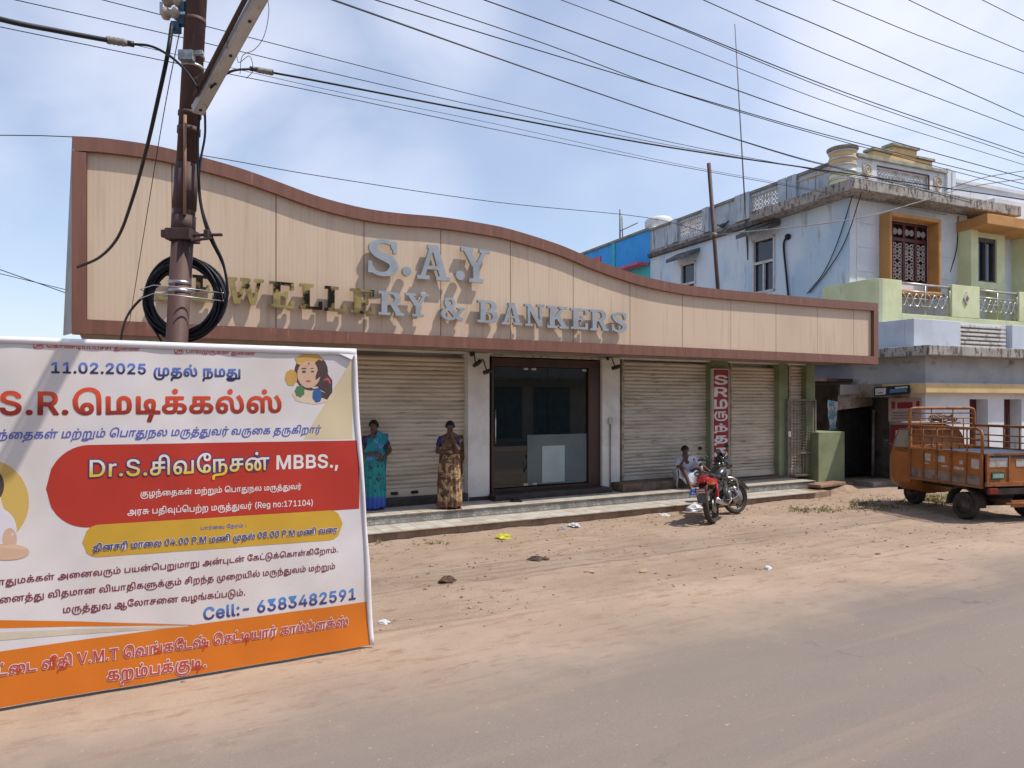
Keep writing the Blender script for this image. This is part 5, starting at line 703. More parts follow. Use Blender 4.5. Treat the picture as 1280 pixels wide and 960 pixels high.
# raised letters
grey_l = P('letter_grey', (.30, .335, .375), (.25, .28, .31), 5, .5, .1, 40, spec=.4, c3=(.24, .24, .24), s3=22, lo3=.62, hi3=.7)
gold_l = P('letter_gold', (.46, .32, .12), (.22, .15, .06), 4, .28, .1, 20, metal=.85, c3=(.025, .018, .012), s3=3.2, lo3=.50, hi3=.56)
side_l = P('letter_side', (.33, .23, .15), (.18, .13, .10), 8, .5)
FD = PD - .115
word = [('S', 460, 498, 299, 345, 0), ('.', 503, 514.5, 333, 345, 0), ('A', 521.5, 563, 306.5, 350, 0), ('.', 570, 581, 338, 350, 0), ('Y', 576.5, 613, 310.5, 353, 0),
        ('J', 195, 229, 340, 377, 1), ('E', 240, 270, 344, 377, 1), ('W', 283, 330, 347.5, 380.5, 1), ('E', 336.5, 368, 352, 384.5, 1), ('L', 374.5, 403, 355, 386.5, 1), ('L', 406, 433, 358, 389, 1), ('E', 438, 468.5, 361, 391.5, 1),
        ('R', 473, 505, 364.5, 394, 0), ('Y', 507.5, 537, 367, 396, 0), ('&', 551.5, 581, 371.5, 400.5, 0), ('B', 597, 623, 375.5, 403.5, 0), ('A', 627.5, 652.5, 378.5, 406, 0), ('N', 656.5, 681, 380.5, 408, 0),
        ('K', 684.5, 711, 383, 410.5, 0), ('E', 713.5, 735, 385.5, 411.5, 0), ('R', 738, 761, 387.5, 413.5, 0), ('S', 765, 783.5, 390, 415.5, 0)]
for ch, u0, u1, v0, v1, gold in word:
    cs = [[(r_[i], r_[i + 1]) for i in range(0, len(r_), 2)] for r_ in SLAB[ch][1]]
    xs = [p_[0] for r_ in cs for p_ in r_]; ys = [p_[1] for r_ in cs for p_ in r_]
    sa, z1 = ps(u0, v0 + 1, FD); sb = ps(u1, v1, FD)[0]; z0 = ps((u0 + u1) / 2, v1, FD)[1]; z1 = ps((u0 + u1) / 2, v0, FD)[1]
    kx = (sb - sa) / (max(xs) - min(xs)); kz = (z1 - z0) / (max(ys) - min(ys))
    cs = [[((x - min(xs)) * kx, (y - min(ys)) * kz) for x, y in r_] for r_ in cs]
    tilt = R(random.uniform(-1.2, 1.2))
    vs, fs = fill_outline(cs, .055)
    m = M(); m.add([(sa + x * math.cos(tilt) - y * math.sin(tilt), FD + .0275 - z, z0 + y * math.cos(tilt) + x * math.sin(tilt)) for x, y, z in vs], fs)
    lo = m.build('raised_letter', gold_l if gold else grey_l, panel, FS)
    m = M(); cx = (sa + sb) / 2; zz_ = (z0 + z1) / 2
    m.tube([(sa + (sb - sa) * .38, FD + .05, zz_), (sa + (sb - sa) * .38, PD, zz_)], .012)
    m.build('letter_stud', side_l, lo, FS) if False else None

# upright sign board between the right shutters
s0_, s1_ = sU(891.5, WD - .06), sU(910.5, WD - .06); z1 = ps(900, 462, WD - .06)[1]; z0 = ps(900, 592, WD - .06)[1]
sign = thing('vertical_signboard', 'tall narrow red signboard with stacked white letters on the green pillar between two shutters', 'sign', SW((s0_ + s1_) / 2, WD - .04, z0), AL)
m = M(); m.box(s0_, WD - .06, z0, s1_, WD - .005, z1); m.build('board', P('sign_red', (.30, .025, .03), (.22, .02, .025), 4, .5), sign, FS)
m = M(); m.box(s0_ - .025, WD - .07, z0 - .01, s0_, WD - .004, z1 + .02); m.box(s1_, WD - .07, z0 - .01, s1_ + .025, WD - .004, z1 + .02); m.box(s0_, WD - .07, z1, s1_, WD - .004, z1 + .02); m.build('frame', P('sign_frame_pale', (.55, .50, .46)), sign, FS)
y = z1 - .12; wd = s1_ - s0_
m = M()
chars = ['S', 'R', '\u0bae', '\u0bb0\u0bc1', '\u0ba8\u0bcd', '\u0ba4', '\u0b95', '\u0bae\u0bcd']
hs_ = (z1 - z0 - .16) / len(chars)
for i, ch in enumerate(chars):
    cs, adv = text_outline(ch, 1); xs = [p_[0] for r_ in cs for p_ in r_]; ys = [p_[1] for r_ in cs for p_ in r_]
    kx = wd * .9 / (max(xs) - min(xs)); kz = hs_ * .80 / (max(ys) - min(ys))
    cs = [[((x - min(xs)) * kx + s0_ + wd * .05, (q - min(ys)) * kz + z1 - .10 - (i + 1) * hs_ + hs_ * .12) for x, q in r_] for r_ in cs]
    vs, fs = fill_outline(cs, .004)
    m.add([(x, WD - .063 - z, q) for x, q, z in vs], fs)
m.build('lettering', P('sign_white', (.72, .68, .64), (.6, .56, .52), 6, .6), sign, FS)

# wire gate before the narrow shutter
gd = WD - .05
g0, g1 = sU(984.5, gd), sU(1019, gd); gz0 = T2 + .02; gz1 = ps(1000, 500, gd)[1]
gate = thing('steel_gate', 'thin grey metal gate with a fine grid standing before the narrow shutter', 'gate', SW(g0, gd, gz0), AL)
gm = P('gate_paint', (.24, .21, .18), (.15, .12, .10), 8, .6, metal=.2)
m = M()
for a, b in (((g0, gd, gz0), (g0, gd, gz1)), ((g1, gd, gz0), (g1, gd, gz1)), ((g0, gd, gz0), (g1, gd, gz0)), ((g0, gd, gz1), (g1, gd, gz1)), ((g0, gd, gz0 + .55), (g1, gd, gz0 + .55))): m.bar(a, b, .04)
m.build('gate_frame', gm, gate, FS)
m = M()
for i in range(1, 9): x = g0 + (g1 - g0) * i / 9; m.bar((x, gd, gz0), (x, gd, gz1), .012)
for i in range(1, 20): z = gz0 + .55 + (gz1 - gz0 - .55) * i / 20; m.bar((g0, gd, z), (g1, gd, z), .010)
m.build('grid_bars', gm, gate, FS)
m = M(); m.box(g0 - .03, gd - .05, gz0 + .95, g0 + .06, gd + .03, gz0 + 1.08); m.build('latch', steel, gate, FS)

# security cameras, conduit
def cctv(u, v, label, sgn=1, arm=.28):
    s, z = ps(u, v, WD - .02)
    t_ = thing('security_camera', label, 'camera', SW(s, WD, z), AL, 'small black security cameras on the white pillars')
    m = M(); m.lathe([(.04, 0), (.04, .02), (.02, .03)], Matrix.Rotation(R(90), 4, 'X'), 12); m.build('wall_mount', black_plastic, t_)
    m = M(); m.tube(cat([(0, -.02, 0), (.02 * sgn, -.10, .03), (.05 * sgn, -.14, -.10), (.06 * sgn, -.17, -.16)]), .012); m.build('arm', black_plastic, t_)
    mt = Matrix.Translation((.06 * sgn, -.19, -.19)) @ Matrix.Rotation(R(20 * sgn), 4, 'Z') @ Matrix.Rotation(R(78), 4, 'X')
    m = M(); m.lathe([(.028, -.08), (.04, -.075), (.042, .08), (.036, .10)], mt, 14); m.build('camera_body', black_plastic, t_)
    m = M(); m.lathe([(.0, .098), (.028, .098), (.024, .112)], mt, 12); m.build('lens', P('lens_glass', (.01, .01, .015), rough=.1, spec=.8), t_)
    return t_
cctv(590, 443, 'small black security camera hanging at the left edge of the white pillar beside the door', 0)
cctv(600, 452, 'black security camera on a bent arm, middle of the pillar left of the door', 1)
cctv(760, 448, 'dark security camera on the white pillar right of the glass door', 1)
sx_, z_ = ps(763, 530, WD - .02)
cd = thing('meter_conduit', 'thin grey conduit pipe with a switch box on the pillar right of the glass door', 'conduit', SW(sx_, WD, T2), AL)
m = M(); m.tube([(0, -.02, .0), (0, -.02, z_ - T2)], .014); m.build('pipe', P('grey_pvc', (.28, .28, .28)), cd)
m = M(); m.box(-.05, -.05, z_ - T2, .05, -.001, z_ - T2 + .12); m.build('switch_box', P('box_pvc', (.5, .48, .45)), cd, bevel=.006)
# green half wall at the end of the shop
h0, h1 = sU(1023, WD - .25), sU(1056, WD - .25)
gw = M(); zt_ = ps(1035, 540, WD - .25)[1]
gw.box(h0, WD - .25, -.05, h1, WD + .5, zt_)
gw.build('green_half_wall', green_paint, frame=FS, origin=((h0 + h1) / 2, WD, 0), bevel=.015, label='chest high green painted block wall between the wire gate and the dark stall', cat='wall')
# alley stall: dark opening behind the green wall
stall = thing('dark_stall', 'dark stall in the gap between the shop and the blue house, with a black door', 'stall', SW(SR_ + 1, 13.2), AL)
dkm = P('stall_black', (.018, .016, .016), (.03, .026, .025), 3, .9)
sa = SR_ + .03; sb = SR_ + 3.2
m = M(); m.box(sa, 14.6, 0, sb + .5, 14.75, 3.1); m.build('back_wall', dkm, stall, FS)
m = M(); m.box(sa, WD + .6, 2.62, sb - .3, 14.6, 2.70); m.build('roof_sheet', P('rust_sheet', (.13, .075, .05), (.07, .05, .04), 3, .7), stall, FS)
d0, d1 = ps(1056, 0, 12.6)[0], ps(1090, 0, 12.6)[0]
m = M(); m.box(d0, 12.6, .1, d1, 12.66, ps(1070, 512, 12.6)[1])
for i in range(1, 6): x = d0 + (d1 - d0) * i / 6; m.box(x - .012, 12.585, .1, x + .012, 12.6, ps(1070, 512, 12.6)[1])
m.build('black_door', dkm, stall, FS)
px_, pz_ = ps(1092, 512, 12.5); m = M(); m.tube([(px_ - .03, 12.5, .05), (px_, 12.5, pz_)], .04); m.build('white_post', P('post_white', (.45, .43, .40), (.3, .27, .24), 5), stall, FS)
# torn banner and small boards
def quad(name, pts, D, mat, label, cat_, wr=.0, seed=0, frame=FS, fn=ps, nu=10, nv=8, solid=.006):
    q = [fn(u, v, D) for u, v in pts]  # tl tr br bl
    m = M(); tl, tr, br, bl = [Vector(a) for a in q]
    def f(u, v):
        a = bl.lerp(br, u).lerp(tl.lerp(tr, u), v)
        return (a.x, D + wr * mn.noise(Vector((u * 3, v * 3, seed))), a.y)
    if fn is pa: g = lambda u, v: (lambda a: (D, a[0], a[2]))(f(u, v)); 
    else: g = f
    def h(u, v):
        a = bl.lerp(br, u).lerp(tl.lerp(tr, u), v); n_ = wr * mn.noise(Vector((u * 3, v * 3, seed)))
        return (D + n_, a.x, a.y) if fn is pa else (a.x, D + n_, a.y)
    m.grid(h, nu, nv)
    o_ = ((bl.x + br.x) / 2, D, min(bl.y, br.y)) if fn is not pa else (D, (bl.x + br.x) / 2, min(bl.y, br.y))
    return m.build(name, mat, frame=frame, origin=o_, label=label, cat=cat_, solid=solid)
paper = P('dirty_paper', (.48, .42, .36), (.32, .27, .225), 3, .8, c3=(.16, .12, .11), s3=9, st3=(1, 1, 3), lo3=.56, hi3=.62)
quad('torn_banner', [(1049, 484), (1091, 481), (1090, 507), (1046, 513)], 12.4, paper, 'torn pale paper banner sagging over the top of the black door', 'banner', .12, 3, solid=0)

quad('hanging_poster', [(1035, 500), (1047, 502), (1045, 536), (1036, 538)], 12.3, P('poster_blue_white', (.12, .28, .36), (.5, .48, .46), 4, .7, lo=.48, hi=.52), 'narrow blue and white poster hanging above the green half wall in the dark gap', 'poster', .05, 6, solid=0)
quad('pale_board', [(1050, 481), (1090, 480), (1090, 492), (1050, 494)], 12.3, P('board_pale', (.42, .40, .38), (.34, .31, .28), 3), 'long pale board over the torn banner above the black door', 'board', .01, 7)

# ------------------------------------------------------------------ the big printed banner beside the pole
BD = 5.98
banner = thing('printed_banner', 'large white and orange printed clinic banner tied up in front of the rusty pole', 'banner', SW(.4, BD), AL)
def bw(s, z):     # soft wrinkles of the sheet
    e = max(0, (s - 1.35) / .5)
    return .024 * mn.noise(Vector((s * 1.1, z * .8, 1))) + .008 * mn.noise(Vector((s * 3.1 + z * 1.4, z * .5, 4))) + .004 * mn.noise(Vector((s * 7 - z * 5, z * 2.2, 8))) + .007 * e * math.sin(z * 7)
def bput(m, vs, fs, lift, smooth=False):
    m.add([(s, BD + bw(s, z) - lift * .36, z) for s, z in vs], fs, smooth)
def flat(name, colour, rough=.35):
    mt = P(name, colour, tuple(x * .95 for x in colour), 1.5, rough, .12, 3, spec=.4); return mt
sR_top = ps(443, 437, BD)[0]; sR_bot = ps(466, 808, BD)[0]; zT = 2.555; zB = .03; sL = -1.75
def xr(z): return sR_bot + (sR_top - sR_bot) * (z - zB) / (zT - zB)
m = M(); nu, nv = 120, 80
def f(u, v):
    z = zB + (zT - zB) * v - .012 * math.sin(u * 9) * v; s = sL + (xr(z) - sL) * u; return (s, BD + bw(s, z), z)
m.grid(f, nu, nv)
sheet = m.build('sheet', P('flex_sheet', (.72, .69, .72), (.69, .62, .58), .9, .35, .15, 3, spec=.4, lo=.3, hi=.7), banner, FS)
# pale hem down the right edge and along the top
m = M(); hem = P('flex_hem', (.78, .76, .80), (.7, .68, .72), 3, .4)
def hem_v(u, v):
    z = zB + (zT - zB) * v; w_ = .036 + .008 * math.sin(z * 4) ; s = xr(z) + .012 - w_ * (1 - u) ; return (s, BD + bw(s, z) - .006 - .01 * math.sin(u * math.pi), z)
m.grid(hem_v, 4, 40)
def hem_h(u, v):
    s = sL + (xr(zT) + .01 - sL) * u; return (s, BD + bw(s, zT) - .007 - .012 * math.sin(v * math.pi), zT - .03 - .02 * u + .038 * v + .02 * u * v)
m.grid(hem_h, 60, 4)
m.add([(xr(zT) - .20, BD - .02, zT - .01), (xr(zT) + .015, BD - .015, zT + .004), (xr(zT) - .03, BD - .03, zT - .085)], [(0, 2, 1)])
m.build('hem', hem, sheet, FS, solid=.002)
def region(name, mat, u0, u1, lo, hi, lift=.003, n=60, k=10):
    """printed shape between two pixel curves"""
    m = M(); cols = []
    for i in range(n + 1):
        u = u0 + (u1 - u0) * i / n; a, b = hi(u), lo(u)
        cols.append([ps(u, a + (b - a) * j / k, BD) for j in range(k + 1)])
    vs = [p_ for c_ in cols for p_ in c_]; fs = [(i * (k + 1) + j, i * (k + 1) + j + 1, (i + 1) * (k + 1) + j + 1, (i + 1) * (k + 1) + j) for i in range(n) for j in range(k)]
    bput(m, vs, fs, lift, True); return m.build(name, mat, sheet, FS)
def lin(u, a, va, b, vb): return va + (vb - va) * (u - a) / (b - a)
uB = ps(0, 0, BD)
U_L = -255
def rc(u, uc, r):  # half height factor at a round left end
    return math.sqrt(max(0, 1 - ((uc - u) / r) ** 2)) if u < uc else 1
red = flat('print_red', (.47, .045, .03)); yel = flat('print_yellow', (.60, .36, .045)); org = flat('print_orange', (.68, .19, .02)); cream = flat('print_cream', (.66, .55, .36))
def rmid(u): return (lin(u, 58, 611, 447, 594))
region('red_panel', red, 57.5, 449, lambda u: rmid(u) + (lin(u, 58, 52, 447, 42)) * rc(u, 112, 54), lambda u: rmid(u) - (lin(u, 58, 54, 447, 43.5)) * rc(u, 112, 54), .003)
def ymid(u): return lin(u, 103, 678, 428, 654.5)
region('yellow_panel', yel, 103, 428.5, lambda u: ymid(u) + 19.5 * rc(u, 123, 20) * rc(-u, -412, 16.5), lambda u: ymid(u) - lin(u, 103, 21, 428, 17.5) * rc(u, 123, 20) * rc(-u, -412, 16.5), .005)
region('orange_band', org, U_L, 463, lambda u: (lin(u, 0, 886, 466, 807)) - 1.5, lambda u: lin(u, 232, 782, 456, 752.5) if u > 232 else lin(u, 0, 814, 232, 782) - 0.0, .003, 80)
region('orange_swoosh', org, U_L, 240, lambda u: 781 + (0 if u > 0 else 0) + 3 * (1 - max(0, u) / 240) * 1.2 + (-u * .02 if u < 0 else 0), lambda u: lin(u, 0, 774.5, 240, 780.5), .003)
region('cream_corner', cream, 380, 441, lambda u: 549, lambda u: lin(u, 380, 549, 441, 447), .002, 20)
region('cream_strip', P('print_pale', (.62, .55, .44)), U_L, 235, lambda u: lin(u, 0, 800, 235, 783), lambda u: lin(u, 0, 790, 235, 781.6), .004)
# gradients printed on the larger words
def grad(name, top, bottom):
    m = bpy.data.materials.new(name); m.use_nodes = True; t = m.node_tree; n = t.nodes; l = t.links; p = n['Principled BSDF']; p.inputs['Roughness'].default_value = .35
    c = n.new('ShaderNodeTexCoord'); s_ = n.new('ShaderNodeSeparateXYZ'); l.new(c.outputs['Generated'], s_.inputs[0])
    r = n.new('ShaderNodeValToRGB'); l.new(s_.outputs[2], r.inputs[0]); r.color_ramp.elements[0].color = (*bottom, 1); r.color_ramp.elements[1].color = (*top, 1)
    r.color_ramp.elements[0].position = .25; r.color_ramp.elements[1].position = .75
    l.new(r.outputs[0], p.inputs['Base Color']); return m
def say(t, u0, v0, u1, v1, mat, weight=0, lift=.006, ys=1.0, outline=None, name='printed_line', slant=0):
    cs, adv = text_outline(t, weight)
    a = Vector(ps(u0, v0, BD)); b = Vector(ps(u1, v1, BD)); d = b - a; k = d.length / adv; ex = d.normalized(); ey = Vector((-ex.y, ex.x)); ey = Vector((0, 1)) * .999
    def put(cs, lift, mat, nm):
        q = [[tuple(a + ex * (x + slant * y) * k + ey * y * k * ys) for x, y in r_] for r_ in cs]
        vs, fs = fill_outline(q); m = M(); bput(m, [(v.x, v.y) for v in vs], fs, lift); return m.build(nm, mat, sheet, FS)
    return put(cs, lift, mat, name)
def text_outline_w(t, adv1):
    """light weight spaced like the bold one"""
    x = 0; out = []
    for c in clusters(t):
        if c == ' ': x += 280; continue
        e = GL[c]; x += 13
        for r_ in e[1]: out.append([(q[0] + x, q[1]) for q in r_])
        x += e[0] + 13
    return out
def say2(t, u0, v0, u1, v1, inner, outer, ys=1.0, lift=.006):
    cs1, adv = text_outline(t, 2); cs0 = text_outline_w(t, adv)
    a = Vector(ps(u0, v0, BD)); b = Vector(ps(u1, v1, BD)); d = b - a; k = d.length / adv; ex = d.normalized()
    for cs, mt, lf, nm in ((cs1, outer, lift + .004, 'letter_outline'), (cs0, inner, lift + .010, 'printed_line')):
        q = [[tuple(a + ex * x * k + Vector((0, 1)) * y * k * ys) for x, y in r_] for r_ in cs]
        vs, fs = fill_outline(q); m = M(); bput(m, [(v.x, v.y) for v in vs], fs, lf); m.build(nm, mt, sheet, FS)
ink_red = flat('ink_red', (.55, .06, .05)); ink_blue = flat('ink_blue', (.10, .13, .45)); ink_white = flat('ink_white', (.75, .72, .72)); ink_maroon = flat('ink_maroon', (.22, .03, .05)); ink_navy = flat('ink_navy', (.06, .06, .22))
g_blue = grad('ink_blue_fade', (.13, .22, .62), (.03, .03, .10)); g_red = grad('ink_red_fade', (.70, .09, .04), (.26, .03, .02)); g_gold = grad('ink_gold_fade', (.75, .70, .62), (.70, .52, .03)); g_cell = grad('ink_cell_fade', (.08, .25, .62), (.06, .05, .22))
say('ஸ்ரீ கொண்டியப்பச்சி துணை', 41, 434, 175, 438.5, ink_red, 0, ys=.75)
say('ஸ்ரீ பாலமுருகன் துணை', 217, 440.5, 319, 444, ink_red, 0, ys=.75)
say('11.02.2025', 62, 466, 184, 467.5, g_blue, 1)
say('முதல் நமது', 191, 469.5, 302, 471, g_blue, 1, ys=1.05)
say('S.R.', -3, 518, 88, 517.8, g_red, 1, ys=.97)
say('மெடிக்கல்ஸ்', 89, 517.8, 354, 515, g_red, 1, ys=1.0)
say('குழந்தைகள் மற்றும் பொதுநல மருத்துவர் வருகை தருகிறார்', -36, 549.5, 401, 541, ink_blue, 0, ys=1.1, slant=.22)
say2('Dr.S.', 109, 596, 186, 594, g_gold, ink_navy)
say2('சிவநேசன்', 186, 594, 337, 587, g_gold, ink_navy, 1.15)
say('MBBS.,', 344, 586.5, 424, 584, ink_white, 1)
say('குழந்தைகள் மற்றும் பொதுநல மருத்துவர்', 175, 620.5, 377, 611, ink_white, 0, ys=1.1)
say('அரசு பதிவுப்பெற்ற மருத்துவர் (Reg no:171104)', 159, 643.5, 392, 631.5, ink_white, 0, ys=1.15)
say('பார்வை நேரம் :', 250, 662, 308, 658.5, ink_blue, 0, .008, ys=.9)
say2('தினசரி மாலை 04.00 P.M மணி முதல் 08.00 P.M மணி வரை', 116, 688.5, 422, 665, ink_navy, ink_white, 1.2, .008)
say('பொதுமக்கள் அனைவரும் பயன்பெறுமாறு அன்புடன் கேட்டுக்கொள்கிறோம்.', -25, 733.5, 423, 690, ink_maroon, 0)
say('அனைத்து விதமான வியாதிகளுக்கும் சிறந்த முறையில் மருந்துவம் மற்றும்', -16, 755, 419, 710.5, ink_maroon, 0, ys=1.05)
say('மருத்துவ ஆலோசனை வழங்கப்படும்.', 78, 766.5, 307, 743.5, ink_maroon, 0, ys=1.05)
say('Cell:- 6383482591', 253, 775, 446, 748.5, g_cell, 1, ys=1.05)
say2('கோட்டை வீதி V.M.T வெங்கடேஷ் செட்டியார் காம்ப்ளக்ஸ்', -48, 851, 436, 781, ink_red, ink_white, 1.2)
say2('கறம்பக்குடி.', 133, 851, 259, 833, ink_red, ink_white, 1.15)
# small printed portraits, plain and generic
def blobp(name, mat, cu, cv, ru, rv, lift, n=24, a0=0, a1=360, wob=0):
    m = M(); pts = []
    for i in range(n):
        a = R(a0 + (a1 - a0) * i / (n if a1 - a0 == 360 else n - 1)); k = 1 + wob * math.sin(a * 7 + cu)
        pts.append(ps(cu + ru * k * math.cos(a), cv + rv * k * math.sin(a), BD))
    bput(m, pts, [tuple(range(n))], lift); return m.build(name, mat, sheet, FS)
skin_p = flat('print_skin', (.62, .42, .30)); hair_p = flat('print_hair', (.09, .06, .06)); gold_p = flat('print_gold', (.58, .35, .10)); grn_p = flat('print_green', (.10, .22, .10)); blu_p = flat('print_blue', (.05, .12, .32)); crm = flat('print_shoulder', (.70, .56, .42))
blobp('printed_portrait', crm, 393, 494, 27, 11, .004, wob=.05)
blobp('printed_portrait', hair_p, 389, 465, 21, 23, .005); blobp('printed_portrait', hair_p, 407, 483, 9, 16, .0055, wob=.06)
blobp('printed_portrait', gold_p, 386, 450, 17, 8, .0065, wob=.08); blobp('printed_portrait', skin_p, 386, 468, 14.5, 17, .0075)
blobp('printed_portrait', flat('print_pink', (.55, .10, .12)), 409, 478, 4.5, 6, .0075, wob=.1); blobp('printed_portrait', grn_p, 375, 489, 6, 7, .007, wob=.1); blobp('printed_portrait', blu_p, 397, 494, 6, 9, .0075, wob=.06); blobp('printed_portrait', gold_p, 364, 472, 7.5, 10, .006, wob=.05)
for du in (-6, 5): blobp('printed_portrait', hair_p, 386 + du, 464.5, 2.6, 1.1, .009, 12); blobp('printed_portrait', hair_p, 386 + du, 460.5, 3.6, .6, .009, 12)
blobp('printed_portrait', flat('print_lip', (.5, .09, .08)), 385.5, 476.5, 3.2, 1.2, .009, 12); blobp('printed_portrait', flat('print_lip', (.5, .09, .08)), 386, 454.5, .9, 2, .009, 8)
blobp('printed_circle', flat('print_mustard', (.62, .42, .12)), -18, 628, 54, 54, .003, 40)
blobp('printed_child', hair_p, -17, 607, 22, 24, .005); blobp('printed_child', skin_p, -20, 616, 17, 20, .0065); blobp('printed_child', flat('print_shirt', (.70, .66, .72)), -12, 662, 33, 30, .006)
blobp('printed_child', skin_p, 8, 690, 29, 10, .0075); blobp('printed_child', skin_p, 12, 674, 9, 14, .007)
# timber behind the sheet and ties
m = M(); wood = P('bamboo', (.32, .22, .12), (.22, .15, .08), 6, .7, .3)
for s in (-1.6, .1, 1.62): m.tube([(s, BD + .075, .06), (s, BD + .075, 2.5)], .024)
for z in (.16, 2.46): m.tube([(-1.72, BD + .035, z), (1.72, BD + .035, z)], .018)
m.build('support_pole', wood, banner, FS)

# ------------------------------------------------------------------ rusty street pole, its fittings and the wires
rust = P('rusty_steel', (.085, .042, .036), (.055, .03, .028), 3, .65, .4, 25, stretch=(1, 1, .5), c3=(.14, .075, .055), s3=9, st3=(2, 2, .5), lo3=.6, hi3=.72, spec=.4)
cable_m = P('black_cable', (.008, .009, .015), (.014, .015, .024), 10, .55, spec=.3)
PY = 5.76
def pp(u, v, y=PY): return Vector(((u - 640) / FX * y, y, EYE + (500 - v) / FX * y))
pb0 = pp(221, 425); pt0 = pp(245.5, 0); dv = (pt0 - pb0) / (pt0.z - pb0.z)
def pole_at(z): return pb0 + dv * (z - pb0.z)
base = pole_at(-.3)
pole = thing('street_pole', 'rusty brown steel utility pole leaning slightly behind the banner', 'pole', (pole_at(0).x, pole_at(0).y, 0))
def zv(v): return EYE + (500 - v) / FX * PY
m = M(); m.tube([pole_at(-.3), pole_at(zv(300))], .083, 20); m.tube([pole_at(zv(300)), pole_at(zv(205))], .083, 20); m.tube([pole_at(zv(205)), pole_at(8.2)], [.080, .078], 20)
m.build('shaft', rust, pole, I4)
for va, vb, r_ in ((292, 270, .092), (262, 210, .090), (168, 160, .088), (146, 141, .088), (30, 24, .082)):
    m = M(); m.tube([pole_at(zv(va)), pole_at(zv(vb))], r_, 20); m.build('collar', rust, pole, I4)
m = M(); zc = zv(295); c_ = pole_at(zc)
m.box(c_.x - .10, c_.y - .10, zc - .045, c_.x + .10, c_.y + .10, zc + .045); m.box(c_.x - .13, c_.y - .10, zc - .03, c_.x - .09, c_.y - .06, zc + .03); m.bar((c_.x + .09, c_.y - .03, zc), (c_.x + .31, c_.y + .02, zc + .015), .035, .02); m.bar((c_.x + .09, c_.y - .06, zc - .05), (c_.x + .24, c_.y - .02, zc - .02), .03, .02)
m.box(c_.x + .18, c_.y - .04, zc - .02, c_.x + .22, c_.y, zc + .045)
m.build('clamp', rust, pole, I4, bevel=.006)
m = M(); m.tube([pole_at(zv(272)) + Vector((.045, -.085, 0)), pole_at(zv(150)) + Vector((.01, -.10, 0))], .013); m.build('conduit_strip', P('tan_pvc', (.30, .17, .11), rough=.6), pole, I4)
m = M()
for v in (356, 366): m.tube([pole_at(zv(v)), pole_at(zv(v) + .028)], .0865, 20)
m.build('steel_band', steel, pole, I4)
m = M(); m.tube([pole_at(zv(86)), pole_at(zv(86) + .02)], .088, 16); m.tube([pole_at(zv(72)), pole_at(zv(72) + .02)], .088, 16); c2 = pole_at(zv(77)) + Vector((.0, -.09, 0)); m.box(c2.x - .06, c2.y - .04, c2.z - .04, c2.x + .05, c2.y + .02, c2.z + .035); m.bar(c2 + Vector((.04, 0, .02)), c2 + Vector((.12, 0, .03)), .03)
m.build('cable_clamp', P('galvanised', (.42, .42, .43), (.25, .25, .25), 20, .5, metal=.7), pole, I4)
# insulator rack
blue_st = P('blue_paint_steel', (.04, .12, .20), (.03, .06, .09), 9, .5)
m = M(); q = pole_at(zv(15)) + Vector((-.10, -.02, 0)); m.box(q.x - .03, q.y - .03, q.z - .12, q.x + .03, q.y + .03, q.z + .5); m.box(q.x - .075, q.y - .04, q.z - .18, q.x - .01, q.y + .02, q.z - .10); m.build('rack', blue_st, pole, I4, bevel=.004)
por = P('porcelain', (.40, .33, .27), (.25, .2, .16), 6, .3, spec=.6)
for k, (u, v) in enumerate(((214, 17), (216, 1))):
    c0 = pp(u, v, PY - .04); mt = Matrix.Translation(c0) @ Matrix.Rotation(R(90), 4, 'Y')
    m = M(); m.lathe([(.02, -.07), (.045, -.065), (.05, -.03), (.03, -.01), (.03, .01), (.05, .03), (.048, .06), (.02, .07)], mt, 16); m.build('insulator', por, pole, I4)
    m = M(); m.bar(c0 + Vector((-.08, 0, 0)), c0 + Vector((.14, 0, 0)), .02, .02); m.bar(c0 + Vector((-.08, 0, -.0)), c0 + Vector((-.08, 0, .09)), .012, .02); m.build('insulator_bolt', steel, pole, I4)

# batten lamp on its bracket
la = pp(247.5, 138, PY - .12); lb = pp(352, -52, 4.72); ld = (lb - la).normalized()
lamp = thing('batten_street_lamp', 'long pale batten street lamp on a rusty arm slanting up from the pole', 'lamp', la)
LMAT = Matrix.Translation(la) @ ld.to_track_quat('X', 'Z').to_matrix().to_4x4(); LL = (lb - la).length
m = M(); m.xbox(0, -.038, -.03, LL, .038, -.012, LMAT); m.xbox(0, -.042, -.03, LL, -.036, .035, LMAT); m.xbox(0, .036, -.03, LL, .042, .035, LMAT); m.xbox(-.01, -.042, -.03, .005, .042, .04, LMAT)
m.build('housing', P('lamp_housing', (.50, .50, .50), (.40, .39, .38), 5, .5, c3=(.2, .15, .11), s3=16), lamp, I4)
m = M(); m.tube([LMAT @ Vector((.08, 0, .015)), LMAT @ Vector((LL - .05, 0, .015))], .014, 10); m.build('tube_holder', P('lamp_tube', (.6, .58, .55), rough=.3), lamp, I4)
m = M(); m.tube([LMAT @ Vector((.12, -.062, .02)), LMAT @ Vector((LL, -.075, .02))], .018, 8); m.tube([pole_at(la.z + .28), LMAT @ Vector((.35, -.065, .02))], .016, 8); m.build('bracket_arm', rust, lamp, I4)
m = M()
for x in (.04, .33, .62, .95): m.tube([LMAT @ Vector((x, 0, -.036)), LMAT @ Vector((x, 0, -.03))], .012, 8)
m.build('screw', black_plastic, lamp, I4)

def wire(name, pts, r, label, group=None, n=6, sides=5, cat_='cable', mat=None):
    c_ = cat(pts, n); m = M(); m.tube(c_, r, sides)
    return m.build(name, mat or cable_m, origin=tuple(pts[0]), label=label, cat=cat_, group=group)
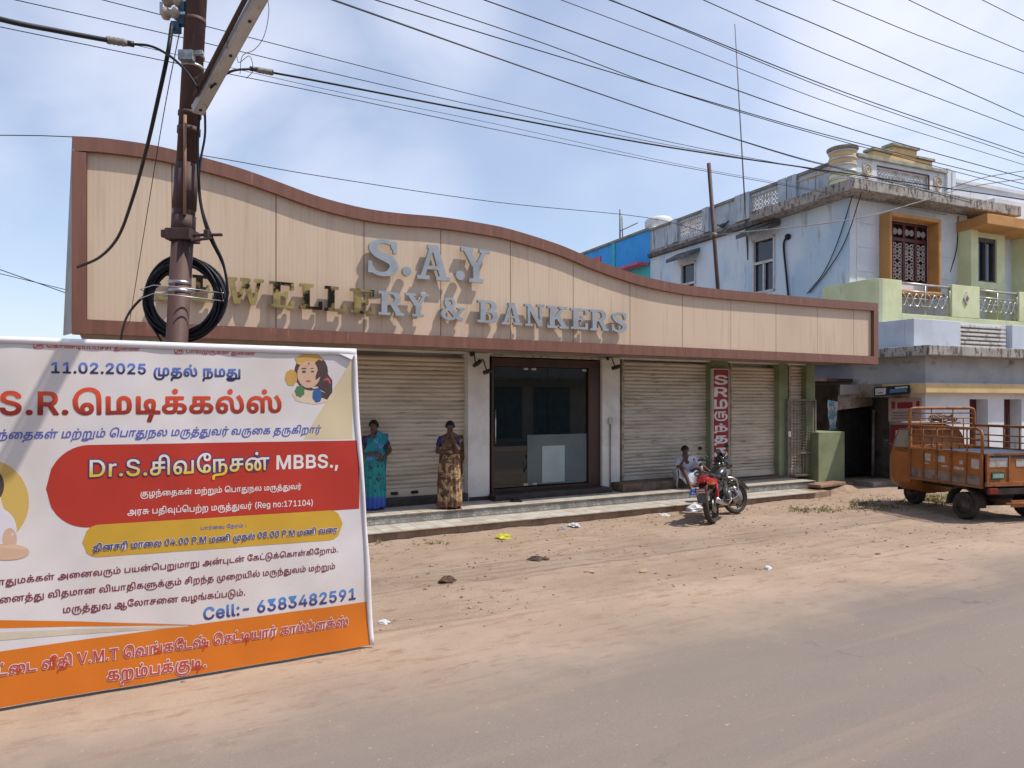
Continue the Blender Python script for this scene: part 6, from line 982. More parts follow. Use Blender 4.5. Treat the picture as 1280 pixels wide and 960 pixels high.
# cable coil tied behind the pole
cc = pp(229.5, 373, PY + .13); coil = thing('cable_coil', 'big round coil of black cable strapped behind the rusty pole', 'cable coil', cc)
for k in range(16):
    m = M(); rr = .262 + .016 * (k % 5) + random.uniform(-.006, .006); oy = -.03 + .022 * (k // 4); ph = random.uniform(0, 6); pts = []
    for i in range(40):
        a = 2 * math.pi * i / 40; r2 = rr + .008 * math.sin(3 * a + ph); pts.append((r2 * math.cos(a), oy + .010 * math.sin(2 * a + ph), r2 * 1.04 * math.sin(a)))
    m.tube(pts, .0105, 6, closed=True); m.build('cable_loop', cable_m, coil)
tie = P('wire_tie', (.5, .5, .5), rough=.4, metal=.6)
m = M()
for dz, a_ in ((-.005, 0), (.06, .01)):
    m.tube([(-.34, -.03, dz + a_), (-.1, -.30, dz), (.06, -.30, dz - .01), (.33, -.03, dz - .02)], .004, 5); m.tube([(-.34, -.03, dz + a_), (-.34, .07, dz), (.33, .07, dz), (.33, -.03, dz - .02)], .004, 5)
m.build('tie_wire', tie, coil)
# loose cables on the pole
G1 = 'loose cables hanging from the rusty pole'
wire('drop_cable', [pp(215, 30, PY - .08), pp(209, 70, 5.6), pp(196, 130, 5.9), pp(182, 190, 6.4), pp(165, 250, 7.2), pp(147, 297, 8.0), pp(124, 322, 8.6), pp(97, 334, 8.93)], .017, 'thick black cable sagging from the pole insulators to the left end of the sign', G1)
wire('thin_drop_wire', [pp(224, 42, PY - .02), pp(205, 140, 6.2), pp(185, 260, 7.5), pp(161, 408, 9.4)], .004, 'thin dark wire running down from the pole to the shop behind the sign', G1)
wire('riser_cable', [pp(249, 140, PY - .1), pp(247, 175, PY - .06), pp(248, 220, PY - .05), pp(252, 260, PY - .02), pp(266, 300, PY), pp(279, 330, PY + .05), pp(284, 370, PY + .1), pp(272, 400, PY + .12)], .0115, 'black cable running down the right side of the pole into the coil', G1)
wire('riser_cable', [pp(256, 138, PY - .1), pp(256, 170, PY - .04), pp(250, 205, PY - .05), pp(249, 245, PY - .04), pp(259, 290, PY - .01), pp(276, 325, PY + .05), pp(283, 345, PY + .1)], .0095, 'second slimmer black cable looping beside the pole above the coil', G1)
wire('coil_tail', [pp(200, 355, PY + .1), pp(178, 372, PY + .2), pp(162, 390, PY + .4), pp(154, 408, PY + .9), pp(150, 430, PY + 1.4)], .011, 'black cable end curving left out of the coil toward the banner top', G1)
wire('coil_tail', [pp(180, 372, PY + .14), pp(186, 400, PY + .1), pp(200, 424, PY + .1), pp(206, 440, PY + .1)], .009, 'short black cable end hanging under the left of the coil', G1)
wire('service_cable', [pp(-160, -22, 3.9), pp(0, 23.5, 4.7), pp(70, 38, 5.05), pp(134, 50, 5.4)], .019, 'thick black service cable coming in from the left to the grey joint near the pole', None)
wire('jumper_cable', [pp(166, 55, 5.5), pp(190, 58, 5.5), pp(215, 72, 5.45), pp(235, 92, 5.42), pp(248, 112, 5.42)], .010, 'black jumper cable arching from the left cable joint down to the lamp', None)
wire('jumper_cable', [pp(263, 110, 5.42), pp(276, 97, 5.46), pp(292, 88, 5.5), pp(314, 86, 5.6)], .010, 'black jumper cable arching from the lamp up to the right cable joint', None)
def joint(a, b, r, label, mat):
    d = (b - a).normalized(); t_ = thing('cable_joint', label, 'cable joint', a)
    mt = Matrix.Translation(a) @ d.to_track_quat('Z', 'Y').to_matrix().to_4x4(); L = (b - a).length
    m = M(); m.lathe([(r * .5, 0), (r, .01)] + [(r * (1.0 if k % 2 else .86), .01 + (L * .72 - .02) * k / 8) for k in range(9)] + [(r * .8, L * .74)], mt, 10); m.build('sleeve', mat, t_, I4)
    m = M(); m.lathe([(r * .7, L * .74), (r * .75, L * .98), (r * .4, L)], mt, 10); m.build('end_cap', black_plastic, t_, I4)
gt = P('grey_tape', (.25, .23, .21), (.12, .11, .10), 14, .6)
joint(pp(132, 49.5, 5.4), pp(168, 55.5, 5.5), .030, 'grey taped cable joint on the thick cable left of the pole', gt)
joint(pp(342, 91, 5.72), pp(312, 85.5, 5.6), .024, 'grey ribbed cable joint on the thick cable right of the pole', gt)
wire('tangle_wire', [pp(300, 92, 5.5), pp(303, 70, 5.45), pp(318, 62, 5.4), pp(330, 45, 5.3), pp(336, 15, 5.2), pp(333, -10, 5.1)], .0025, 'fine loose wire hanging in a curl beside the batten lamp', 'fine loose wires by the lamp')
wire('tangle_wire', [pp(296, 60, 5.5), pp(298, 78, 5.45), pp(312, 70, 5.4), pp(316, 88, 5.5), pp(308, 98, 5.5)], .0025, 'short kinked loose wire under the batten lamp', 'fine loose wires by the lamp')

# overhead lines, parallel to the street
def line(pts, D, r, label, ext=(14, 26)):
    q = [Vector((*ps(u, v, D), 0)) for u, v in pts]; q = [Vector((a.x, D, a.y)) for a in q]
    d0 = (q[0] - q[1]).normalized(); d1 = (q[-1] - q[-2]).normalized()
    d0.z *= .9
    q = cat(q, 6) if len(q) > 2 else q
    if ext[0]: q = [q[0] + d0 * ext[0]] + q
    if ext[1]: q = q + [q[-1] + d1 * ext[1]]
    m = M(); m.tube([FS @ a for a in q], r * .62, 5)
    return m.build('overhead_wire', cable_m, origin=tuple(FS @ q[0]), label=label, cat='wire', group='overhead wires above the street')
LN = [([(415.5, 0), (654, 84), (840, 148), (984, 194), (1050, 211)], 6.0, .009, 'overhead wire ending at the roof corner of the blue house', (14, 3)),
      ([(419, 0), (660, 85.5), (840, 147.5), (984, 193), (1052, 210)], 6.04, .006, 'thinner overhead wire lashed along the one ending at the roof corner', (14, 3)),
      ([(470, 0), (592, 38), (840, 113), (1046, 172), (1280, 230)], 6.0, .009, 'lowest overhead wire crossing the parapet of the blue house', (14, 26)),
      ([(519, 0), (685, 56), (840, 113.5), (1050, 176), (1280, 237)], 6.05, .008, 'overhead wire that merges with its lower neighbour above the letter Y', (14, 26)),
      ([(606, 0), (840, 83.5), (1060, 160), (1280, 222)], 6.0, .010, 'overhead wire with a dark splice, second above the house parapet', (14, 26)),
      ([(702, 0), (840, 52), (1060, 137), (1280, 206)], 6.0, .007, 'thin overhead wire, third above the house parapet', (14, 26)),
      ([(762, 0), (840, 30), (1060, 117), (1280, 192)], 6.0, .010, 'overhead wire running close above a parallel one, right half of the sky', (14, 26)),
      ([(765, 0), (840, 31.5), (1060, 121), (1280, 196.5)], 6.06, .008, 'lower of two close parallel overhead wires, right half of the sky', (14, 26)),
      ([(879.5, 0), (1060, 79), (1280, 163)], 6.0, .009, 'overhead wire passing the tip of the thin mast, fifth from the top right', (14, 26)),
      ([(945, 0), (1060, 48), (1280, 146)], 6.0, .010, 'overhead wire, fourth from the top right corner', (14, 26)),
      ([(1041, 0), (1160, 49), (1280, 92)], 6.0, .009, 'overhead wire, third from the top right corner', (14, 26)),
      ([(1136, 0), (1210, 35), (1280, 65)], 6.0, .009, 'overhead wire, second from the top right corner', (14, 26)),
      ([(1228, 0), (1280, 26)], 6.0, .009, 'overhead wire, nearest the top right corner', (14, 26)),
      ([(129, 0), (270, 36), (400, 69.4), (620, 125.5), (840, 178), (1005, 210)], 6.55, .006, 'thin overhead wire, topmost of the five passing behind the pole', (10, 3)),
      ([(20, 0), (220, 45), (400, 88), (620, 137.5), (840, 182), (1000, 209)], 6.55, .006, 'thin overhead wire, second of the five passing behind the pole', (8, 3)),
      ([(342, 91), (400, 101.7), (620, 144), (840, 184.6), (1060, 217)], 6.0, .0145, 'thick black overhead cable running right from the ribbed joint', (0, 20)),
      ([(168, 56), (400, 110), (620, 155), (840, 203.5), (960, 226)], 6.55, .004, 'fine wire just under the thick cable, with small spacers', (0, 4)),
      ([(0, 33.5), (225, 80), (400, 115.5), (620, 162), (840, 206), (960, 228)], 6.55, .006, 'thin overhead wire, lowest of the five passing behind the pole', (8, 4))]
for a in LN: line(a[0], a[1], a[2], a[3], a[4])
line([(-200, 171), (90, 171), (257, 195), (400, 220), (620, 252.6), (805, 271.5), (889, 292)], 13, .012, 'single low wire passing over the shop roof to the leaning brown pipe', (3, 0))
line([(0, 337), (82, 366)], 14, .012, 'pair of sagging wires left of the shop, nearer the sign edge', (12, 4))
line([(0, 342), (82, 362)], 14.2, .010, 'lower wire of the sagging pair left of the shop', (12, 4))

# ------------------------------------------------------------------ the pale blue two storey house (frame FB: a along front, b back)
blue_w = P('pale_blue_wall', (.62, .70, .78), (.44, .58, .72), .7, .85, .2, 20, stretch=(1, 1, .6), c3=(.27, .31, .34), s3=2.6, st3=(2, 2, .35), lo3=.56, hi3=.8)
white_b = P('bluish_white', (.66, .68, .72), (.58, .60, .64), 1.2, .85, .2, 20, c3=(.30, .29, .28), s3=3, st3=(1.5, 1.5, .4), lo3=.6, hi3=.8)
grey_slab = P('weathered_cement', (.40, .37, .34), (.28, .25, .225), 2.6, .95, .5, 20, c3=(.13, .115, .105), s3=5, st3=(2.5, 2.5, .9), lo3=.5, hi3=.6)
lt_green = P('pale_green_plaster', (.66, .69, .43), (.57, .60, .36), 1.6, .8, .2, 20, c3=(.33, .35, .23), s3=3, st3=(1.5, 1.5, .5), lo3=.62, hi3=.8)
orange_p = P('orange_plaster', (.50, .26, .095), (.43, .215, .08), 1.8, .75, .15, 20, c3=(.32, .16, .06), s3=4, lo3=.64, hi3=.8)
yellow_p = P('yellow_plaster', (.66, .47, .24), (.56, .39, .19), 1.8, .8, .15, 20, c3=(.36, .23, .10), s3=3, lo3=.62, hi3=.8)
dk_glass = P('dark_window_glass', (.02, .025, .035), rough=.08, spec=.7)
maroon = P('maroon_paint', (.10, .022, .025), (.07, .018, .02), 5, .5)
tile_w = P('white_lattice', (.62, .60, .58), (.42, .40, .37), 6, .7)
house = thing('blue_house', 'two storey pale blue house with round parapet corner, green balcony and orange framed grille window', 'house', tuple(FB @ Vector((3, 0, 0))), BE)
def hb(name, boxes, mat, bevel=0, parent=None, each=False):
    if each:
        for b in boxes: o = hb(name, [b], mat, bevel, parent)
        return o
    m = M()
    for b in boxes: m.box(*b)
    return m.build(name, mat, parent or house, FB, bevel=bevel)
W = 22.0
zb1 = 2.55; zs0 = 3.19; zs1 = 3.43
# ground floor wall with its tall narrow openings
op = []
for u0, u1 in ((1212, 1235), (1255, 1277)): op.append((pb(u0, 0, 0)[0], pb(u1, 0, 0)[0]))
st = op[1][0] - op[0][0]; op += [(op[1][0] + st * k, op[1][1] + st * k) for k in (1, 2, 3, 4, 5)]
bx = []; a_prev = 0; zt = pb(1220, 499, 0)[1]; 
for a0, a1 in op: bx.append((a_prev, 0, -.1, a0, .42, zb1)); bx.append((a0, 0, zt, a1, .42, zb1)); bx.append((a0, 0, -.1, a1, .42, .25)); a_prev = a1
bx.append((a_prev, 0, -.1, W, .42, zb1))
hb('ground_floor_wall', bx, white_b)
for a0, a1 in op[:5]:
    o_ = hb('window_shutter', [(a0, .30, .25, a1, .36, zt)], maroon)
    hb('bar', [(a0 + (a1 - a0) * k / 6 - .012, .26, .25, a0 + (a1 - a0) * k / 6 + .012, .29, zt - .4) for k in range(1, 6)], P('window_bar', (.16, .09, .07)), parent=o_)
b_op0, _ = pa(1112, 0, 0)
hb('side_wall', [(0, .421, -.1, .22, b_op0, zb1), (0, b_op0, 2.2, .22, 14, zb1), (0, b_op0 + 1.6, -.1, .22, 14, 2.2), (1.6, .6, -.1, 1.8, 14, zb1)], P('grubby_wall', (.30, .26, .23), (.14, .11, .09), 1.8, .9))
hb('yellow_band', [(-.28, -.22, pb(1160, 491, -.2)[1], W, -.001, pb(1160, 479, -.2)[1]), (-.28, 0, pb(1160, 491, -.2)[1], -.001, .98, pb(1160, 479, -.2)[1])], yellow_p, .01)
hb('upper_beam', [(0, 0, zb1, W, .3, zs0), (0, .3, zb1, .3, 14, zs0)], P('beam_bluish', (.44, .45, .47), (.36, .37, .39), 1.2, .85, c3=(.22, .17, .14), s3=1.4, st3=(1, 1, 2), lo3=.58, hi3=.72))
hb('floor_slab', [(-.5, -.45, zs0, W, 14, zs1)], grey_slab, .02)
# first floor terrace parapet
tb = .31; zp = pb(1160, 399, tb)[1]
a1_, a2_ = pb(1201, 0, tb)[0], pb(1260, 0, tb)[0]
hb('terrace_parapet', [(0, tb, zs1, a1_, tb + .25, zp), (0, tb + .25, zs1, .25, 3.2, zp), (a2_ + .18, tb, zs1, W, tb + .25, zp), (a1_, tb + .16, zs1, a2_ + .18, tb + .25, zp)], P('terrace_blue', (.54, .59, .66), (.46, .50, .56), 1.2, .85, c3=(.3, .3, .3), s3=3, lo3=.6, hi3=.8), .012)
nl = 6; hb('louvre', [(a1_, tb + .05, zs1 + .06 + (zp - zs1 - .08) * k / nl, a2_, tb + .155, zs1 + .06 + (zp - zs1 - .08) * (k + .55) / nl) for k in range(nl)], P('louvre_white', (.60, .56, .53), (.35, .29, .25), 9, .8, lo=.52, hi=.62), .008)
# green balcony
gb = 1.3; za = zp + .02; zg = pb(1110, 348.5, gb)[1]; zc_ = pb(1160, 394, gb)[1]; gs = -.10
g0 = gs; g1 = pb(1127.5, 0, gb)[0]; g2 = pb(1190, 0, gb)[0]; g3 = pb(1224.5, 0, gb)[0]; g4 = pb(1274, 0, gb)[0]
bend = pa(1028, 0, gs)[0]
m = M(); rad = .35; out = [(g1, gb), (gs + rad, gb)] + [(gs + rad - rad * math.sin(R(a)), gb + rad - rad * math.cos(R(a))) for a in range(15, 90, 15)] + [(gs, gb + rad), (gs, bend)]
inn = [(g1, gb + .14), (gs + rad, gb + .14)] + [(gs + rad - (rad - .14) * math.sin(R(a)), gb + rad - (rad - .14) * math.cos(R(a))) for a in range(15, 90, 15)] + [(gs + .14, gb + rad), (gs + .14, bend)]
m.prism(out + inn[::-1], 'z', za, zg)
balc = m.build('balcony_wall', lt_green, house, FB, bevel=.01)
m = M(); m.box(g1, gb, za - .01, W, gb + .14, zc_); m.box(g2, gb - .004, zc_, g3, gb + .16, zg + .02); m.box(g4, gb - .004, zc_, g4 + .9, gb + .16, zg); m.build('balcony_curb', lt_green, house, FB, bevel=.01)
dz = (zc_ + zg) / 2 + .1; dc = (g2 + g3) / 2
m = M(); m.prism([(dc, dz + .2), (dc + .13, dz), (dc, dz - .2), (dc - .13, dz)][::-1], 'y', gb - .04, gb); o_ = m.build('diamond_ornament', P('ornament_cream', (.62, .58, .48)), balc, FB, bevel=.01)
m = M(); m.prism([(dc, dz + .08), (dc + .05, dz), (dc, dz - .08), (dc - .05, dz)][::-1], 'y', gb - .055, gb - .04); m.build('diamond_centre', P('ornament_brown', (.25, .15, .10)), balc, FB)
stl = P('steel_railing', (.55, .52, .50), (.4, .38, .35), 9, .35, metal=.6)
for a0, a1 in ((g1, g2), (g3, g4)):
    m = M(); zt_ = zg - .06; zl = zc_ + .05
    m.tube([(a0, gb + .07, zt_), (a1, gb + .07, zt_)], .035)
    for k in range(1, 4): z = zl + (zt_ - zl) * k / 4; m.tube([(a0, gb + .07, z), (a1, gb + .07, z)], .014, 6)
    for k in (0, .5, 1): a = a0 + (a1 - a0) * k; m.tube([(a, gb + .07, zc_), (a, gb + .07, zt_)], .022, 6)
    for sg in (1, -1):
        for off in (0, .5):
            am = a0 + (a1 - a0) * (.25 + off) ; m.tube([(am + (a1 - a0) * .2 * t, gb + .05, (zl + zt_) / 2 - .05 + sg * .17 * math.sin(t * math.pi * 1.5)) for t in [x / 10 for x in range(-10, 11)]], .016, 6)
    m.build('railing', stl, house, FB)
# upper storey
ub = 2.2; ez0 = 7.62; ez1 = 7.92; uw_end = pb(1209, 0, ub)[0]
BL = pa(813, 0, 0)[0]
wa0, wa1 = pb(1113, 0, ub - .35)[0] + .05, pb(1177, 0, ub - .35)[0] - .09; wz0 = pb(1140, 356, ub)[1]; wz1 = pb(1140, 279, ub)[1]
# window openings in the side wall
sw = []
for u0, u1, v0, v1 in ((851, 870, 328, 376), (941, 969, 297, 366)):
    b1, b0 = pa(u0, 0, 0)[0], pa(u1, 0, 0)[0]; sw.append((b0, b1, pa((u0 + u1) / 2, v1, 0)[1], pa((u0 + u1) / 2, v0, 0)[1]))
bx = []; prev = ub
for b0, b1, z0, z1 in sorted(sw): bx += [(0, prev, zs1, .25, b0, ez0), (0, b0, zs1, .25, b1, z0), (0, b0, z1, .25, b1, ez0)]; prev = b1
bx.append((0, prev, zs1, .25, BL, ez0))
hb('upper_side_wall', bx, blue_w)
for b0, b1, z0, z1 in sw:
    fr = hb('side_window', [(-.03, b0, z0, .06, b0 + .07, z1), (-.03, b1 - .07, z0, .06, b1, z1), (-.03, b0, z1 - .07, .06, b1, z1), (-.03, b0, z0, .06, b1, z0 + .07), (-.02, (b0 + b1) / 2 - .03, z0, .05, (b0 + b1) / 2 + .03, z1 - .75), (-.02, b0, z1 - .80, .05, b1, z1 - .72)], P('window_frame_white', (.58, .58, .58)))
    hb('pane', [(.07, b0, z0, .09, b1, z1)], dk_glass, parent=fr)
    m = M(); e0, e1 = b0 - .22, b1 + .22
    m.add([(0, e0, z1 + .42), (0, e1, z1 + .42), (-.5, e1, z1 + .16), (-.5, e0, z1 + .16), (0, e0, z1 + .26), (0, e1, z1 + .26), (-.5, e1, z1 + .04), (-.5, e0, z1 + .04)], [(0, 1, 2, 3), (7, 6, 5, 4), (3, 2, 6, 7), (0, 3, 7, 4), (1, 5, 6, 2)])
    m.build('window_awning', P('awning_cement', (.10, .11, .115), (.2, .21, .21), 5, .9, lo=.5, hi=.7), fr, FB)
hb('upper_front_wall', [(.25, ub, zs1, wa0, ub + .25, ez0), (wa1, ub, zs1, uw_end, ub + .25, ez0), (wa0, ub, zs1, wa1, ub + .25, wz0), (wa0, ub, wz1, wa1, ub + .25, ez0), (.0, ub - .001, zs1, .249, ub, ez0)], white_b)
# plaster courses on the front wall
crs = []; z = zs1 + .9
while z < ez0 - .3: crs += [(.25, ub - .012, z, wa0 - .25, ub - .002, z + .62), (wa1 + .25, ub - .012, z, uw_end - .7, ub - .002, z + .62)]; z += .66
hb('plaster_course', crs, white_b, .006, each=True)
# orange box surround with the grille window
o0, o1 = wa0 - .05, wa1 + .09; oz0 = pb(1140, 363, ub - .35)[1]; oz1 = pb(1140, 268.5, ub - .35)[1]
m = M()
m.box(o0, ub - .35, oz0, wa0 + .02, ub, oz1); m.box(wa1 - .02, ub - .35, oz0, o1, ub, oz1); m.box(wa0 + .02, ub - .35, wz1 - .0, wa1 - .02, ub, oz1); m.box(wa0 - .1, ub - .45, oz0 - .14, o1 + .02, ub, oz0)
gw_ = m.build('window_surround', orange_p, house, FB, bevel=.03)
m = M(); m.box(wa0, ub + .17, wz0, wa1, ub + .2, wz1); m.build('window_glass', P('grille_back', (.06, .03, .03), rough=.5), gw_, FB)
m = M(); g_a, g_b = wa0, wa1
for k in range(5): a = g_a + (g_b - g_a) * k / 4; m.box(a - .045, ub + .02, wz0, a + .045, ub + .10, wz1)
midz = wz1 - .55
for z in (wz0, midz, wz1 - .08): m.box(g_a, ub + .015, z, g_b, ub + .105, z + .09)
m.build('grille_frame', maroon, gw_, FB)
m = M()
def ring(a, z, r_, y, n=10, w_=.016): m.tube([(a + r_ * math.cos(2 * math.pi * i / n), y, z + r_ * math.sin(2 * math.pi * i / n)) for i in range(n)], w_, 4, closed=True)
for k in range(4):
    pa0 = g_a + (g_b - g_a) * (k + .5) / 4; pw = (g_b - g_a) / 4 - .10; nz_ = int((midz - wz0 - .1) / (pw * .42))
    for j in range(nz_):
        z = wz0 + .12 + (midz - wz0 - .14) * (j + .5) / nz_
        for sx in (-.26, .26): ring(pa0 + sx * pw, z, pw * .16, ub + .05)
        if j % 3 == 1: ring(pa0, z, pw * .30, ub + .045, 12)
        m.bar((pa0 - pw * .5, ub + .05, z - pw * .2), (pa0 + pw * .5, ub + .05, z + pw * .2), .014); m.bar((pa0 - pw * .5, ub + .05, z + pw * .2), (pa0 + pw * .5, ub + .05, z - pw * .2), .014)
    for sx in (-.25, .25): 
        z = (midz + wz1) / 2; ring(pa0 + sx * pw, z, pw * .20, ub + .05)
        for t in range(4): an = R(45 * t); m.bar((pa0 + sx * pw - pw * .22 * math.cos(an), ub + .05, z - pw * .22 * math.sin(an)), (pa0 + sx * pw + pw * .22 * math.cos(an), ub + .05, z + pw * .22 * math.sin(an)), .014)
m.build('grille_pattern', P('grille_cream', (.50, .45, .42)), gw_, FB)
# right bay: green piers, window, orange canopy
rb = 1.9; r0 = pb(1209, 0, rb)[0]; r1 = pb(1218, 0, rb)[0]; r2 = pb(1221.5, 0, rb)[0]; r3 = pb(1246, 0, rb)[0]; r4 = pb(1256, 0, rb)[0]
rz1 = pb(1230, 297, rb)[1]; rz0 = pb(1230, 352, rb)[1]; rzl = pb(1230, 361, rb)[1]; rzt = pb(1230, 290, rb)[1]
hb('green_pier', [(r0, rb - .12, zs1, r1, rb + .5, rzt), (r1, rb, zs1, r2, rb + .5, rzt), (r3, rb, zs1, r4, rb + .5, rzt), (r2, rb, rzl, r3, rb + .5, rz0), (r2, rb, rz1, r3, rb + .5, rzt)], lt_green, .008)
hb('bay_wall', [(r2, rb + .3, zs1, r3, rb + .5, rzl), (r4, rb + .3, zs1, W, rb + .5, rzt + 1.2), (uw_end, rb + .501, zs1, r4, rb + .7, ez0)], white_b)
bw_ = hb('bay_window', [(r2, rb + .05, rz0, r2 + .06, rb + .12, rz1), (r3 - .06, rb + .05, rz0, r3, rb + .12, rz1), (r2, rb + .05, rz1 - .12, r3, rb + .12, rz1), (r2, rb + .05, rz0, r3, rb + .12, rz0 + .05), ((r2 + r3) / 2 - .03, rb + .04, rz0, (r2 + r3) / 2 + .03, rb + .12, rz1)], P('frame_dark', (.10, .09, .10)))
hb('pane', [(r2 + .06, rb + .125, rz0 + .05, r3 - .06, rb + .14, rz1 - .1)], dk_glass, parent=bw_)
m = M(); c0 = r0 - .05; c1 = pb(1234, 0, rb - .75)[0]; cz0, cz1 = rzt - .02, pb(1225, 268, rb)[1]
m.prism([(c0, rb + .3), (c0, rb - .1), (c1, rb - .75), (W, rb - .75), (W, rb + .3)], 'z', cz0, cz1 - .22); m.build('orange_canopy', orange_p, house, FB, bevel=.02)
pi = pb(1280, 290, rb)[0]; hb('far_green_pier', [(pi - .1, rb - .1, zs1, pi + .5, rb + .6, rzt)], lt_green)
# roof overhang
eb = 1.56; ea = -.6; ebs = pa(937, 0, ea)[0]; eaR = pb(1277, 0, eb)[0]
m = M(); m.prism([(ea, eb), (eaR, eb), (eaR, 14), (.0, 14), (.0, ebs), (ea, ebs)], 'z', ez0, ez1); m.build('roof_slab', grey_slab, house, FB, bevel=.02)
hb('roof_slab_lower', [(eaR, 2.6, ez0 - 1.0, W, 14, ez0 - .75)], grey_slab)
hb('ledge_moulding', [(-.14, ebs, ez0 + .02, .0, BL, ez0 + .16)], P('dark_moulding', (.07, .07, .075), (.15, .14, .14), 6))
# parapet: side with posts and lattice panels
pz1 = 8.68; pt = P('parapet_blue', (.44, .51, .58), (.36, .42, .48), 1.4, .9, .2, 20, c3=(.20, .21, .21), s3=3.4, st3=(3, 3, .35), lo3=.52, hi3=.68)
cap = P('parapet_cap', (.27, .26, .24), (.17, .165, .15), 4, .95)
lat = []
for u0, u1 in ((849, 881), (939, 976)): lat.append((pa(u1, 0, 0)[0], pa(u0, 0, 0)[0]))
bx = []; prev = 2.4
for b0, b1 in sorted(lat): bx += [(0, prev, ez1, .16, b0, pz1), (0, b0, ez1, .16, b1, ez1 + .12), (0, b0, pz1 - .1, .16, b1, pz1)]; prev = b1
bx.append((0, prev, ez1, .16, BL, pz1))
hb('side_parapet', bx, pt); hb('parapet_coping', [(-.06, 2.4, pz1, .22, BL, pz1 + .09)], cap, .01)
hb('parapet_post', [(-.09, b - .17, ez1, .20, b + .17, pz1 + .10) for b in [pa(u, 0, 0)[0] for u in (845, 884, 925, 934, 980, 992)]], pt, .01, each=True)
def lattice(a0, a1, z0, z1, put, cell=.135):
    m = M(); nx = max(2, round((a1 - a0) / cell)); nz_ = max(2, round((z1 - z0) / cell)); cx, cz = (a1 - a0) / nx, (z1 - z0) / nz_
    for i in range(nx):
        for j in range(nz_):
            x, z = a0 + cx * (i + .5), z0 + cz * (j + .5)
            m.tube([put(x + cx * .34 * math.cos(k * math.pi / 4), z + cz * .34 * math.sin(k * math.pi / 4)) for k in range(8)], .017, 4, closed=True)
            m.bar(put(x - cx / 2, z - cz / 2), put(x + cx / 2, z + cz / 2), .022); m.bar(put(x - cx / 2, z + cz / 2), put(x + cx / 2, z - cz / 2), .022)
    for a in (a0, a1): m.bar(put(a, z0), put(a, z1), .04)
    for z in (z0, z1): m.bar(put(a0, z), put(a1, z), .04)
    half_a = (a0 + a1) / 2; half_z = (z0 + z1) / 2
    for t in (-.16, .16): m.bar(put(half_a + t, half_z - .12), put(half_a + t, half_z + .12), .04)
    for t in (-.12, .12): m.bar(put(half_a - .16, half_z + t), put(half_a + .16, half_z + t), .04)
    return m
for b0, b1 in lat: lattice(b0, b1, ez1 + .12, pz1 - .1, lambda x, z: (.06, x, z)).build('lattice_panel', tile_w, house, FB)
m = M(); y0, y1 = pa(1037, 0, 0)[0], pa(996, 0, 0)[0]
for a, b in (((y0, ez1 + .15), (y1, ez1 + .15)), ((y0, pz1 - .14), (y1, pz1 - .14)), ((y0, ez1 + .15), (y0, pz1 - .14)), ((y1, ez1 + .15), (y1, pz1 - .14))): m.bar((-.012, a[0], a[1]), (-.012, b[0], b[1]), .04, .03)
m.build('yellow_outline', yellow_p, house, FB)
# round corner pilaster and front parapet
pcx, pcb = pb(1057, 0, 2.25)[0], 2.35; rp = .33; pzt = pb(1057, 184, 2.0)[1]
prof = [(rp, ez1)]; nb = 5
for k in range(nb):
    z0 = ez1 + (pzt - ez1) * k / nb; z1 = ez1 + (pzt - ez1) * (k + 1) / nb; prof += [(rp, z0 + .01), (rp + .0, z1 - .035), (rp + .035, z1 - .03), (rp + .035, z1)]
mt = Matrix.Translation((pcx, pcb, 0))
m = M(); m.lathe(prof, mt, 28); pil = m.build('corner_pilaster', P('pilaster_cream', (.60, .60, .60), (.5, .49, .46), 3), house, FB)
for k, mm in ((4, yellow_p), (3, yellow_p), (0, lt_green), (1, lt_green)):
    z0 = ez1 + (pzt - ez1) * k / nb; z1 = ez1 + (pzt - ez1) * (k + 1) / nb; m = M(); m.lathe([(rp + .006, z0 + .03), (rp + .006, z1 - .05)], mt, 28, False); m.build('pilaster_band', mm, pil, FB)
m = M(); m.lathe([(rp + .02, pzt), (rp + .07, pzt + .05), (rp + .08, pzt + .10), (0.05, pzt + .14)], mt, 28); m.build('pilaster_cap', cap, pil, FB)
fpb = 2.15; fa0 = pcx + rp - .05; fa1 = pb(1181, 0, fpb)[0]; l0, l1 = pb(1096, 0, fpb)[0], pb(1161, 0, fpb)[0]; fz = 8.72
hb('front_parapet', [(fa0, fpb, ez1, l0, fpb + .2, fz), (l1, fpb, ez1, fa1, fpb + .2, fz), (l0, fpb, ez1, l1, fpb + .2, ez1 + .12), (l0, fpb, fz - .16, l1, fpb + .2, fz)], white_b)
hb('front_coping', [(fa0, fpb - .08, fz, fa1 + .05, fpb + .28, fz + .10)], P('coping_greenish', (.38, .37, .29), (.24, .24, .2), 4, .9), .01)
hb('parapet_end_post', [(fa1, fpb - .08, ez1, fa1 + .16, fpb + .3, fz + .16), (fa1 + .26, fpb - .05, ez1, fa1 + .42, fpb + .3, fz + .12), (fa1 + .16, fpb, ez1, fa1 + .26, fpb + .2, fz + .06)], white_b, .01)
lattice(l0, l1, ez1 + .12, fz - .16, lambda x, z: (x, fpb + .08, z)).build('lattice_panel', tile_w, house, FB)
hb('lattice_edge', [(l0, fpb - .02, fz - .16, l1, fpb - .001, fz - .12), (l1 - .03, fpb - .02, ez1 + .12, l1 + .01, fpb - .001, fz - .16)], maroon)
t0, t1, t2, t3 = [pb(u, 0, fpb)[0] for u in (1090, 1113, 1144, 1164)]
hb('stepped_crest', [(t0, fpb - .04, fz + .10, t3, fpb + .22, fz + .26), (t1, fpb - .06, fz + .26, t2, fpb + .2, fz + .48)], yellow_p, .02)
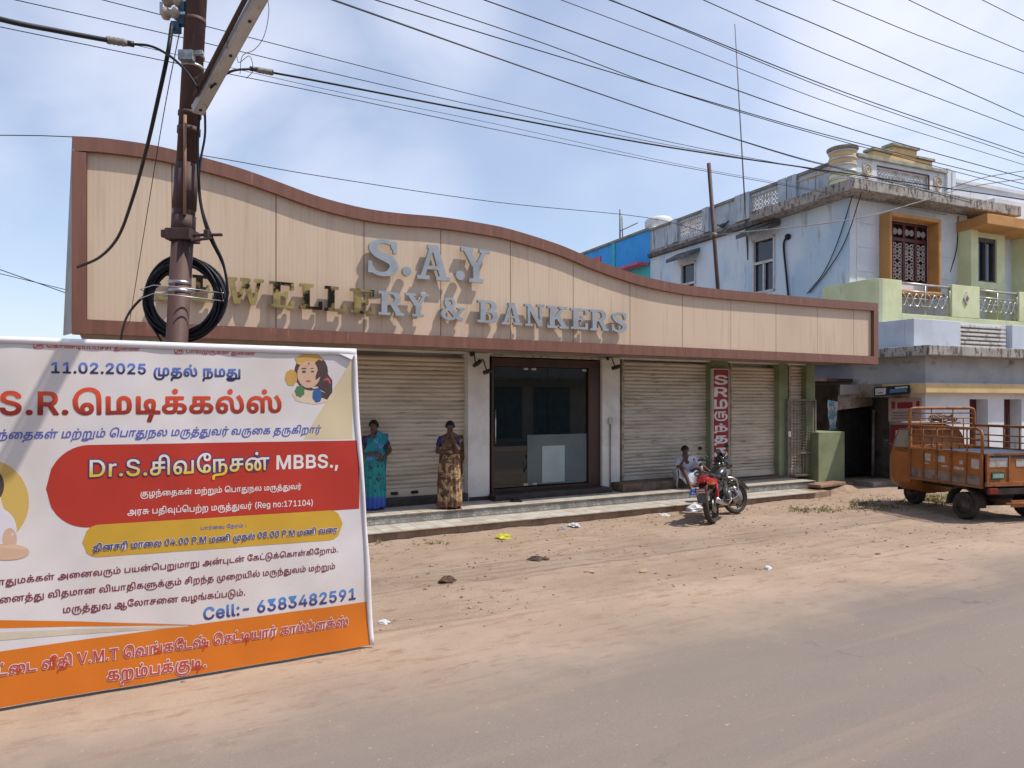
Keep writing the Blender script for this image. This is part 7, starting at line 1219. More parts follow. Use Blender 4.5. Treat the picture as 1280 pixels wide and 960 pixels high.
hb('crest_cap', [(t0 - .05, fpb - .1, fz + .26, t1 + .0, fpb + .26, fz + .34), (t1 - .05, fpb - .12, fz + .48, t2 + .05, fpb + .26, fz + .56), (t2 + .0, fpb - .1, fz + .26, t3 + .05, fpb + .26, fz + .34)], P('coping_greenish', (.38, .37, .29)), .015)
m = M()
for u in (1084, 1172):
    a, z = pb(u, 215, fpb)[0], (ez1 + fz) / 2 + .05
    ring(a, z + .06, .16, fpb - .01, 14, .03); ring(a, z + .06, .07, fpb - .012, 10, .02); m.tube([(a - .05, fpb - .01, z - .08), (a + .02, fpb - .01, z - .2), (a + .1, fpb - .01, z - .3)], .03, 6); m.tube([(a - .17, fpb - .01, z + .2), (a - .13, fpb - .01, z + .02), (a - .05, fpb - .01, z - .2)], .02, 6)
m.build('scroll_ornament', P('scroll_cream', (.62, .53, .36)), house, FB)
rp0 = fa1 + .42; q1 = pb(1188, 214, fpb)[1]; m = M(); m.box(rp0, fpb + .25, ez1 - .9, W, fpb + .4, fz - .08); m.box(rp0, fpb + .2, fz - .08, W, fpb + .45, fz + .02); m.build('right_parapet', white_b, house, FB)
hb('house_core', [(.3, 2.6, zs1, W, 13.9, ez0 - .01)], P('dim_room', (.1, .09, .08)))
# pipes on the side wall
m = M(); b_, z_ = pa(985, 296, -.04); m.sphere((-.05, b_, z_), .09); m.tube(cat([(-.05, b_, z_), (-.06, b_ + .15, z_ - .2), (-.06, b_ + .05, z_ - 1.1), (-.05, b_ - .1, z_ - 2.4)]), .03); m.build('drain_pipe', cable_m, house, FB)
hw = lambda u, v, b=ub - .02: FB @ Vector((pb(u, v, b)[0], b, pb(u, v, b)[1]))
es = lambda u, v: FB @ Vector((-.05, pa(u, v, -.05)[0], pa(u, v, -.05)[1]))
wire('wall_wire', [es(1067, 240), es(1048, 300), es(1030, 340), es(1009, 367)], .014, 'dark wire hanging down the side wall from the roof corner of the blue house', 'wires on the blue house wall')
wire('wall_wire', [es(1077, 240), es(1058, 298), es(1036, 336), es(1012, 366)], .014, 'second dark wire beside it, nearer the orange window, on the house side wall', 'wires on the blue house wall')
wire('wall_wire', [hw(1198, 270), hw(1196, 310), hw(1188, 340)], .012, 'dark wire on the wall between the orange window and the green pier', 'wires on the blue house wall')
p1 = SW(ps(893, 294, 13)[0], 13, ps(893, 294, 13)[1])
wire('slack_wire', [p1, hw(1060, 275, .9), hw(1150, 252, .9), hw(1210, 234, .9), hw(1290, 222, .9)], .013, 'slack pale wire rising from the leaning brown pipe across the house front', None, mat=P('pale_wire', (.3, .28, .26)))
wire('slack_wire', [hw(1180, 238, .9), hw(1230, 222, 1.2), hw(1290, 212, 1.6)], .01, 'short dark wire running up right past the roof slab end of the house')
# bright blue neighbour beyond
nb_ = thing('bright_blue_house', 'bright blue and teal house with a pink sunshade behind the curved sign front', 'house', tuple(FB @ Vector((2, BL + 3, 0))), BE)
BR = P('bright_blue', (.05, .34, .80), (.04, .30, .74), 1.5, .8, c3=(.05, .16, .36), s3=4, lo3=.62, hi3=.75); TE = P('teal_paint', (.06, .45, .52), (.05, .38, .44), 2, .8); PK = P('pink_paint', (.55, .14, .22), (.42, .12, .17), 5, .8)
def nbb(name, boxes, mat): 
    m = M()
    for b in boxes: m.box(*b)
    return m.build(name, mat, nb_, FB, bevel=.01)
BM = pa(770, 0, 0)[0]; BF = BL + 7
nbb('upper_wall', [(-.02, BL + .01, 7.45, .3, BM, 8.74), (0, BM, 7.6, .3, BF, 8.74)], BR); nbb('lower_wall', [(0.0, BL + .01, 0, .3, BF, 7.45), (.3, BL + .01, 0, 9, BL + .3, 7.45)], TE); nbb('pink_sunshade', [(-.55, BL + .05, 7.38, -.02, BL + 3.5, 7.48)], PK); nbb('coping', [(-.08, BL + .01, 8.74, .35, BF, 8.84)], cap); nbb('pink_panel', [(-.04, BM + 1.2, 7.9, 0, BF, 8.4)], PK); nbb('teal_post', [(-.06, BM, 7.4, 0, BM + .25, 8.74)], TE)
m = M(); tb_ = pa(812, 0, 1.5)[0]
tk = thing('water_tank', 'small white rooftop water tank above the bright blue parapet', 'water tank', tuple(FB @ Vector((2.0, tb_, 8.2))), BE)
m = M(); m.box(1.2, tb_ - .7, 8.2, 2.8, tb_ + .7, 9.35); m.build('tank_base', white_b, tk, FB, bevel=.03)
m = M(); m.lathe([(.6, 9.35), (.62, 9.75), (.5, 9.9), (.2, 9.95)], Matrix.Translation((2, tb_, 0)), 20); m.build('tank_top', P('tank_white', (.66, .66, .64), (.5, .5, .48), 4), tk, FB)
ab, az = pa(775, 300, .1); az2 = pa(775, 262, .1)[1]
an = thing('roof_antenna', 'small thin antenna with a side arm on the far blue parapet', 'antenna', tuple(FB @ Vector((.1, ab, 8.8))), BE)
m = M(); m.tube([(.1, ab, 8.5), (.1, ab, az2)], .035, 6); m.build('mast', gt, an, FB)
m = M(); m.bar((.1, ab, az2 - .9), (.1, ab - 1.3, az2 - .85), .03); m.tube([(.1, ab - .2, 8.8), (.1, ab - .14, az2 - .3)], .025, 6); m.build('side_arm', gt, an, FB)
# tall mast on the parapet, brown pipe on the shop roof
mb, mz = pa(935, 290, 0)
top = FB @ Vector((.0, mb, pa(935, 290, 0)[1])); y_ = top.y
tall = thing('tall_mast', 'very thin tall metal mast rising from the side parapet of the blue house', 'mast', tuple(top))
m = M(); m.tube([top - Vector((0, 0, .9)), Vector(((918.5 - 640) / FX * y_, y_, EYE + 470 / FX * y_))], [.026, .014], 6); m.build('mast_tube', P('mast_grey', (.16, .15, .16)), tall, I4)
p0 = SW(*(lambda q: (q[0], 13, q[1]))(ps(897.5, 362, 13))); p1_ = SW(*(lambda q: (q[0], 13, q[1]))(ps(886, 204, 13)))
pip = thing('leaning_pipe', 'dark brown pipe standing slightly tilted on the shop roof', 'pipe', (p0.x, p0.y, 3.5))
m = M(); m.tube([Vector((p0.x + .02, p0.y, 3.5)), p0, p1_], .05, 8); m.build('pipe_shaft', rust, pip, I4)
m = M(); m.tube([p0.lerp(p1_, .42) + Vector((-.02, 0, 0)), p0.lerp(p1_, .45)], .08, 8); m.build('wire_tie', gt, pip, I4)
# pigeon on the ledge
bird_b, bird_z = pa(903, 282, -.12); 
bird = M(); bl = Matrix.Translation((-.12, bird_b, ez0 + .16 + .16)) @ Matrix.Rotation(R(100), 4, 'Z') @ Matrix.Rotation(R(18), 4, 'Y')
def ell(cx, cz, rx, rz, ry, n=10): return [bl @ Vector((cx, ry * math.cos(2 * math.pi * k / n), cz + rz * math.sin(2 * math.pi * k / n))) for k in range(n)]
bird.loft([ell(-.30, .02, 0, .006, .035), ell(-.18, .0, 0, .012, .04), ell(-.11, .0, 0, .045, .055), ell(0, .0, 0, .075, .075), ell(.08, .025, 0, .065, .06), ell(.125, .075, 0, .04, .036), ell(.15, .11, 0, .034, .03), ell(.18, .12, 0, .028, .024), ell(.205, .115, 0, .008, .008), ell(.235, .105, 0, .004, .004)])
for sy in (-.03, .03): bird.tube([bl @ Vector((.0, sy, -.05)), bl @ Vector((.01, sy, -.15)), bl @ Vector((.05, sy, -.155))], .008, 5)
bird.build('pigeon', P('pigeon_grey', (.05, .055, .07), (.10, .10, .12), 20, .7), frame=FB, origin=(-.12, bird_b, ez0 + .16), label='dark grey pigeon perched on the ledge of the blue house', cat='pigeon')
# posters on the corner pillar
def poster(name, pts, label, base_c, bars, cat_='poster', fn=pa, D=-.012, solid=.004):
    th_ = thing(name, label, cat_, (0, 0, 0)); q = [Vector(fn(u, v, D)) for u, v in pts]; tl, tr, br, bl_ = q
    def P3(x, z, lift): 
        a = bl_.lerp(br, x).lerp(tl.lerp(tr, x), z)
        return (D - lift, a.x, a.y) if fn is pa else (a.x, D - lift, a.y)
    c_ = FB @ Vector(P3(.5, 0, 0)); th_.location = c_; WM[th_] = Matrix.Translation(c_)
    m = M(); m.grid(lambda x, z: P3(x, z, .001 + .02 * (mn.noise(Vector((x * 2, z * 2, len(label)))) + .5) * 1), 8, 6); m.build('paper_sheet', base_c, th_, FB)
    for k, (x0, z0, x1, z1, mt_) in enumerate(bars):
        m = M(); m.grid(lambda x, z: P3(x0 + (x1 - x0) * x, z0 + (z1 - z0) * z, .004 + .02 * (mn.noise(Vector(((x0 + (x1 - x0) * x) * 2, (z0 + (z1 - z0) * z) * 2, len(label)))) + .5)), 6, 3); m.build('printed_block', mt_, th_, FB)
pk = P('poster_pink', (.44, .30, .27), (.36, .25, .23), 4, .8); pr = P('poster_red', (.25, .03, .04)); pgr = P('poster_grey', (.22, .18, .18)); pkk = P('poster_dark', (.025, .025, .03)); pwh = P('poster_white', (.55, .53, .52)); pbl = P('poster_blue', (.10, .20, .32))
poster('pink_poster', [(1111, 498), (1152, 497), (1152, 526), (1111, 527)], 'faded pink poster with a red headline on the corner pillar above the red one', pk, [(.28, .55, .75, .82, pr), (.1, .55, .22, .85, pr), (.85, .6, .95, .85, pr), (.12, .34, .85, .40, pgr), (.12, .22, .8, .28, pgr), (.12, .1, .85, .16, pgr)])
poster('red_poster', [(1113, 531), (1142, 531), (1142, 566), (1113, 566)], 'red poster with a pale portrait panel low on the corner pillar behind the truck cab', P('poster_red_sheet', (.20, .03, .035)), [(.25, .2, .7, .8, pwh), (.36, .35, .6, .72, pkk)])
poster('black_white_board', [(1093, 484), (1138, 481), (1138, 492), (1093, 496)], 'narrow black and blue printed board above the dark opening at the house corner', pkk, [(.04, .15, .34, .85, pwh), (.12, .3, .26, .8, pkk), (.45, .25, .92, .65, pbl), (.6, .68, .95, .86, pwh)], 'board', fn=pa, D=-.35)
# signboards beyond

# ------------------------------------------------------------------ orange three wheel cargo carrier (local: x forward, y left)
TH = 12.5
hx = Vector((-math.sin(R(TH)), math.cos(R(TH)))); lx = Vector((-math.cos(R(TH)), -math.sin(R(TH))))
rl = Vector((8.13, 12.42)); rc_ = rl - lx * .75
truck = thing('cargo_three_wheeler', 'orange three wheeled cargo carrier with a slatted steel bed, parked seen from behind', 'truck', (rc_.x, rc_.y, 0), R(90 + TH))
ta = P('truck_orange', (.37, .13, .03), (.29, .10, .026), 2.2, .5, .15, 20, c3=(.20, .085, .03), s3=5, lo3=.60, hi3=.72, spec=.4)
tb2 = P('truck_orange_dirty', (.34, .135, .045), (.23, .09, .032), 3, .65, .2, 20, c3=(.13, .06, .035), s3=7, lo3=.56, hi3=.66, spec=.3)
grime = P('truck_grey_scuff', (.26, .22, .19), (.15, .10, .08), 5, .8, c3=(.30, .12, .04), s3=8, lo3=.6, hi3=.66)
tyre_m = P('tyre_rubber', (.045, .037, .033), (.075, .06, .05), 6, .9, .4, 40)
under = P('under_dark', (.03, .024, .02), (.055, .042, .035), 6, .85)
TL, TW = 1.68, .75; zf = .66; zbt = 1.20
m = M(); m.box(0, -TW, zf - .05, TL, TW, zf); m.build('bed_floor', under, truck)
# side boards with ribs
for sy in (1, -1):
    y = TW * sy
    m = M(); m.box(.03, y - .012 * sy, zf, TL - .03, y, zbt); sb_ = m.build('side_board', ta, truck)
    m = M(); m.box(.05, y + .001 * sy, zf - .02, TL - .05, y + .006 * sy, zf + .16); m.build('scuffed_strip', grime, sb_)
    m = M()
    for k in range(6): x = .02 + (TL - .04) * k / 5; m.box(x - .02, y, zf - .03, x + .02, y + .03 * sy, zbt + .01)
    m.box(.0, y, zbt - .02, TL, y + .032 * sy, zbt + .02); m.box(0, y, zf - .06, TL, y + .034 * sy, zf - .02)
    m.build('board_rib', tb2, sb_)
    # worn paper labels
    if sy == 1:
        m = M()
        for x0, x1, z0, z1 in ((1.16, 1.29, .98, 1.12), (.82, 1.06, .98, 1.10), (.40, .62, .88, .93), (.42, .50, .98, 1.05), (.08, .24, .93, 1.10), (1.2, 1.38, .92, .95), (.75, .9, .90, .93)): m.box(x0, y + .001, z0, x1, y + .0045, z1)
        m.build('worn_label', P('worn_label', (.50, .47, .44), (.35, .3, .26), 12, .8), sb_)
    # rails
    m = M(); zr = 1.63
    pts = [(0.02, y, zbt), (0.02, y, zr - .12), (.05, y, zr - .03), (.13, y, zr), (TL - .02, y, zr)]
    m.tube(pts, .026, 8)
    m.tube([(TL - .02, y, zf), (TL - .02, y, zr)], .028, 8)
    for z in (1.33, 1.45): m.tube([(.02, y, z), (TL, y, z)], .014, 6)
    for k in range(1, 5): x = TL * k / 5; m.tube([(x, y, zbt), (x, y, zr)], .014, 6)
    m.build('side_rail', tb2, truck)
# headboard
m = M(); zh = 1.97; x = TL
m.tube([(x, TW, zf), (x, TW, zh - .08), (x, TW - .03, zh - .02), (x, TW - .1, zh), (x, -TW + .1, zh), (x, -TW + .03, zh - .02), (x, -TW, zh - .08), (x, -TW, zf)], .03, 8)
for z in (1.55, 1.66, 1.77, 1.87): m.tube([(x, TW, z), (x, -TW, z)], .013, 6)
for k in range(1, 6): y = -TW + 2 * TW * k / 6; m.tube([(x, y, zbt), (x, y, zh if k in (2, 4) else 1.77)], .012, 6)
m.build('headboard_rail', tb2, truck)
m = M(); m.box(x - .03, -TW, zf, x, TW, 1.25)
for k in range(7): y = -TW + 2 * TW * (k + .5) / 7; m.box(x - .045, y - .05, zf, x - .03, y + .05, 1.22)
m.build('front_board', tb2, truck)
# things in the rack: coiled rope
m = M()
for k in range(5): m.tube([(TL + .09 + .03 * math.sin(a * 2 + k), -.1 + (.33 - .03 * k) * math.cos(a), 1.74 + .02 * k + .04 * math.sin(3 * a + k)) for a in [i * math.pi / 9 for i in range(18)]], .013, 5, closed=True)
m.build('rope_bundle', P('old_rope', (.28, .22, .17), (.1, .08, .07), 8, .9), frame=WM[truck], origin=(TL + .1, 0, 1.7), label='tangled rope and rods heaped on the roof of the orange carrier cab', cat='rope')
# tailgate
m = M(); m.box(-.03, -TW + .04, zf + .02, 0, TW - .04, zbt); tg = m.build('tailgate', ta, truck, bevel=.008)
m = M()
for y in (-TW + .05, -.25, .25, TW - .05): m.box(-.05, y - .02, zf, -.03, y + .02, zbt)
m.box(-.055, -TW + .03, zbt - .03, -.03, TW - .03, zbt + .01); m.box(-.07, -TW, zf - .02, -.03, TW, zf + .05); m.build('tailgate_rib', tb2, tg)
m = M(); m.box(-.036, .28, .97, -.031, .66, 1.13); m.box(-.036, -.55, .97, -.031, .1, 1.10); m.build('worn_label', P('worn_label', (.5, .47, .44)), tg)
m = M(); m.box(-.06, .37, .76, -.05, .64, .88); pl = m.build('number_plate', P('plate_black', (.03, .03, .03)), tg)
m = M(); m.box(-.064, .385, .772, -.06, .625, .868); m.build('plate_face', P('plate_green', (.04, .27, .19), (.05, .3, .2), 4), pl)
m = M()
for k in range(8): m.box(-.067, .40 + k * .027, .79, -.064, .418 + k * .027, .85)
m.build('plate_marks', P('plate_marks', (.45, .5, .45)), pl)
m = M(); m.prism([(-.05, 1.16), (0.1, 1.19), (1.0, 1.20), (1.6, 1.17), (1.6, 1.13), (-.05, 1.13)], 'y', -.70, .62); m.build('folded_tarpaulin', P('blue_tarp', (.03, .055, .10), (.05, .08, .13), 6, .6, .5), frame=WM[truck], origin=(.5, 0, 1.13), bevel=.02, label='dark blue tarpaulin spread over the bed of the orange carrier', cat='tarpaulin')
# chassis, rear lamps, mudguards
m = M()
for y in (-.38, .38): m.box(-.05, y - .04, zf - .17, 2.3, y + .04, zf - .05)
m.box(-.08, -TW + .05, zf - .16, -.02, TW - .05, zf - .06); m.tube([(.45, -.6, .27), (.45, .6, .27)], .045); m.box(.3, -.2, .25, .75, .2, .5); m.build('chassis', under, truck)
m = M(); m.tube([(.0, .18, .36), (.5, .18, .36)], .055, 10); m.build('silencer', P('silencer_rust', (.10, .06, .045)), truck)
for y in (TW - .12, -TW + .12):
    m = M(); m.box(-.10, y - .09, zf - .15, -.05, y + .09, zf - .05); m.build('tail_lamp', P('tail_lamp_red', (.22, .03, .02), rough=.3), truck, bevel=.01)
m = M(); m.tube([(-.12, -TW + .1, .34), (-.12, TW - .35, .34)], .022, 8); m.box(-.13, -.5, .28, -.11, .30, .40); m.build('rear_guard', tb2, truck)
def wheel(x, y, r_, w_, ang=0, par=truck):
    mt = Matrix.Translation((x, y, r_)) @ Matrix.Rotation(R(ang), 4, 'Z') @ Matrix.Rotation(R(90), 4, 'X')
    m = M(); k = w_ / 2; m.lathe([(r_ * .60, -k * .8), (r_ * .80, -k), (r_ * .93, -k * .95), (r_, -k * .6), (r_, k * .6), (r_ * .93, k * .95), (r_ * .80, k), (r_ * .60, k * .8)], mt, 32, False); o = m.build('wheel', tyre_m, par)
    m = M(); m.lathe([(r_ * .62, -k * .85), (r_ * .56, -k * .6), (r_ * .30, -k * .35), (r_ * .28, -k * .75), (.03, -k * .8), (.03, k * .8), (r_ * .28, k * .75), (r_ * .30, k * .35), (r_ * .56, k * .6), (r_ * .62, k * .85)], mt, 24); m.build('rim', P('rim_dirty', (.14, .12, .11), (.08, .06, .05), 9, .6, metal=.3), o)
    m = M()
    for i in range(5): a = 2 * math.pi * i / 5; m.lathe([(.012, k * .7), (.012, k * .86)], mt @ Matrix.Translation((r_ * .2 * math.cos(a), r_ * .2 * math.sin(a), 0)), 6); m.lathe([(.012, -k * .86), (.012, -k * .7)], mt @ Matrix.Translation((r_ * .2 * math.cos(a), r_ * .2 * math.sin(a), 0)), 6)
    m.build('wheel_nut', under, o)
wheel(.45, .66, .245, .15); wheel(.45, -.66, .245, .15); wheel(2.28, 0.10, .24, .13, 4)
for sy in (1, -1):
    m = M(); n = 10; pts = [(.45 + .33 * math.cos(R(a)), .27 + .33 * math.sin(R(a))) for a in range(-5, 186, 19)] + [(.45 + .30 * math.cos(R(a)), .27 + .30 * math.sin(R(a))) for a in range(185, -6, -19)]
    m.prism(pts, 'y', .56 * sy, .77 * sy); m.build('mudguard', under, truck)
# cab: lofted shell, open back hidden by the board
sec = [(1.72, .60, .30, 1.62), (1.95, .60, .30, 1.66), (2.20, .58, .30, 1.62), (2.40, .53, .32, 1.44), (2.58, .44, .36, 1.14), (2.68, .32, .40, 1.0), (2.72, .16, .44, .92)]
rings = []
for x, hw_, z0, z1 in sec:
    r_ = []
    n = 20
    for k in range(n):
        a = 2 * math.pi * k / n; ca, sa2 = math.cos(a), math.sin(a); ex = .45
        yy = hw_ * (abs(ca) ** ex) * (1 if ca >= 0 else -1); zz2 = (z0 + z1) / 2 + (z1 - z0) / 2 * (abs(sa2) ** ex) * (1 if sa2 >= 0 else -1)
        if zz2 > 1.15: yy *= 1 - .16 * (zz2 - 1.15) / .5
        r_.append((x, yy, zz2))
    rings.append(r_)
m = M(); m.loft(rings); cabo = m.build('cab', ta, truck, bevel=0)
for sy in (1, -1):
    m = M(); y = .655 * sy
    q = [(1.86, 1.18), (2.30, 1.18), (2.20, 1.54), (1.86, 1.56)]
    def yy_(z): return (.60 * (1 - .16 * max(0, z - 1.15) / .5) + .014) * sy
    vs = [(x_, yy_(z_), z_) for x_, z_ in q]; m.add(vs, [(0, 1, 2, 3)] if sy < 0 else [(3, 2, 1, 0)]); m.build('side_window', P('cab_window', (.30, .27, .22), (.22, .2, .17), 3, .25, spec=.5), cabo, solid=.01)
    m = M(); m.tube([(q[i][0], yy_(q[i][1]) + .004 * sy, q[i][1]) for i in range(4)], .018, 6, closed=True); m.build('window_trim', tb2, cabo)
    m = M(); m.box(1.82, .597 * sy, .5, 2.24, .612 * sy, 1.1); m.build('door_panel', ta, cabo, bevel=.02)
m = M(); m.add([(2.36, -.42, 1.50), (2.36, .42, 1.50), (2.60, .36, 1.16), (2.60, -.36, 1.16)], [(3, 2, 1, 0)]); m.build('windscreen', dk_glass, cabo, solid=.02)
m = M(); m.box(1.74, -.50, 1.66, 2.2, .50, 1.69); m.build('roof_sheet', P('roof_pale', (.42, .35, .28), (.3, .22, .17), 5), cabo, bevel=.01)
m = M(); pts = [(2.28 + .34 * math.cos(R(a)), .26 + .34 * math.sin(R(a))) for a in range(0, 181, 20)] + [(2.28 + .31 * math.cos(R(a)), .26 + .31 * math.sin(R(a))) for a in range(180, -1, -20)]
m.prism(pts, 'y', -.1, .22); m.build('front_mudguard', under, truck)
m = M(); m.tube([(2.28, .18, .24), (2.36, .18, .7)], .03); m.tube([(2.28, .02, .24), (2.36, .02, .7)], .03); m.build('front_fork', under, truck)
for sy in (1, -1):
    m = M(); m.tube([(2.3, .55 * sy, 1.2), (2.42, .66 * sy, 1.25)], .01, 6); m.box(2.40, .62 * sy, 1.17, 2.43, .72 * sy, 1.31); m.build('mirror', black_plastic, cabo, bevel=.01)

# ------------------------------------------------------------------ motorcycle (local: x forward, y left, z up; origin under the rear wheel)
bike = thing('motorcycle', 'black motorcycle with a red tail panel leaning on its stand before the shop steps', 'motorcycle', (3.47, 12.42, 0), math.atan2(.845, .535), rx=R(-8))
blk = P('gloss_black', (.012, .012, .014), (.02, .02, .022), 5, .25, spec=.6, coat=.4); redp = P('gloss_red', (.55, .015, .012), (.45, .012, .012), 5, .25, spec=.6, coat=.4)
alu = P('cast_alloy', (.36, .35, .34), (.20, .19, .18), 8, .4, metal=.8); chrome = P('chrome', (.6, .6, .6), (.5, .5, .5), 5, .2, metal=1); rub = P('tyre_rubber', (.045, .037, .033)); seat_m = P('seat_vinyl', (.025, .023, .024), (.035, .032, .03), 8, .6)
fst = Matrix.Translation((1.16, 0, 0)) @ Matrix.Rotation(R(-30), 4, 'Z') @ Matrix.Translation((-1.16, 0, 0))
def bwheel(x, r_, w_, mt0, nm):
    mt = mt0 @ Matrix.Translation((x, 0, r_)) @ Matrix.Rotation(R(90), 4, 'X'); k = w_ / 2
    m = M(); m.lathe([(r_ * .80, -k * .7), (r_ * .90, -k), (r_ * .97, -k * .7), (r_, -k * .2), (r_, k * .2), (r_ * .97, k * .7), (r_ * .90, k), (r_ * .80, k * .7), (r_ * .80, -k * .7)], mt, 40, False); o = m.build(nm, rub, bike)
    m = M(); m.lathe([(r_ * .81, -k * .62), (r_ * .72, -k * .5), (r_ * .72, k * .5), (r_ * .81, k * .62), (r_ * .81, -k * .62)], mt, 36, False); m.lathe([(.045, -.06), (.05, -.05), (.05, .05), (.045, .06)], mt, 16)
    for i in range(5):
        a = 2 * math.pi * i / 5
        for da in (-.13, .13): m.bar(mt @ Vector((.045 * math.cos(a), .045 * math.sin(a), 0)), mt @ Vector((r_ * .74 * math.cos(a + da), r_ * .74 * math.sin(a + da), 0)), .02, .022)
    m.build('rim', P('dark_alloy', (.10, .10, .10), (.05, .05, .05), 8, .4, metal=.6), o)
    m = M(); m.lathe([(.12, .062), (.12, .066)], mt, 24); m.lathe([(.12, -.066), (.12, -.062)], mt, 24); m.build('brake_disc', alu, o)
bwheel(0, .30, .105, I4, 'rear_wheel'); bwheel(1.29, .30, .09, fst, 'front_wheel')
m = M()
for y in (-.11, .11): m.tube([(.0, y, .30), (.45, y * .9, .36), (.52, y * .8, .45)], .022)
m.build('swing_arm', blk, bike)
m = M()
for y in (-.10, .10):
    m.tube(cat([(-.12, y, .80), (.15, y, .76), (.45, y, .66), (.95, y * .4, .86), (1.0, 0, .93)]), .02, 8); m.tube([(.45, y, .66), (.50, y, .36), (.86, y, .30), (1.0, 0, .82)], .018, 8)
m.tube([(.98, 0, .95), (1.06, 0, .72)], .032, 10); m.build('frame', blk, bike)
# engine
m = M(); mt = Matrix.Translation((.66, 0, .42)); m.lathe([(.12, -.15), (.13, -.13), (.13, .13), (.12, .15)], mt @ Matrix.Rotation(R(90), 4, 'X'), 20); m.box(.50, -.10, .33, .86, .10, .50); eng = m.build('engine', P('engine_black', (.05, .05, .05), (.1, .1, .1), 8, .5, metal=.4), bike, bevel=.012)
m = M()
for k in range(7): z = .50 + k * .022; m.box(.66 + k * .006, -.085, z, .83 + k * .006, .085, z + .010)
m.box(.69, -.06, .48, .83, .06, .66); m.build('cooling_fins', alu, eng)
m = M(); m.lathe([(.0, .15), (.085, .152), (.07, .175), (0, .18)], mt @ Matrix.Rotation(R(-90), 4, 'X'), 20); m.lathe([(.0, .15), (.085, .152), (.07, .175), (0, .18)], mt @ Matrix.Rotation(R(90), 4, 'X'), 20); m.build('engine_cover', alu, eng)
m = M(); m.tube(cat([(.80, -.06, .56), (.90, -.09, .44), (.82, -.12, .30), (.45, -.14, .27), (.15, -.15, .33)]), .02, 8); m.tube([(.25, -.155, .31), (-.18, -.165, .42)], [.04, .048], 12); m.build('exhaust', chrome, bike)
m = M(); m.box(.02, .10, .24, .50, .125, .37); m.build('chain_cover', blk, bike, bevel=.012)
spr = P('spring_red', (.45, .02, .02), rough=.35)
for y in (-.12, .12):
    m = M(); a, b = Vector((.02, y, .34)), Vector((.12, y, .66)); m.tube([a, b], .012)
    pts = [a.lerp(b, .15 + .7 * t / 60) + Vector((.028 * math.cos(t * .9), .028 * math.sin(t * .9), 0)) for t in range(61)]; m.tube(pts, .007, 5); m.build('shock_absorber', spr, bike)
# tank, seat, tail
def lf(name, secs, mat, n=18, ex=.75, par=bike):
    """secs: (x, halfwidth, z0, z1)"""
    m = M(); rings = []
    for x, hw_, z0, z1 in secs:
        rings.append([(x, hw_ * (abs(math.cos(a)) ** ex) * (1 if math.cos(a) >= 0 else -1), (z0 + z1) / 2 + (z1 - z0) / 2 * (abs(math.sin(a)) ** ex) * (1 if math.sin(a) >= 0 else -1)) for a in [2 * math.pi * k / n for k in range(n)]])
    m.loft(rings); return m.build(name, mat, par)
tank_o = lf('fuel_tank', [(.48, .05, .74, .80), (.54, .12, .70, .86), (.70, .155, .68, .94), (.88, .16, .70, .97), (.98, .11, .76, .94), (1.01, .04, .82, .88)], blk)
for y in (-.15, .15):
    m = M(); m.prism([(.66, .74), (.95, .78), (.90, .86), (.72, .86)], 'y', y * .93, y * 1.06); m.build('tank_panel', redp if y > 0 else alu, tank_o, bevel=.01)
m = M(); m.lathe([(.03, .955), (.03, .985), (.02, .99)], Matrix.Translation((.80, 0, 0)), 14); m.build('fuel_cap', chrome, tank_o)
lf('seat', [(-.22, .06, .83, .86), (-.16, .10, .80, .88), (.10, .125, .77, .86), (.30, .13, .72, .80), (.50, .10, .72, .80), (.56, .05, .74, .79)], seat_m)
lf('tail_panel', [(-.34, .05, .80, .86), (-.26, .095, .72, .86), (-.08, .12, .66, .84), (.18, .12, .60, .78), (.34, .08, .62, .74)], redp)
lf('side_cover', [(.10, .10, .52, .66), (.25, .125, .48, .70), (.45, .12, .48, .70), (.52, .08, .52, .66)], blk)
m = M(); m.tube(cat([(.05, .13, .80), (-.2, .13, .86), (-.32, .08, .91), (-.34, 0, .92), (-.32, -.08, .91), (-.2, -.13, .86), (.05, -.13, .80)]), .014, 8); m.build('grab_rail', blk, bike)
m = M(); m.box(-.38, -.07, .74, -.33, .07, .81); m.build('tail_light', P('lens_red', (.40, .01, .01), rough=.15, spec=.7), bike, bevel=.015)
m = M(); m.grid(lambda u, v: (-.20 - .22 * math.sin(v * 1.5) * .9, -.075 + .15 * u, .72 - .32 * v), 3, 8); m.build('rear_mudguard', P('mudguard_black', (.03, .03, .03), rough=.6), bike, solid=.012)
m = M(); m.box(-.425, -.10, .55, -.415, .10, .65); plb = m.build('number_plate', P('plate_reddish', (.30, .05, .04), (.22, .05, .04), 5), bike)
m = M(); m.box(-.43, -.08, .57, -.425, .08, .59); m.box(-.43, -.07, .605, -.425, .07, .63); m.build('plate_marks', P('plate_marks', (.45, .5, .45)), plb)
m = M(); m.box(-.415, -.085, .40, -.405, .085, .54); m.build('mud_flap', P('flap_grey', (.10, .10, .10)), bike)
for y in (-.16, .16):
    m = M(); m.tube([(-.28, y * .5, .70), (-.29, y, .70)], .009); m.sphere((-.295, y * 1.1, .70), .025, .035, .022, 10, 6); m.build('turn_signal', P('amber_lens', (.55, .22, .03), rough=.2), bike)
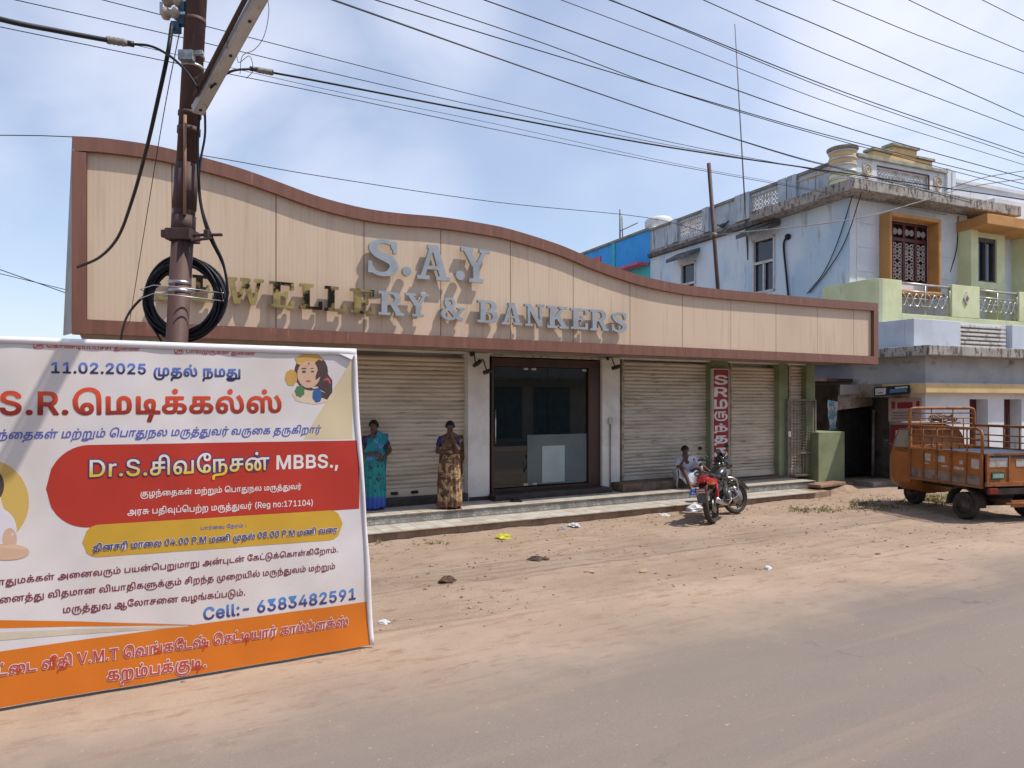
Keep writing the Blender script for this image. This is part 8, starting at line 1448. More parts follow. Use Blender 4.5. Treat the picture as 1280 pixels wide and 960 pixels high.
# front: fork, bars, lamp, mudguard
fm = WM[bike] @ fst
def fbuild(m, name, mat, par=None, **k): return m.build(name, mat, par or bike, frame=fm, **k)
m = M()
for y in (-.09, .09): m.tube([(1.29, y, .30), (1.20, y, .52)], .028, 10); m.tube([(1.20, y, .52), (1.02, y, .98)], .018, 10)
fo = fbuild(m, 'front_fork', alu)
m = M(); m.box(1.03, -.12, .80, 1.12, .12, .84); m.box(.98, -.12, .94, 1.07, .12, .97); fbuild(m, 'fork_clamp', blk, fo)
m = M(); m.grid(lambda u, v: (1.29 + .345 * math.cos(R(20 + 130 * v)), -.06 + .12 * u, .30 + .345 * math.sin(R(20 + 130 * v)) - .02 * abs(u - .5) * 2), 4, 12); fbuild(m, 'front_mudguard', blk, solid=.008)
hbp = [(.86, .36, 1.06), (.94, .26, 1.07), (1.02, .08, 1.01), (1.02, -.08, 1.01), (.94, -.26, 1.07), (.86, -.36, 1.06)]
m = M(); m.tube(cat(hbp), .013, 8); hbar_o = fbuild(m, 'handlebar', blk)
for sy in (1, -1):
    m = M(); m.tube([(.94, .25 * sy, 1.07), (.855, .375 * sy, 1.06)], .02, 10); fbuild(m, 'hand_grip', black_plastic, hbar_o)
    m = M(); m.tube([(.96, .22 * sy, 1.07), (.90, .36 * sy, 1.10)], .007, 6); m.tube(cat([(.96, .21 * sy, 1.08), (.97, .27 * sy, 1.18), (.94, .32 * sy, 1.26)]), .007, 6); m.sphere((.93, .35 * sy, 1.28), .015, .065, .04, 14, 8); fbuild(m, 'mirror', blk, hbar_o)
lf2 = M(); rings = []
for x, hw_, z0, z1 in [(1.02, .07, .86, 1.12), (1.10, .12, .80, 1.10), (1.20, .12, .79, 1.04), (1.27, .08, .82, .96), (1.29, .05, .85, .92)]:
    rings.append([(x, hw_ * math.cos(a), (z0 + z1) / 2 + (z1 - z0) / 2 * math.sin(a)) for a in [2 * math.pi * k / 16 for k in range(16)]])
lf2.loft(rings); hd = fbuild(lf2, 'headlamp_cowl', blk)
m = M(); m.sphere((1.275, 0, .89), .025, .065, .05, 14, 8); fbuild(m, 'headlamp', P('lamp_glass', (.6, .62, .65), rough=.1, spec=.8), hd)
m = M(); m.box(1.0, -.08, 1.04, 1.05, .08, 1.10); fbuild(m, 'instrument_panel', black_plastic, hd, bevel=.01)
m = M(); m.add([(1.10, -.08, 1.08), (1.10, .08, 1.08), (1.02, .06, 1.24), (1.02, -.06, 1.24)], [(0, 1, 2, 3)]); fbuild(m, 'wind_visor', blk, hd, solid=.008)
m = M()
for pts in ([(1.0, .0, 1.0), (.9, .1, 1.1), (.75, .12, .98)], [(1.1, .1, 1.0), (.95, .18, 1.02), (.8, .1, .92)], [(1.05, -.1, .95), (.95, -.14, .8), (.8, -.1, .6)]): m.tube(cat(pts), .006, 5)
m.build('control_cable', black_plastic, bike)
m = M()
for y in (-.22, .22): m.tube(cat([(.84, y * .4, .72), (.96, y, .66), (1.0, y * 1.05, .50), (.94, y, .36), (.84, y * .4, .30)]), .013, 8)
m.tube([(1.0, -.23, .5), (1.0, .23, .5)], .012, 8); m.build('crash_guard', chrome, bike)
m = M(); m.tube([(.55, .12, .30), (.50, .30, .03)], .012, 8); m.box(.47, .28, .01, .54, .34, .035); m.build('side_stand', blk, bike)
m = M(); m.tube([(.52, -.20, .33), (.52, .22, .33)], .014, 8); m.tube([(.22, -.2, .40), (.22, -.12, .40)], .014, 8); m.tube([(.22, .12, .40), (.22, .2, .40)], .014, 8); m.build('rider_step', black_plastic, bike)

# ------------------------------------------------------------------ people (local: faces -y, x to the viewer's right)
skin_m = P('brown_skin', (.12, .06, .04), (.10, .048, .032), 6, .5, spec=.4)
hair_m = P('black_hair', (.008, .007, .007), (.014, .012, .012), 20, .45, .6, 60)
def skinned(verts, edges, name, mat, parent, lv=2):
    """verts: name -> (pos, radius or (rx, ry)); grown with the skin modifier into one closed body"""
    keys = list(verts); idx = {k: i for i, k in enumerate(keys)}
    me = bpy.data.meshes.new('tmp'); me.from_pydata([Vector(verts[k][0]) for k in keys], [(idx[a], idx[b]) for a, b in edges], []); ob = bpy.data.objects.new('tmp', me); C.objects.link(ob)
    sk = ob.modifiers.new('s', 'SKIN'); sk.use_smooth_shade = True
    for i, k in enumerate(keys):
        r_ = verts[k][1]; me.skin_vertices[0].data[i].radius = r_ if isinstance(r_, tuple) else (r_, r_)
        me.skin_vertices[0].data[i].use_root = (k == 'pelvis')
    sb = ob.modifiers.new('u', 'SUBSURF'); sb.levels = lv; sb.render_levels = lv
    dg = bpy.context.evaluated_depsgraph_get(); dg.update(); ev = ob.evaluated_get(dg); m2 = bpy.data.meshes.new_from_object(ev)
    m = M(); m.add([v.co.copy() for v in m2.vertices], [tuple(p.vertices) for p in m2.polygons], True)
    bpy.data.objects.remove(ob); bpy.data.meshes.remove(m2)
    return m.build(name, mat, parent)
def hand(V, E, side, wrist, d, up, curl=.5):
    """palm, four fingers and a thumb; d: direction the hand points, up: direction of the back of the hand"""
    w_ = Vector(wrist); d = Vector(d).normalized(); up = Vector(up); up = (up - d * up.dot(d)).normalized(); ac = d.cross(up)
    V[side + 'palm'] = (w_ + d * .055, (.032, .018)); E.append((side + 'wrist', side + 'palm'))
    for i, (off, L) in enumerate(((-.027, .062), (-.009, .072), (.009, .068), (.026, .052))):
        b = w_ + d * .088 + ac * off; k1 = b + (d * math.cos(curl) - up * math.sin(curl)) * L * .5; k2 = k1 + (d * math.cos(curl * 2.2) - up * math.sin(curl * 2.2)) * L * .5
        for n_, q, r_ in (('a', b, .0095), ('b', k1, .0085), ('c', k2, .007)): V[side + 'f%d' % i + n_] = (q, r_)
        E += [(side + 'palm', side + 'f%da' % i), (side + 'f%da' % i, side + 'f%db' % i), (side + 'f%db' % i, side + 'f%dc' % i)]
    t0 = w_ + d * .03 - ac * .03; t1 = t0 + (d * .6 - ac * .6 - up * .3).normalized() * .035; t2 = t1 + (d * .9 - ac * .2 - up * .4).normalized() * .03
    V[side + 't0'] = (t0, .011); V[side + 't1'] = (t1, .0095); V[side + 't2'] = (t2, .008); E += [(side + 'wrist', side + 't0'), (side + 't0', side + 't1'), (side + 't1', side + 't2')]
def head(parent, hc, face, hair_style, tilt=0):
    """face ridge details as small meshes on the body's head at hc, looking along face"""
    f = Vector(face).normalized(); s_ = f.cross(Vector((0, 0, 1))).normalized(); u = s_.cross(f)
    Wp = lambda a, b, c: hc + s_ * a + f * b + u * c
    m = M()
    for sg in (-1, 1): m.sphere(Wp(.028 * sg, .075, .008), .010, .006, .005, 10, 6)
    ey = m.build('eye', P('eye_white', (.22, .19, .17), rough=.3), parent)
    m = M()
    for sg in (-1, 1): m.sphere(Wp(.028 * sg, .084, .008), .006, .004, .006, 8, 5)
    m.build('iris', hair_m, ey)
    m = M(); m.sphere(Wp(0, .078, -.045), .021, .008, .007, 10, 6); m.build('lip', P('lip_dark', (.10, .035, .03)), parent)
    m = M(); cap_r = []
    for j in range(9):
        ph = math.pi * j / 16; rr = .088 * math.sin(ph) + .002; zz_ = .108 * math.cos(ph)
        ring_ = []
        for k in range(18):
            a = 2 * math.pi * k / 18; fx = math.cos(a); drop = .045 * (j / 8) ** 2 * (-fx) if fx < 0 else -.055 * fx * (j / 8) ** 3
            ring_.append(Wp(rr * math.sin(a) * .95, rr * fx * 1.03 - .012, zz_ - (drop if fx < 0 else drop) + .018))
        cap_r.append(ring_)
    m.loft(cap_r, True); hr = m.build('hair', hair_m, parent)
    if hair_style == 'knot': m = M(); m.sphere(Wp(0, -.105, -.01), .045, .04, .045, 12, 8); m.build('hair_knot', hair_m, hr)
def body_graph(J, woman=True):
    V = {}; E = []
    V['pelvis'] = (J['pelvis'], (.135, .10)); V['belly'] = (Vector(J['pelvis']).lerp(Vector(J['chest']), .5), (.125, .09)); V['chest'] = (J['chest'], (.135, .095)); V['neckb'] = (J['neck'], .05)
    hd_ = Vector(J['head']); f = Vector(J['face']).normalized()
    V['jaw'] = (hd_ + Vector((0, 0, -.055)) + f * .015, (.052, .055)); V['skull'] = (hd_ + Vector((0, 0, .02)), (.074, .085)); V['crown'] = (hd_ + Vector((0, 0, .075)) - f * .005, (.055, .06))
    V['nose'] = (hd_ + f * .088 + Vector((0, 0, -.018)), .011)
    E += [('pelvis', 'belly'), ('belly', 'chest'), ('chest', 'neckb'), ('neckb', 'jaw'), ('jaw', 'skull'), ('skull', 'crown'), ('skull', 'nose')]
    for s in 'lr':
        sh, el, wr = Vector(J[s + 'should']), Vector(J[s + 'elbow']), Vector(J[s + 'wrist'])
        V[s + 'sh'] = (sh, .055); V[s + 'um'] = (sh.lerp(el, .5), .044); V[s + 'el'] = (el, .037); V[s + 'fm'] = (el.lerp(wr, .4), .034); V[s + 'wrist'] = (wr, (.025, .021))
        E += [('chest', s + 'sh'), (s + 'sh', s + 'um'), (s + 'um', s + 'el'), (s + 'el', s + 'fm'), (s + 'fm', s + 'wrist')]
        hp, kn, an, to = (Vector(J[s + k]) for k in ('hip', 'knee', 'ankle', 'toe'))
        V[s + 'hip'] = (hp, .085); V[s + 'th'] = (hp.lerp(kn, .5), .072); V[s + 'kn'] = (kn, .052); V[s + 'cf'] = (kn.lerp(an, .35), .05); V[s + 'an'] = (an, .033); V[s + 'heel'] = (an + Vector((0, .03, -.045)), .028); V[s + 'ball'] = (an.lerp(to, .7) + Vector((0, 0, -.03)), (.042, .02)); V[s + 'toe'] = (to, (.034, .012))
        E += [('pelvis', s + 'hip'), (s + 'hip', s + 'th'), (s + 'th', s + 'kn'), (s + 'kn', s + 'cf'), (s + 'cf', s + 'an'), (s + 'an', s + 'heel'), (s + 'an', s + 'ball'), (s + 'ball', s + 'toe')]
    return V, E
def cloth_mat(name, base, second, third, sc=7, border=None):
    """printed sari cloth; border: (height, colour) woven in near the hem"""
    m = P(name, base, second, sc, .7, .3, 40, c3=third, s3=sc * 2.2, lo=.46, hi=.54, lo3=.56, hi3=.60)
    if border:
        t = m.node_tree; n = t.nodes; l = t.links; p = n['Principled BSDF']; src = p.inputs['Base Color'].links[0].from_socket
        c = n.new('ShaderNodeTexCoord'); s_ = n.new('ShaderNodeSeparateXYZ'); l.new(c.outputs['Object'], s_.inputs[0])
        x = n.new('ShaderNodeTexNoise'); x.inputs['Scale'].default_value = 14; l.new(c.outputs['Object'], x.inputs[0]); a = n.new('ShaderNodeMath'); a.operation = 'MULTIPLY_ADD'; a.inputs[1].default_value = .22; l.new(x.outputs[0], a.inputs[0]); l.new(s_.outputs[2], a.inputs[2])
        r = n.new('ShaderNodeMapRange'); l.new(a.outputs[0], r.inputs[0]); r.inputs[1].default_value = border[0] + .16; r.inputs[2].default_value = border[0] + .10
        mx = n.new('ShaderNodeMix'); mx.data_type = 'RGBA'; l.new(r.outputs[0], mx.inputs[0]); l.new(src, mx.inputs[6]); mx.inputs[7].default_value = (*border[1], 1); l.new(mx.outputs[2], p.inputs['Base Color'])
    return m
def sari(par, c_main, c_pallu, c_blouse, J, seed, flare=1.0):
    px_, py_ = Vector(J['pelvis']).x, Vector(J['pelvis']).y
    m = M(); rings = []; n = 56
    for i in range(26):
        t = i / 25; z = .045 + (.93 - .045) * t
        rx = (.205 * (1 - t) ** 1.3 + .165 * (1 - (1 - t) ** 1.3)) * flare + .012 * math.sin(t * math.pi); ry = (.15 * (1 - t) + .125 * t) * flare
        ring_ = []
        for k in range(n):
            a = 2 * math.pi * k / n; front = max(0, -math.sin(a))
            pl = (.016 * (1 - t) + .004) * math.sin(a * 15 + 1.4 * t + seed) * (.4 + .9 * front) + .018 * (1 - t) * mn.noise(Vector((math.cos(a) * 2, math.sin(a) * 2, t * 3 + seed)))
            hem = .05 * mn.noise(Vector((a * 1.5, seed, 0))) * (1 - t)
            ring_.append((px_ * (.55 + .45 * t) + (rx + pl) * math.cos(a), py_ * t + (ry + pl) * math.sin(a), z + hem))
        rings.append(ring_)
    m.loft(rings, False); m.build('sari_skirt', c_main, par)
    ch = Vector(J['chest']); m = M(); rings = []
    for t, rx, ry in ((0, .17, .135), (.2, .158, .122), (.45, .15, .118), (.7, .158, .135), (.88, .155, .13), (1.0, .135, .105), (1.08, .10, .08)):
        c_ = Vector(J['pelvis']).lerp(ch, t); z = .86 + (ch.z + .05 - .86) * t
        rings.append([(c_.x + (rx + .007 * math.sin(6 * a + 9 * t + seed)) * math.cos(a), c_.y + (ry + .007 * math.sin(9 * a + 4 * t)) * math.sin(a), z + .035 * math.cos(a) * (1 - t)) for a in [2 * math.pi * k / 32 for k in range(32)]])
    m.loft(rings, False); m.build('sari_wrap', c_pallu, par)
    # end of the cloth over one shoulder and down the back
    sh = Vector(J['rshould']); pts = [Vector((px_ - .13, py_ - .10, .95)), Vector((ch.x - .07, ch.y - .145, ch.z - .12)), Vector((ch.x + .07, ch.y - .13, ch.z + .02)), sh + Vector((-.015, -.055, .055)), sh + Vector((-.01, .03, .065)), sh + Vector((.0, .10, -.04)), Vector((sh.x + .01, ch.y + .15, ch.z - .25)), Vector((sh.x + .0, ch.y + .16, .78)), Vector((sh.x - .01, ch.y + .14, .55))]
    c_ = cat(pts, 5); m = M(); L = len(c_)
    def f(u, v):
        i = min(L - 1, int(v * (L - 1))); p = c_[i]; w_ = .09 + .035 * math.sin(v * 3); return Vector((p.x + (u - .5) * w_ * 1.5, p.y + .008 * math.sin(u * 16 + v * 3), p.z + (u - .5) * -w_ * (1 if v < .5 else .0)))
    m.grid(f, 12, L - 1); m.build('sari_end', c_pallu, par, solid=.006)
    for s in 'lr':
        a, b = Vector(J[s + 'should']), Vector(J[s + 'elbow']); m = M(); m.tube([a + (a - b).normalized() * .03, a.lerp(b, .2), a.lerp(b, .55)], [.050, .058, .052], 14, caps=False); m.build('blouse_sleeve', c_blouse, par, solid=.004)
def face_cam(p, extra=0): return math.atan2(p.y, p.x) - math.pi / 2 + extra
# first woman, teal and blue sari
def stand(u, v, z=T2): return pg(u, v, z)
w1p = stand(468, 637); w1 = thing('person', 'woman in a teal and blue sari, hand on her waist, half behind the banner edge', 'person', tuple(w1p), face_cam(w1p, R(8)))
J = dict(pelvis=(0, 0, .84), chest=(.0, .01, 1.14), neck=(-.005, .01, 1.29), head=(-.012, 0, 1.395), face=(-.35, -1, -.05),
         lshould=(-.15, .01, 1.21), lelbow=(-.20, -.03, .98), lwrist=(-.03, -.17, .95), rshould=(.15, .01, 1.21), relbow=(.285, .05, .99), rwrist=(.15, -.08, .88),
         lhip=(-.08, 0, .80), lknee=(-.07, -.01, .44), lankle=(-.07, .01, .07), ltoe=(-.09, -.13, .015), rhip=(.08, 0, .80), rknee=(.09, -.01, .44), rankle=(.10, .02, .07), rtoe=(.12, -.12, .015))
V, E = body_graph(J); hand(V, E, 'l', J['lwrist'], (.9, -.2, -.1), (0, -1, .2)); hand(V, E, 'r', J['rwrist'], (-.8, -.5, -.15), (.2, -1, .3))
b1 = skinned(V, E, 'body', skin_m, w1); head(w1, Vector(J['head']), J['face'], 'knot')
teal = cloth_mat('teal_sari', (.02, .26, .25), (.02, .20, .22), (.03, .06, .10), 6, (.20, (.05, .10, .42))); tpal = cloth_mat('teal_wrap', (.02, .26, .26), (.02, .19, .24), (.13, .20, .55), 5)
sari(w1, teal, tpal, P('blouse_purple', (.045, .03, .14), (.03, .02, .10), 8, .7), J, 1.3, .95)
# second woman, gold and dark sari, hand at her mouth
w2p = stand(562, 635.5); w2 = thing('person', 'woman in a gold and dark brown sari, hand to her mouth, before the shutter', 'person', tuple(w2p), face_cam(w2p, R(-6)))
J = dict(pelvis=(0, 0, .82), chest=(.0, .02, 1.12), neck=(.005, .0, 1.27), head=(.01, -.02, 1.375), face=(.12, -1, -.1),
         lshould=(-.145, .01, 1.19), lelbow=(-.215, -.04, .96), lwrist=(-.06, -.19, .98), rshould=(.145, .01, 1.18), relbow=(.16, -.16, .99), rwrist=(.075, -.17, 1.21),
         lhip=(-.08, 0, .78), lknee=(-.07, -.02, .42), lankle=(-.05, -.02, .07), ltoe=(-.04, -.17, .015), rhip=(.08, 0, .78), rknee=(.10, 0, .42), rankle=(.14, .03, .07), rtoe=(.20, -.09, .015))
V, E = body_graph(J); hand(V, E, 'l', J['lwrist'], (1, -.1, .05), (0, -1, .2)); hand(V, E, 'r', J['rwrist'], (-.35, .15, .95), (.3, -1, 0), .35)
skinned(V, E, 'body', skin_m, w2); head(w2, Vector(J['head']), J['face'], 'knot')
goldc = cloth_mat('gold_sari', (.40, .27, .14), (.11, .055, .035), (.04, .02, .018), 7, (.10, (.15, .065, .04))); darkc = cloth_mat('dark_wrap', (.075, .035, .028), (.13, .075, .045), (.25, .17, .10), 6)
sari(w2, goldc, darkc, P('blouse_blue', (.03, .035, .16), (.02, .025, .12), 8, .7), J, 2.9, 1.05)
# seated_person sitting on the ledge
spot = SW(ps(856, 0, 11.55)[0], 11.55, T2)
seated_person = thing('person', 'person in white shirt and dhoti sitting on the stone ledge, hand at the face', 'person', tuple(spot), face_cam(spot, R(14)))
J = dict(pelvis=(0, .10, .27), chest=(.02, -.04, .56), neck=(.0, -.09, .68), head=(-.03, -.13, .775), face=(.25, -1, -.25),
         lshould=(-.16, -.05, .60), lelbow=(-.20, -.26, .40), lwrist=(-.07, -.24, .62), rshould=(.19, -.05, .60), relbow=(.33, -.18, .46), rwrist=(.42, -.33, .38),
         lhip=(-.09, .06, .26), lknee=(-.13, -.33, .44), lankle=(.0, -.46, .07), ltoe=(.04, -.60, .015), rhip=(.10, .06, .26), rknee=(.27, -.30, .42), rankle=(.23, -.42, .07), rtoe=(.27, -.56, .015))
V, E = body_graph(J, False); hand(V, E, 'l', J['lwrist'], (.35, .25, .9), (-.2, -1, 0), .5); hand(V, E, 'r', J['rwrist'], (.6, -.6, -.5), (.2, -.2, 1), .5)
skinned(V, E, 'body', skin_m, seated_person); head(seated_person, Vector(J['head']), J['face'], 'short')
wc = P('white_cotton', (.62, .64, .70), (.50, .52, .60), 5, .8, .4, 30)
V2 = {'pelvis': (Vector(J['pelvis']) + Vector((0, 0, .0)), (.155, .125)), 'waistline': (Vector(J['pelvis']).lerp(Vector(J['chest']), .5), (.155, .12)), 'chest': (Vector(J['chest']), (.16, .115)), 'collar': (Vector(J['chest']).lerp(Vector(J['neck']), .75), .07)}
E2 = [('pelvis', 'waistline'), ('waistline', 'chest'), ('chest', 'collar')]
for s in 'lr':
    a, b = Vector(J[s + 'should']), Vector(J[s + 'elbow']); V2[s + 's'] = (a, .072); V2[s + 'm'] = (a.lerp(b, .5), .066); V2[s + 'e'] = (a.lerp(b, .72), .062); E2 += [('chest', s + 's'), (s + 's', s + 'm'), (s + 'm', s + 'e')]
skinned(V2, E2, 'shirt', wc, seated_person, 2)
m = M()
def dh(u, v):
    # cloth draped over both thighs and hanging between the knees
    x = -.20 + .50 * u; sag = .10 * math.sin(math.pi * u); y = .14 - .50 * v; z = .34 + .13 * math.sin(min(1, v * 1.15) * math.pi / 2) - sag * (.6 + v) - (.22 * max(0, v - .82) / .18) + .012 * math.sin(u * 22 + v * 5)
    return (x, y, z)
m.grid(dh, 24, 18); m.build('dhoti', wc, seated_person, solid=.01)
m = M()
for a in ((-.21, .14), (.31, .14)): pass
m.grid(lambda u, v: (-.22 - .015 * math.sin(v * 9), .12 - .42 * u, .02 + (.36 + .06 * u) * v), 8, 6); m.build('dhoti_fold', wc, seated_person, solid=.01)

# ------------------------------------------------------------------ footwear, litter, weeds, stones
def sandal_pair(u, v, z, ang, col, label):
    p = pg(u, v, z); t = thing('sandals', label, 'sandals', tuple(p), R(ang), 'sandals left on the steps')
    for k, (dx_, dy_, ra) in enumerate(((-.06, 0, 5), (.07, .03, -12))):
        mt = Matrix.Translation((dx_, dy_, 0)) @ Matrix.Rotation(R(ra), 4, 'Z')
        pts = [(.04 * math.cos(a) * (1 if math.sin(a) > 0 else .75), .12 * math.sin(a)) for a in [2 * math.pi * i / 18 for i in range(18)]]
        m = M(); k0 = len(m.v); m.prism(pts, 'z', .002, .022); m.v = [mt @ q for q in m.v]; sole = m.build('sandal', col, t)
        m = M(); m.tube([mt @ Vector(q) for q in ((-.038, .0, .02), (-.02, .035, .05), (0, .06, .024), (.02, .035, .05), (.038, 0, .02))], .006, 6); m.build('strap', black_plastic, sole)
    return t
sandal_pair(620, 626, T2, 20, P('sandal_brown', (.10, .05, .03)), 'small dark sandals on the upper step, left of the pair below the glass door')
sandal_pair(646, 627, T2, 75, P('sandal_black', (.025, .022, .022)), 'black sandals lying on the upper step below the glass door')
sandal_pair(701, 618.5, T2 + .0, 60, P('sandal_red', (.16, .04, .035)), 'reddish sandals on the step below the right end of the glass door')
def crumple(u, v, r_, h, col, name, label, cat_, seed, z=0, flat_=1.0, ax=1.4):
    p = pg(u, v, z); m = M(); n = 14; rings = []
    for j in range(7):
        ph = math.pi * j / 12; ring_ = []
        for k in range(n):
            a = 2 * math.pi * k / n; q = 1 + .55 * mn.noise(Vector((math.cos(a) * 2.3, math.sin(a) * 2.3, j * .9 + seed * 3)))
            ring_.append((r_ * ax * math.sin(ph + .05) * q * math.cos(a), r_ * math.sin(ph + .05) * q * math.sin(a), max(.002, h * math.cos(ph) * (1 + .5 * mn.noise(Vector((a, j, seed)))))))
        rings.append(ring_)
    m.loft(rings[::-1], True, False)
    for i in range(len(m.v)): m.v[i] = Matrix.Translation(p) @ Matrix.Rotation(seed * 1.3, 4, 'Z') @ m.v[i]
    return m.build(name, col, origin=tuple(p), label=label, cat=cat_)
wpl = P('white_plastic', (.65, .65, .68), (.5, .5, .54), 8, .4); 
crumple(629, 672, .11, .06, P('yellow_plastic', (.50, .46, .03), (.35, .32, .03), 8, .4), 'plastic_bag', 'crumpled yellow plastic bag on the dirt left of the shop door', 'bag', 1)
crumple(866, 638, .15, .13, wpl, 'plastic_bag', 'crumpled white plastic bag at the step edge left of the motorcycle', 'bag', 2)
crumple(871, 617.5, .12, .10, P('blue_plastic', (.02, .12, .50), (.02, .08, .35), 8, .4), 'plastic_bag', 'small blue plastic bag beside the sitting person feet', 'bag', 3, T2)
crumple(718, 657.5, .09, .05, wpl, 'paper_scrap', 'white scrap near the step edge below the right door pillar', 'litter', 4)
crumple(702, 661, .05, .03, P('grey_blue_scrap', (.25, .26, .36)), 'paper_scrap', 'small bluish scrap just left of the white scrap by the steps', 'litter', 5)
crumple(829, 643.5, .14, .012, wpl, 'paper_sheet', 'flat white paper lying on the dirt left of the motorcycle', 'litter', 6)
crumple(673, 700, .10, .045, P('dark_rag', (.07, .05, .045), (.13, .09, .07), 12, .9), 'old_rag', 'dark crumpled rag on the dirt, the right one of two', 'rag', 7)
crumple(559, 727, .085, .06, P('brown_lump', (.12, .07, .045), (.07, .045, .03), 12, .9), 'dirt_clod', 'dark brown clod on the dirt, nearer the banner than the rag', 'clod', 8)
crumple(480, 779, .05, .03, wpl, 'paper_scrap', 'tiny white scrap on the ground right beside the banner lower corner', 'litter', 9)
crumple(960, 712, .045, .05, wpl, 'paper_cup', 'tiny white crushed paper cup alone on the dirt below the motorcycle', 'litter', 10, ax=1.1)
crumple(1269, 732, .06, .01, wpl, 'paper_scrap', 'tiny white scrap on the asphalt at the right edge', 'litter', 11)
crumple(737, 715, .05, .02, P('tan_scrap', (.4, .28, .17)), 'dry_leaf', 'pale dry leaf on the dirt right of the dark rag', 'leaf', 12)
crumple(803, 714, .06, .02, P('tan_scrap', (.4, .28, .17)), 'dry_leaf', 'dry leaf on the dirt below the sitting person', 'leaf', 13)
crumple(1176, 700, .04, .015, P('dark_rag', (.07, .05, .045)), 'small_stone', 'small dark stone on the road edge in front of the truck', 'stone', 14)
crumple(1097, 693, .04, .015, P('dark_rag', (.07, .05, .045)), 'small_stone', 'small dark stone on the dirt between motorcycle and truck, close to the road', 'stone', 15)
# loose stones and crumbs of earth, uncountable
m = M(); rnd = random.Random(3)
def pebble(p, r_):
    k = len(m.v); a0 = rnd.random() * 6; vs = []
    for j, (zz_, rr) in enumerate(((-.2, .8), (.25, 1), (.6, .55))):
        for i in range(5): a = a0 + 2 * math.pi * i / 5; q = rr * rnd.uniform(.75, 1.15); vs.append((p.x + r_ * q * math.cos(a), p.y + r_ * q * math.sin(a), p.z + r_ * zz_))
    vs.append((p.x, p.y, p.z + r_ * .72)); fs = [(j * 5 + i, j * 5 + (i + 1) % 5, j * 5 + 5 + (i + 1) % 5, j * 5 + 5 + i) for j in range(2) for i in range(5)] + [(10 + i, 10 + (i + 1) % 5, 15) for i in range(5)]
    m.add(vs, fs)
for i in range(5200):
    s = rnd.uniform(-.5, 21); D = rnd.uniform(5.6, 10.6) if rnd.random() < .75 else rnd.uniform(9.4, 10.5)
    if mn.noise(Vector((s * .7, D * .9, 9))) + rnd.uniform(-.5, .5) < 0: continue
    if D > 10.4 and s < 15: continue
    p = SW(s, D, gz(s, D)); pebble(p, 1.15 * rnd.choice((.006, .008, .008, .012, .012, .018)) * rnd.uniform(.7, 1.3) * (1.7 if rnd.random() < .03 else 1))
m.build('pebbles', P('pebble', (.36, .26, .19), (.22, .155, .115), 3, .95, lo=.45, hi=.55), origin=tuple(SW(8, 8, 0)), kind='stuff')
m = M()
def tuft_area(u0, u1, v0, v1, n, h, seed):
    r2 = random.Random(seed)
    for i in range(n):
        p = pg(r2.uniform(u0, u1), r2.triangular(v0, v1), 0)
        if mn.noise(Vector((p.x * 2, p.y * 2, seed))) < -.1: continue
        for b in range(3):
            a = r2.uniform(0, 6.3); L = h * r2.uniform(.4, 1.2); w_ = .006; d = Vector((math.cos(a), math.sin(a), 0)); s_ = Vector((-d.y, d.x, 0)) * w_
            q = p + Vector((r2.uniform(-.03, .03), r2.uniform(-.03, .03), 0)); bend = q + d * L * .35 + Vector((0, 0, L * .6)); tip = q + d * L * .9 + Vector((0, 0, L * .75))
            m.add([q - s_, q + s_, bend + s_, bend - s_, tip], [(0, 1, 2, 3), (3, 2, 4)])
tuft_area(985, 1050, 633, 642, 150, .05, 1); tuft_area(1062, 1140, 622, 640, 300, .07, 2); tuft_area(1145, 1230, 618, 634, 600, .11, 3); tuft_area(690, 715, 652, 660, 60, .06, 4); tuft_area(470, 560, 676, 682, 80, .04, 5)
m.build('weeds', P('dry_weed', (.17, .165, .06), (.30, .24, .13), 4, .8), origin=tuple(pg(1100, 630)), kind='stuff')
m = M(); rnd = random.Random(8)
for i in range(260):
    p = pg(rnd.uniform(985, 1140), rnd.triangular(628, 642), .01); r_ = rnd.uniform(.012, .035); a = rnd.uniform(0, 6.3); d = Vector((math.cos(a), math.sin(a), 0)); e = Vector((-d.y, d.x, 0))
    m.add([p + d * r_, p + e * r_ * .6 + Vector((0, 0, r_ * .5)), p - d * r_, p - e * r_ * .6], [(0, 1, 2, 3)])
m.build('leaf_litter', P('pale_litter', (.48, .42, .33), (.2, .15, .09), 30, .8, lo=.45, hi=.5), origin=tuple(pg(1060, 634)), kind='stuff')

# ------------------------------------------------------------------ the other side of the street (mirrored in the shop door)
def opp(name, label, s0, s1, D, h, colr, seed):
    t = thing(name, label, 'house', SW((s0 + s1) / 2, D), AL)
    m = M(); m.box(s0, D - 7, 0, s1, D, h); m.build('wall', colr, t, FS)
    m = M(); m.box(s0 - .2, D, 3.1, s1 + .2, D + 1.1, 3.25); m.box(s0 - .1, D - 7, h, s1 + .1, D + .3, h + .2); m.build('canopy', grey_slab, t, FS)
    x = s0 + .6
    while x < s1 - 2.4:
        m = M(); m.box(x, D, .2, x + 2.2, D + .05, 2.8); m.build('shutter', P('opposite_shutter', (.16, .20, .22), (.1, .12, .14), 3, .6), t, FS)
        if h > 5: m = M(); m.box(x + .5, D, 4.2, x + 1.6, D + .05, 5.6); m.build('window', dk_glass, t, FS)
        x += 2.9
opp('opposite_shophouse', 'grey two storey shophouse across the street, mirrored in the glass door', -13, -1.5, -7.5, 6.8, P('opp_wall', (.42, .41, .39), (.3, .29, .28), 1), 1)
opp('opposite_low_shop', 'long low shop across the street, mirrored beside the taller one', -1, 12, -8.5, 4.4, P('opp_wall_b', (.22, .20, .17), (.16, .14, .12), 1), 2)
opp('opposite_tall_house', 'cream house across the street, mirrored at the right of the glass door', 12.6, 24, -7.8, 7.5, P('opp_wall_c', (.62, .58, .50), (.5, .46, .4), 1), 3)
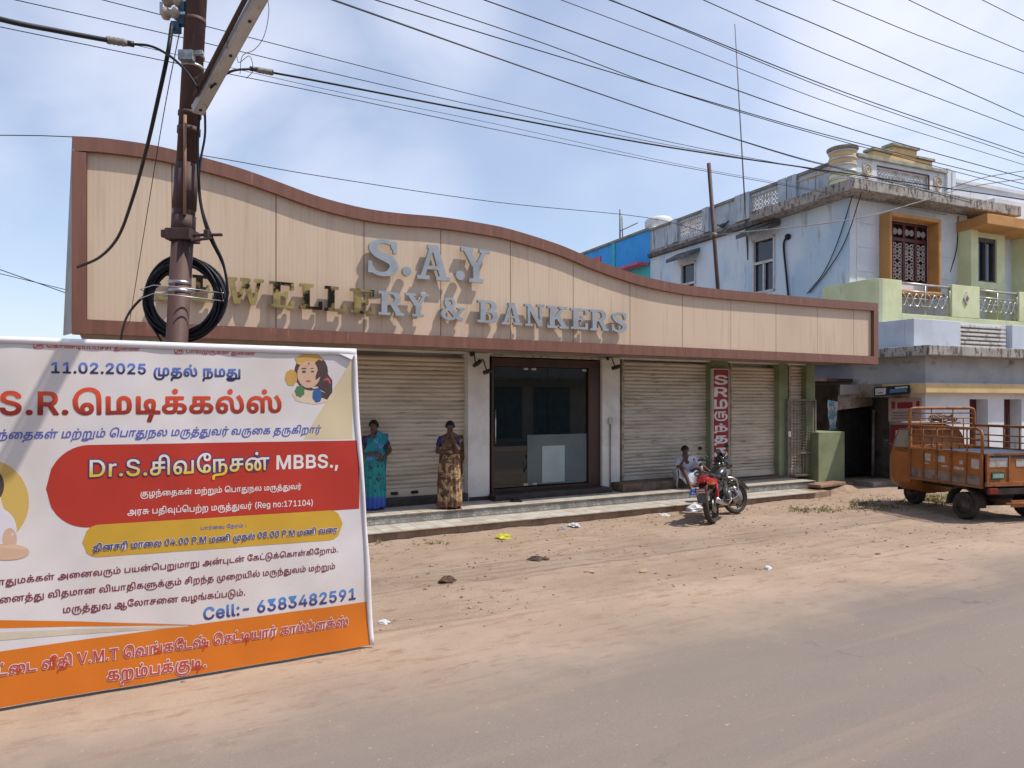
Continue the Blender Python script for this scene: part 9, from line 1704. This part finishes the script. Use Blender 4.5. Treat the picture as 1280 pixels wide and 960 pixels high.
def tree(x, y, h, seed, label):
    t = thing('roadside_tree', label, 'tree', (x, y, 0)); r2 = random.Random(seed)
    bark = P('bark', (.12, .085, .06), (.07, .05, .035), 6, .9, .8); leaf = P('leaves', (.055, .10, .03), (.09, .13, .04), 3, .6)
    m = M(); m.tube(cat([(0, 0, -.2), (.1, 0, h * .3), (-.05, .1, h * .55), (.1, 0, h * .8)]), [.22 - .008 * i for i in range(19)], 8)
    limbs = []
    for i in range(7):
        a = r2.uniform(0, 6.3); e = Vector((math.cos(a) * h * .3, math.sin(a) * h * .3, h * r2.uniform(.65, .95))); limbs.append(e); m.tube(cat([(0, 0, h * .4), e * .5 + Vector((0, 0, h * .2)), e]), [.08] * 6 + [.07, .06, .05, .04, .03, .02, .02], 6)
    m.build('trunk', bark, t); m = M()
    for i in range(2600):
        c_ = r2.choice(limbs) + Vector((r2.gauss(0, .9), r2.gauss(0, .9), r2.gauss(0, .55))); n_ = Vector((r2.gauss(0, 1), r2.gauss(0, 1), r2.gauss(.5, 1))).normalized(); a = n_.orthogonal().normalized() * .13; b = n_.cross(a) * .7
        m.add([c_ + a, c_ + b, c_ - a, c_ - b], [(0, 1, 2, 3)])
    m.build('crown', leaf, t)
q = SW(-2.5, -5.2); tree(q.x, q.y, 6.5, 4, 'leafy roadside tree across the street in front of the low shop')
# distant row of trees and roofs closing the street to the right
def far_house(s, D, w_, d_, h, col, label):
    t = thing('street_house', label, 'house', SW(s, D), AL); m = M(); m.box(s, D, 0, s + w_, D + d_, h); m.build('wall', col, t, FS)
    m = M(); m.box(s - .2, D - .2, h, s + w_ + .2, D + d_, h + .2); m.build('roof', grey_slab, t, FS)
    m = M()
    for k in range(int(w_ / 2.5)): m.box(s + .8 + k * 2.4, D - .03, h - 2, s + 1.8 + k * 2.4, D, h - .9)
    m.build('window', dk_glass, t, FS)
far_house(46, 9, 10, 10, 6.5, P('far_cream', (.5, .45, .36)), 'cream house farther along the street past the blue house')
far_house(-30, 12, 14, 9, 4, P('far_pale', (.45, .42, .38)), 'low pale house to the left of the shop')
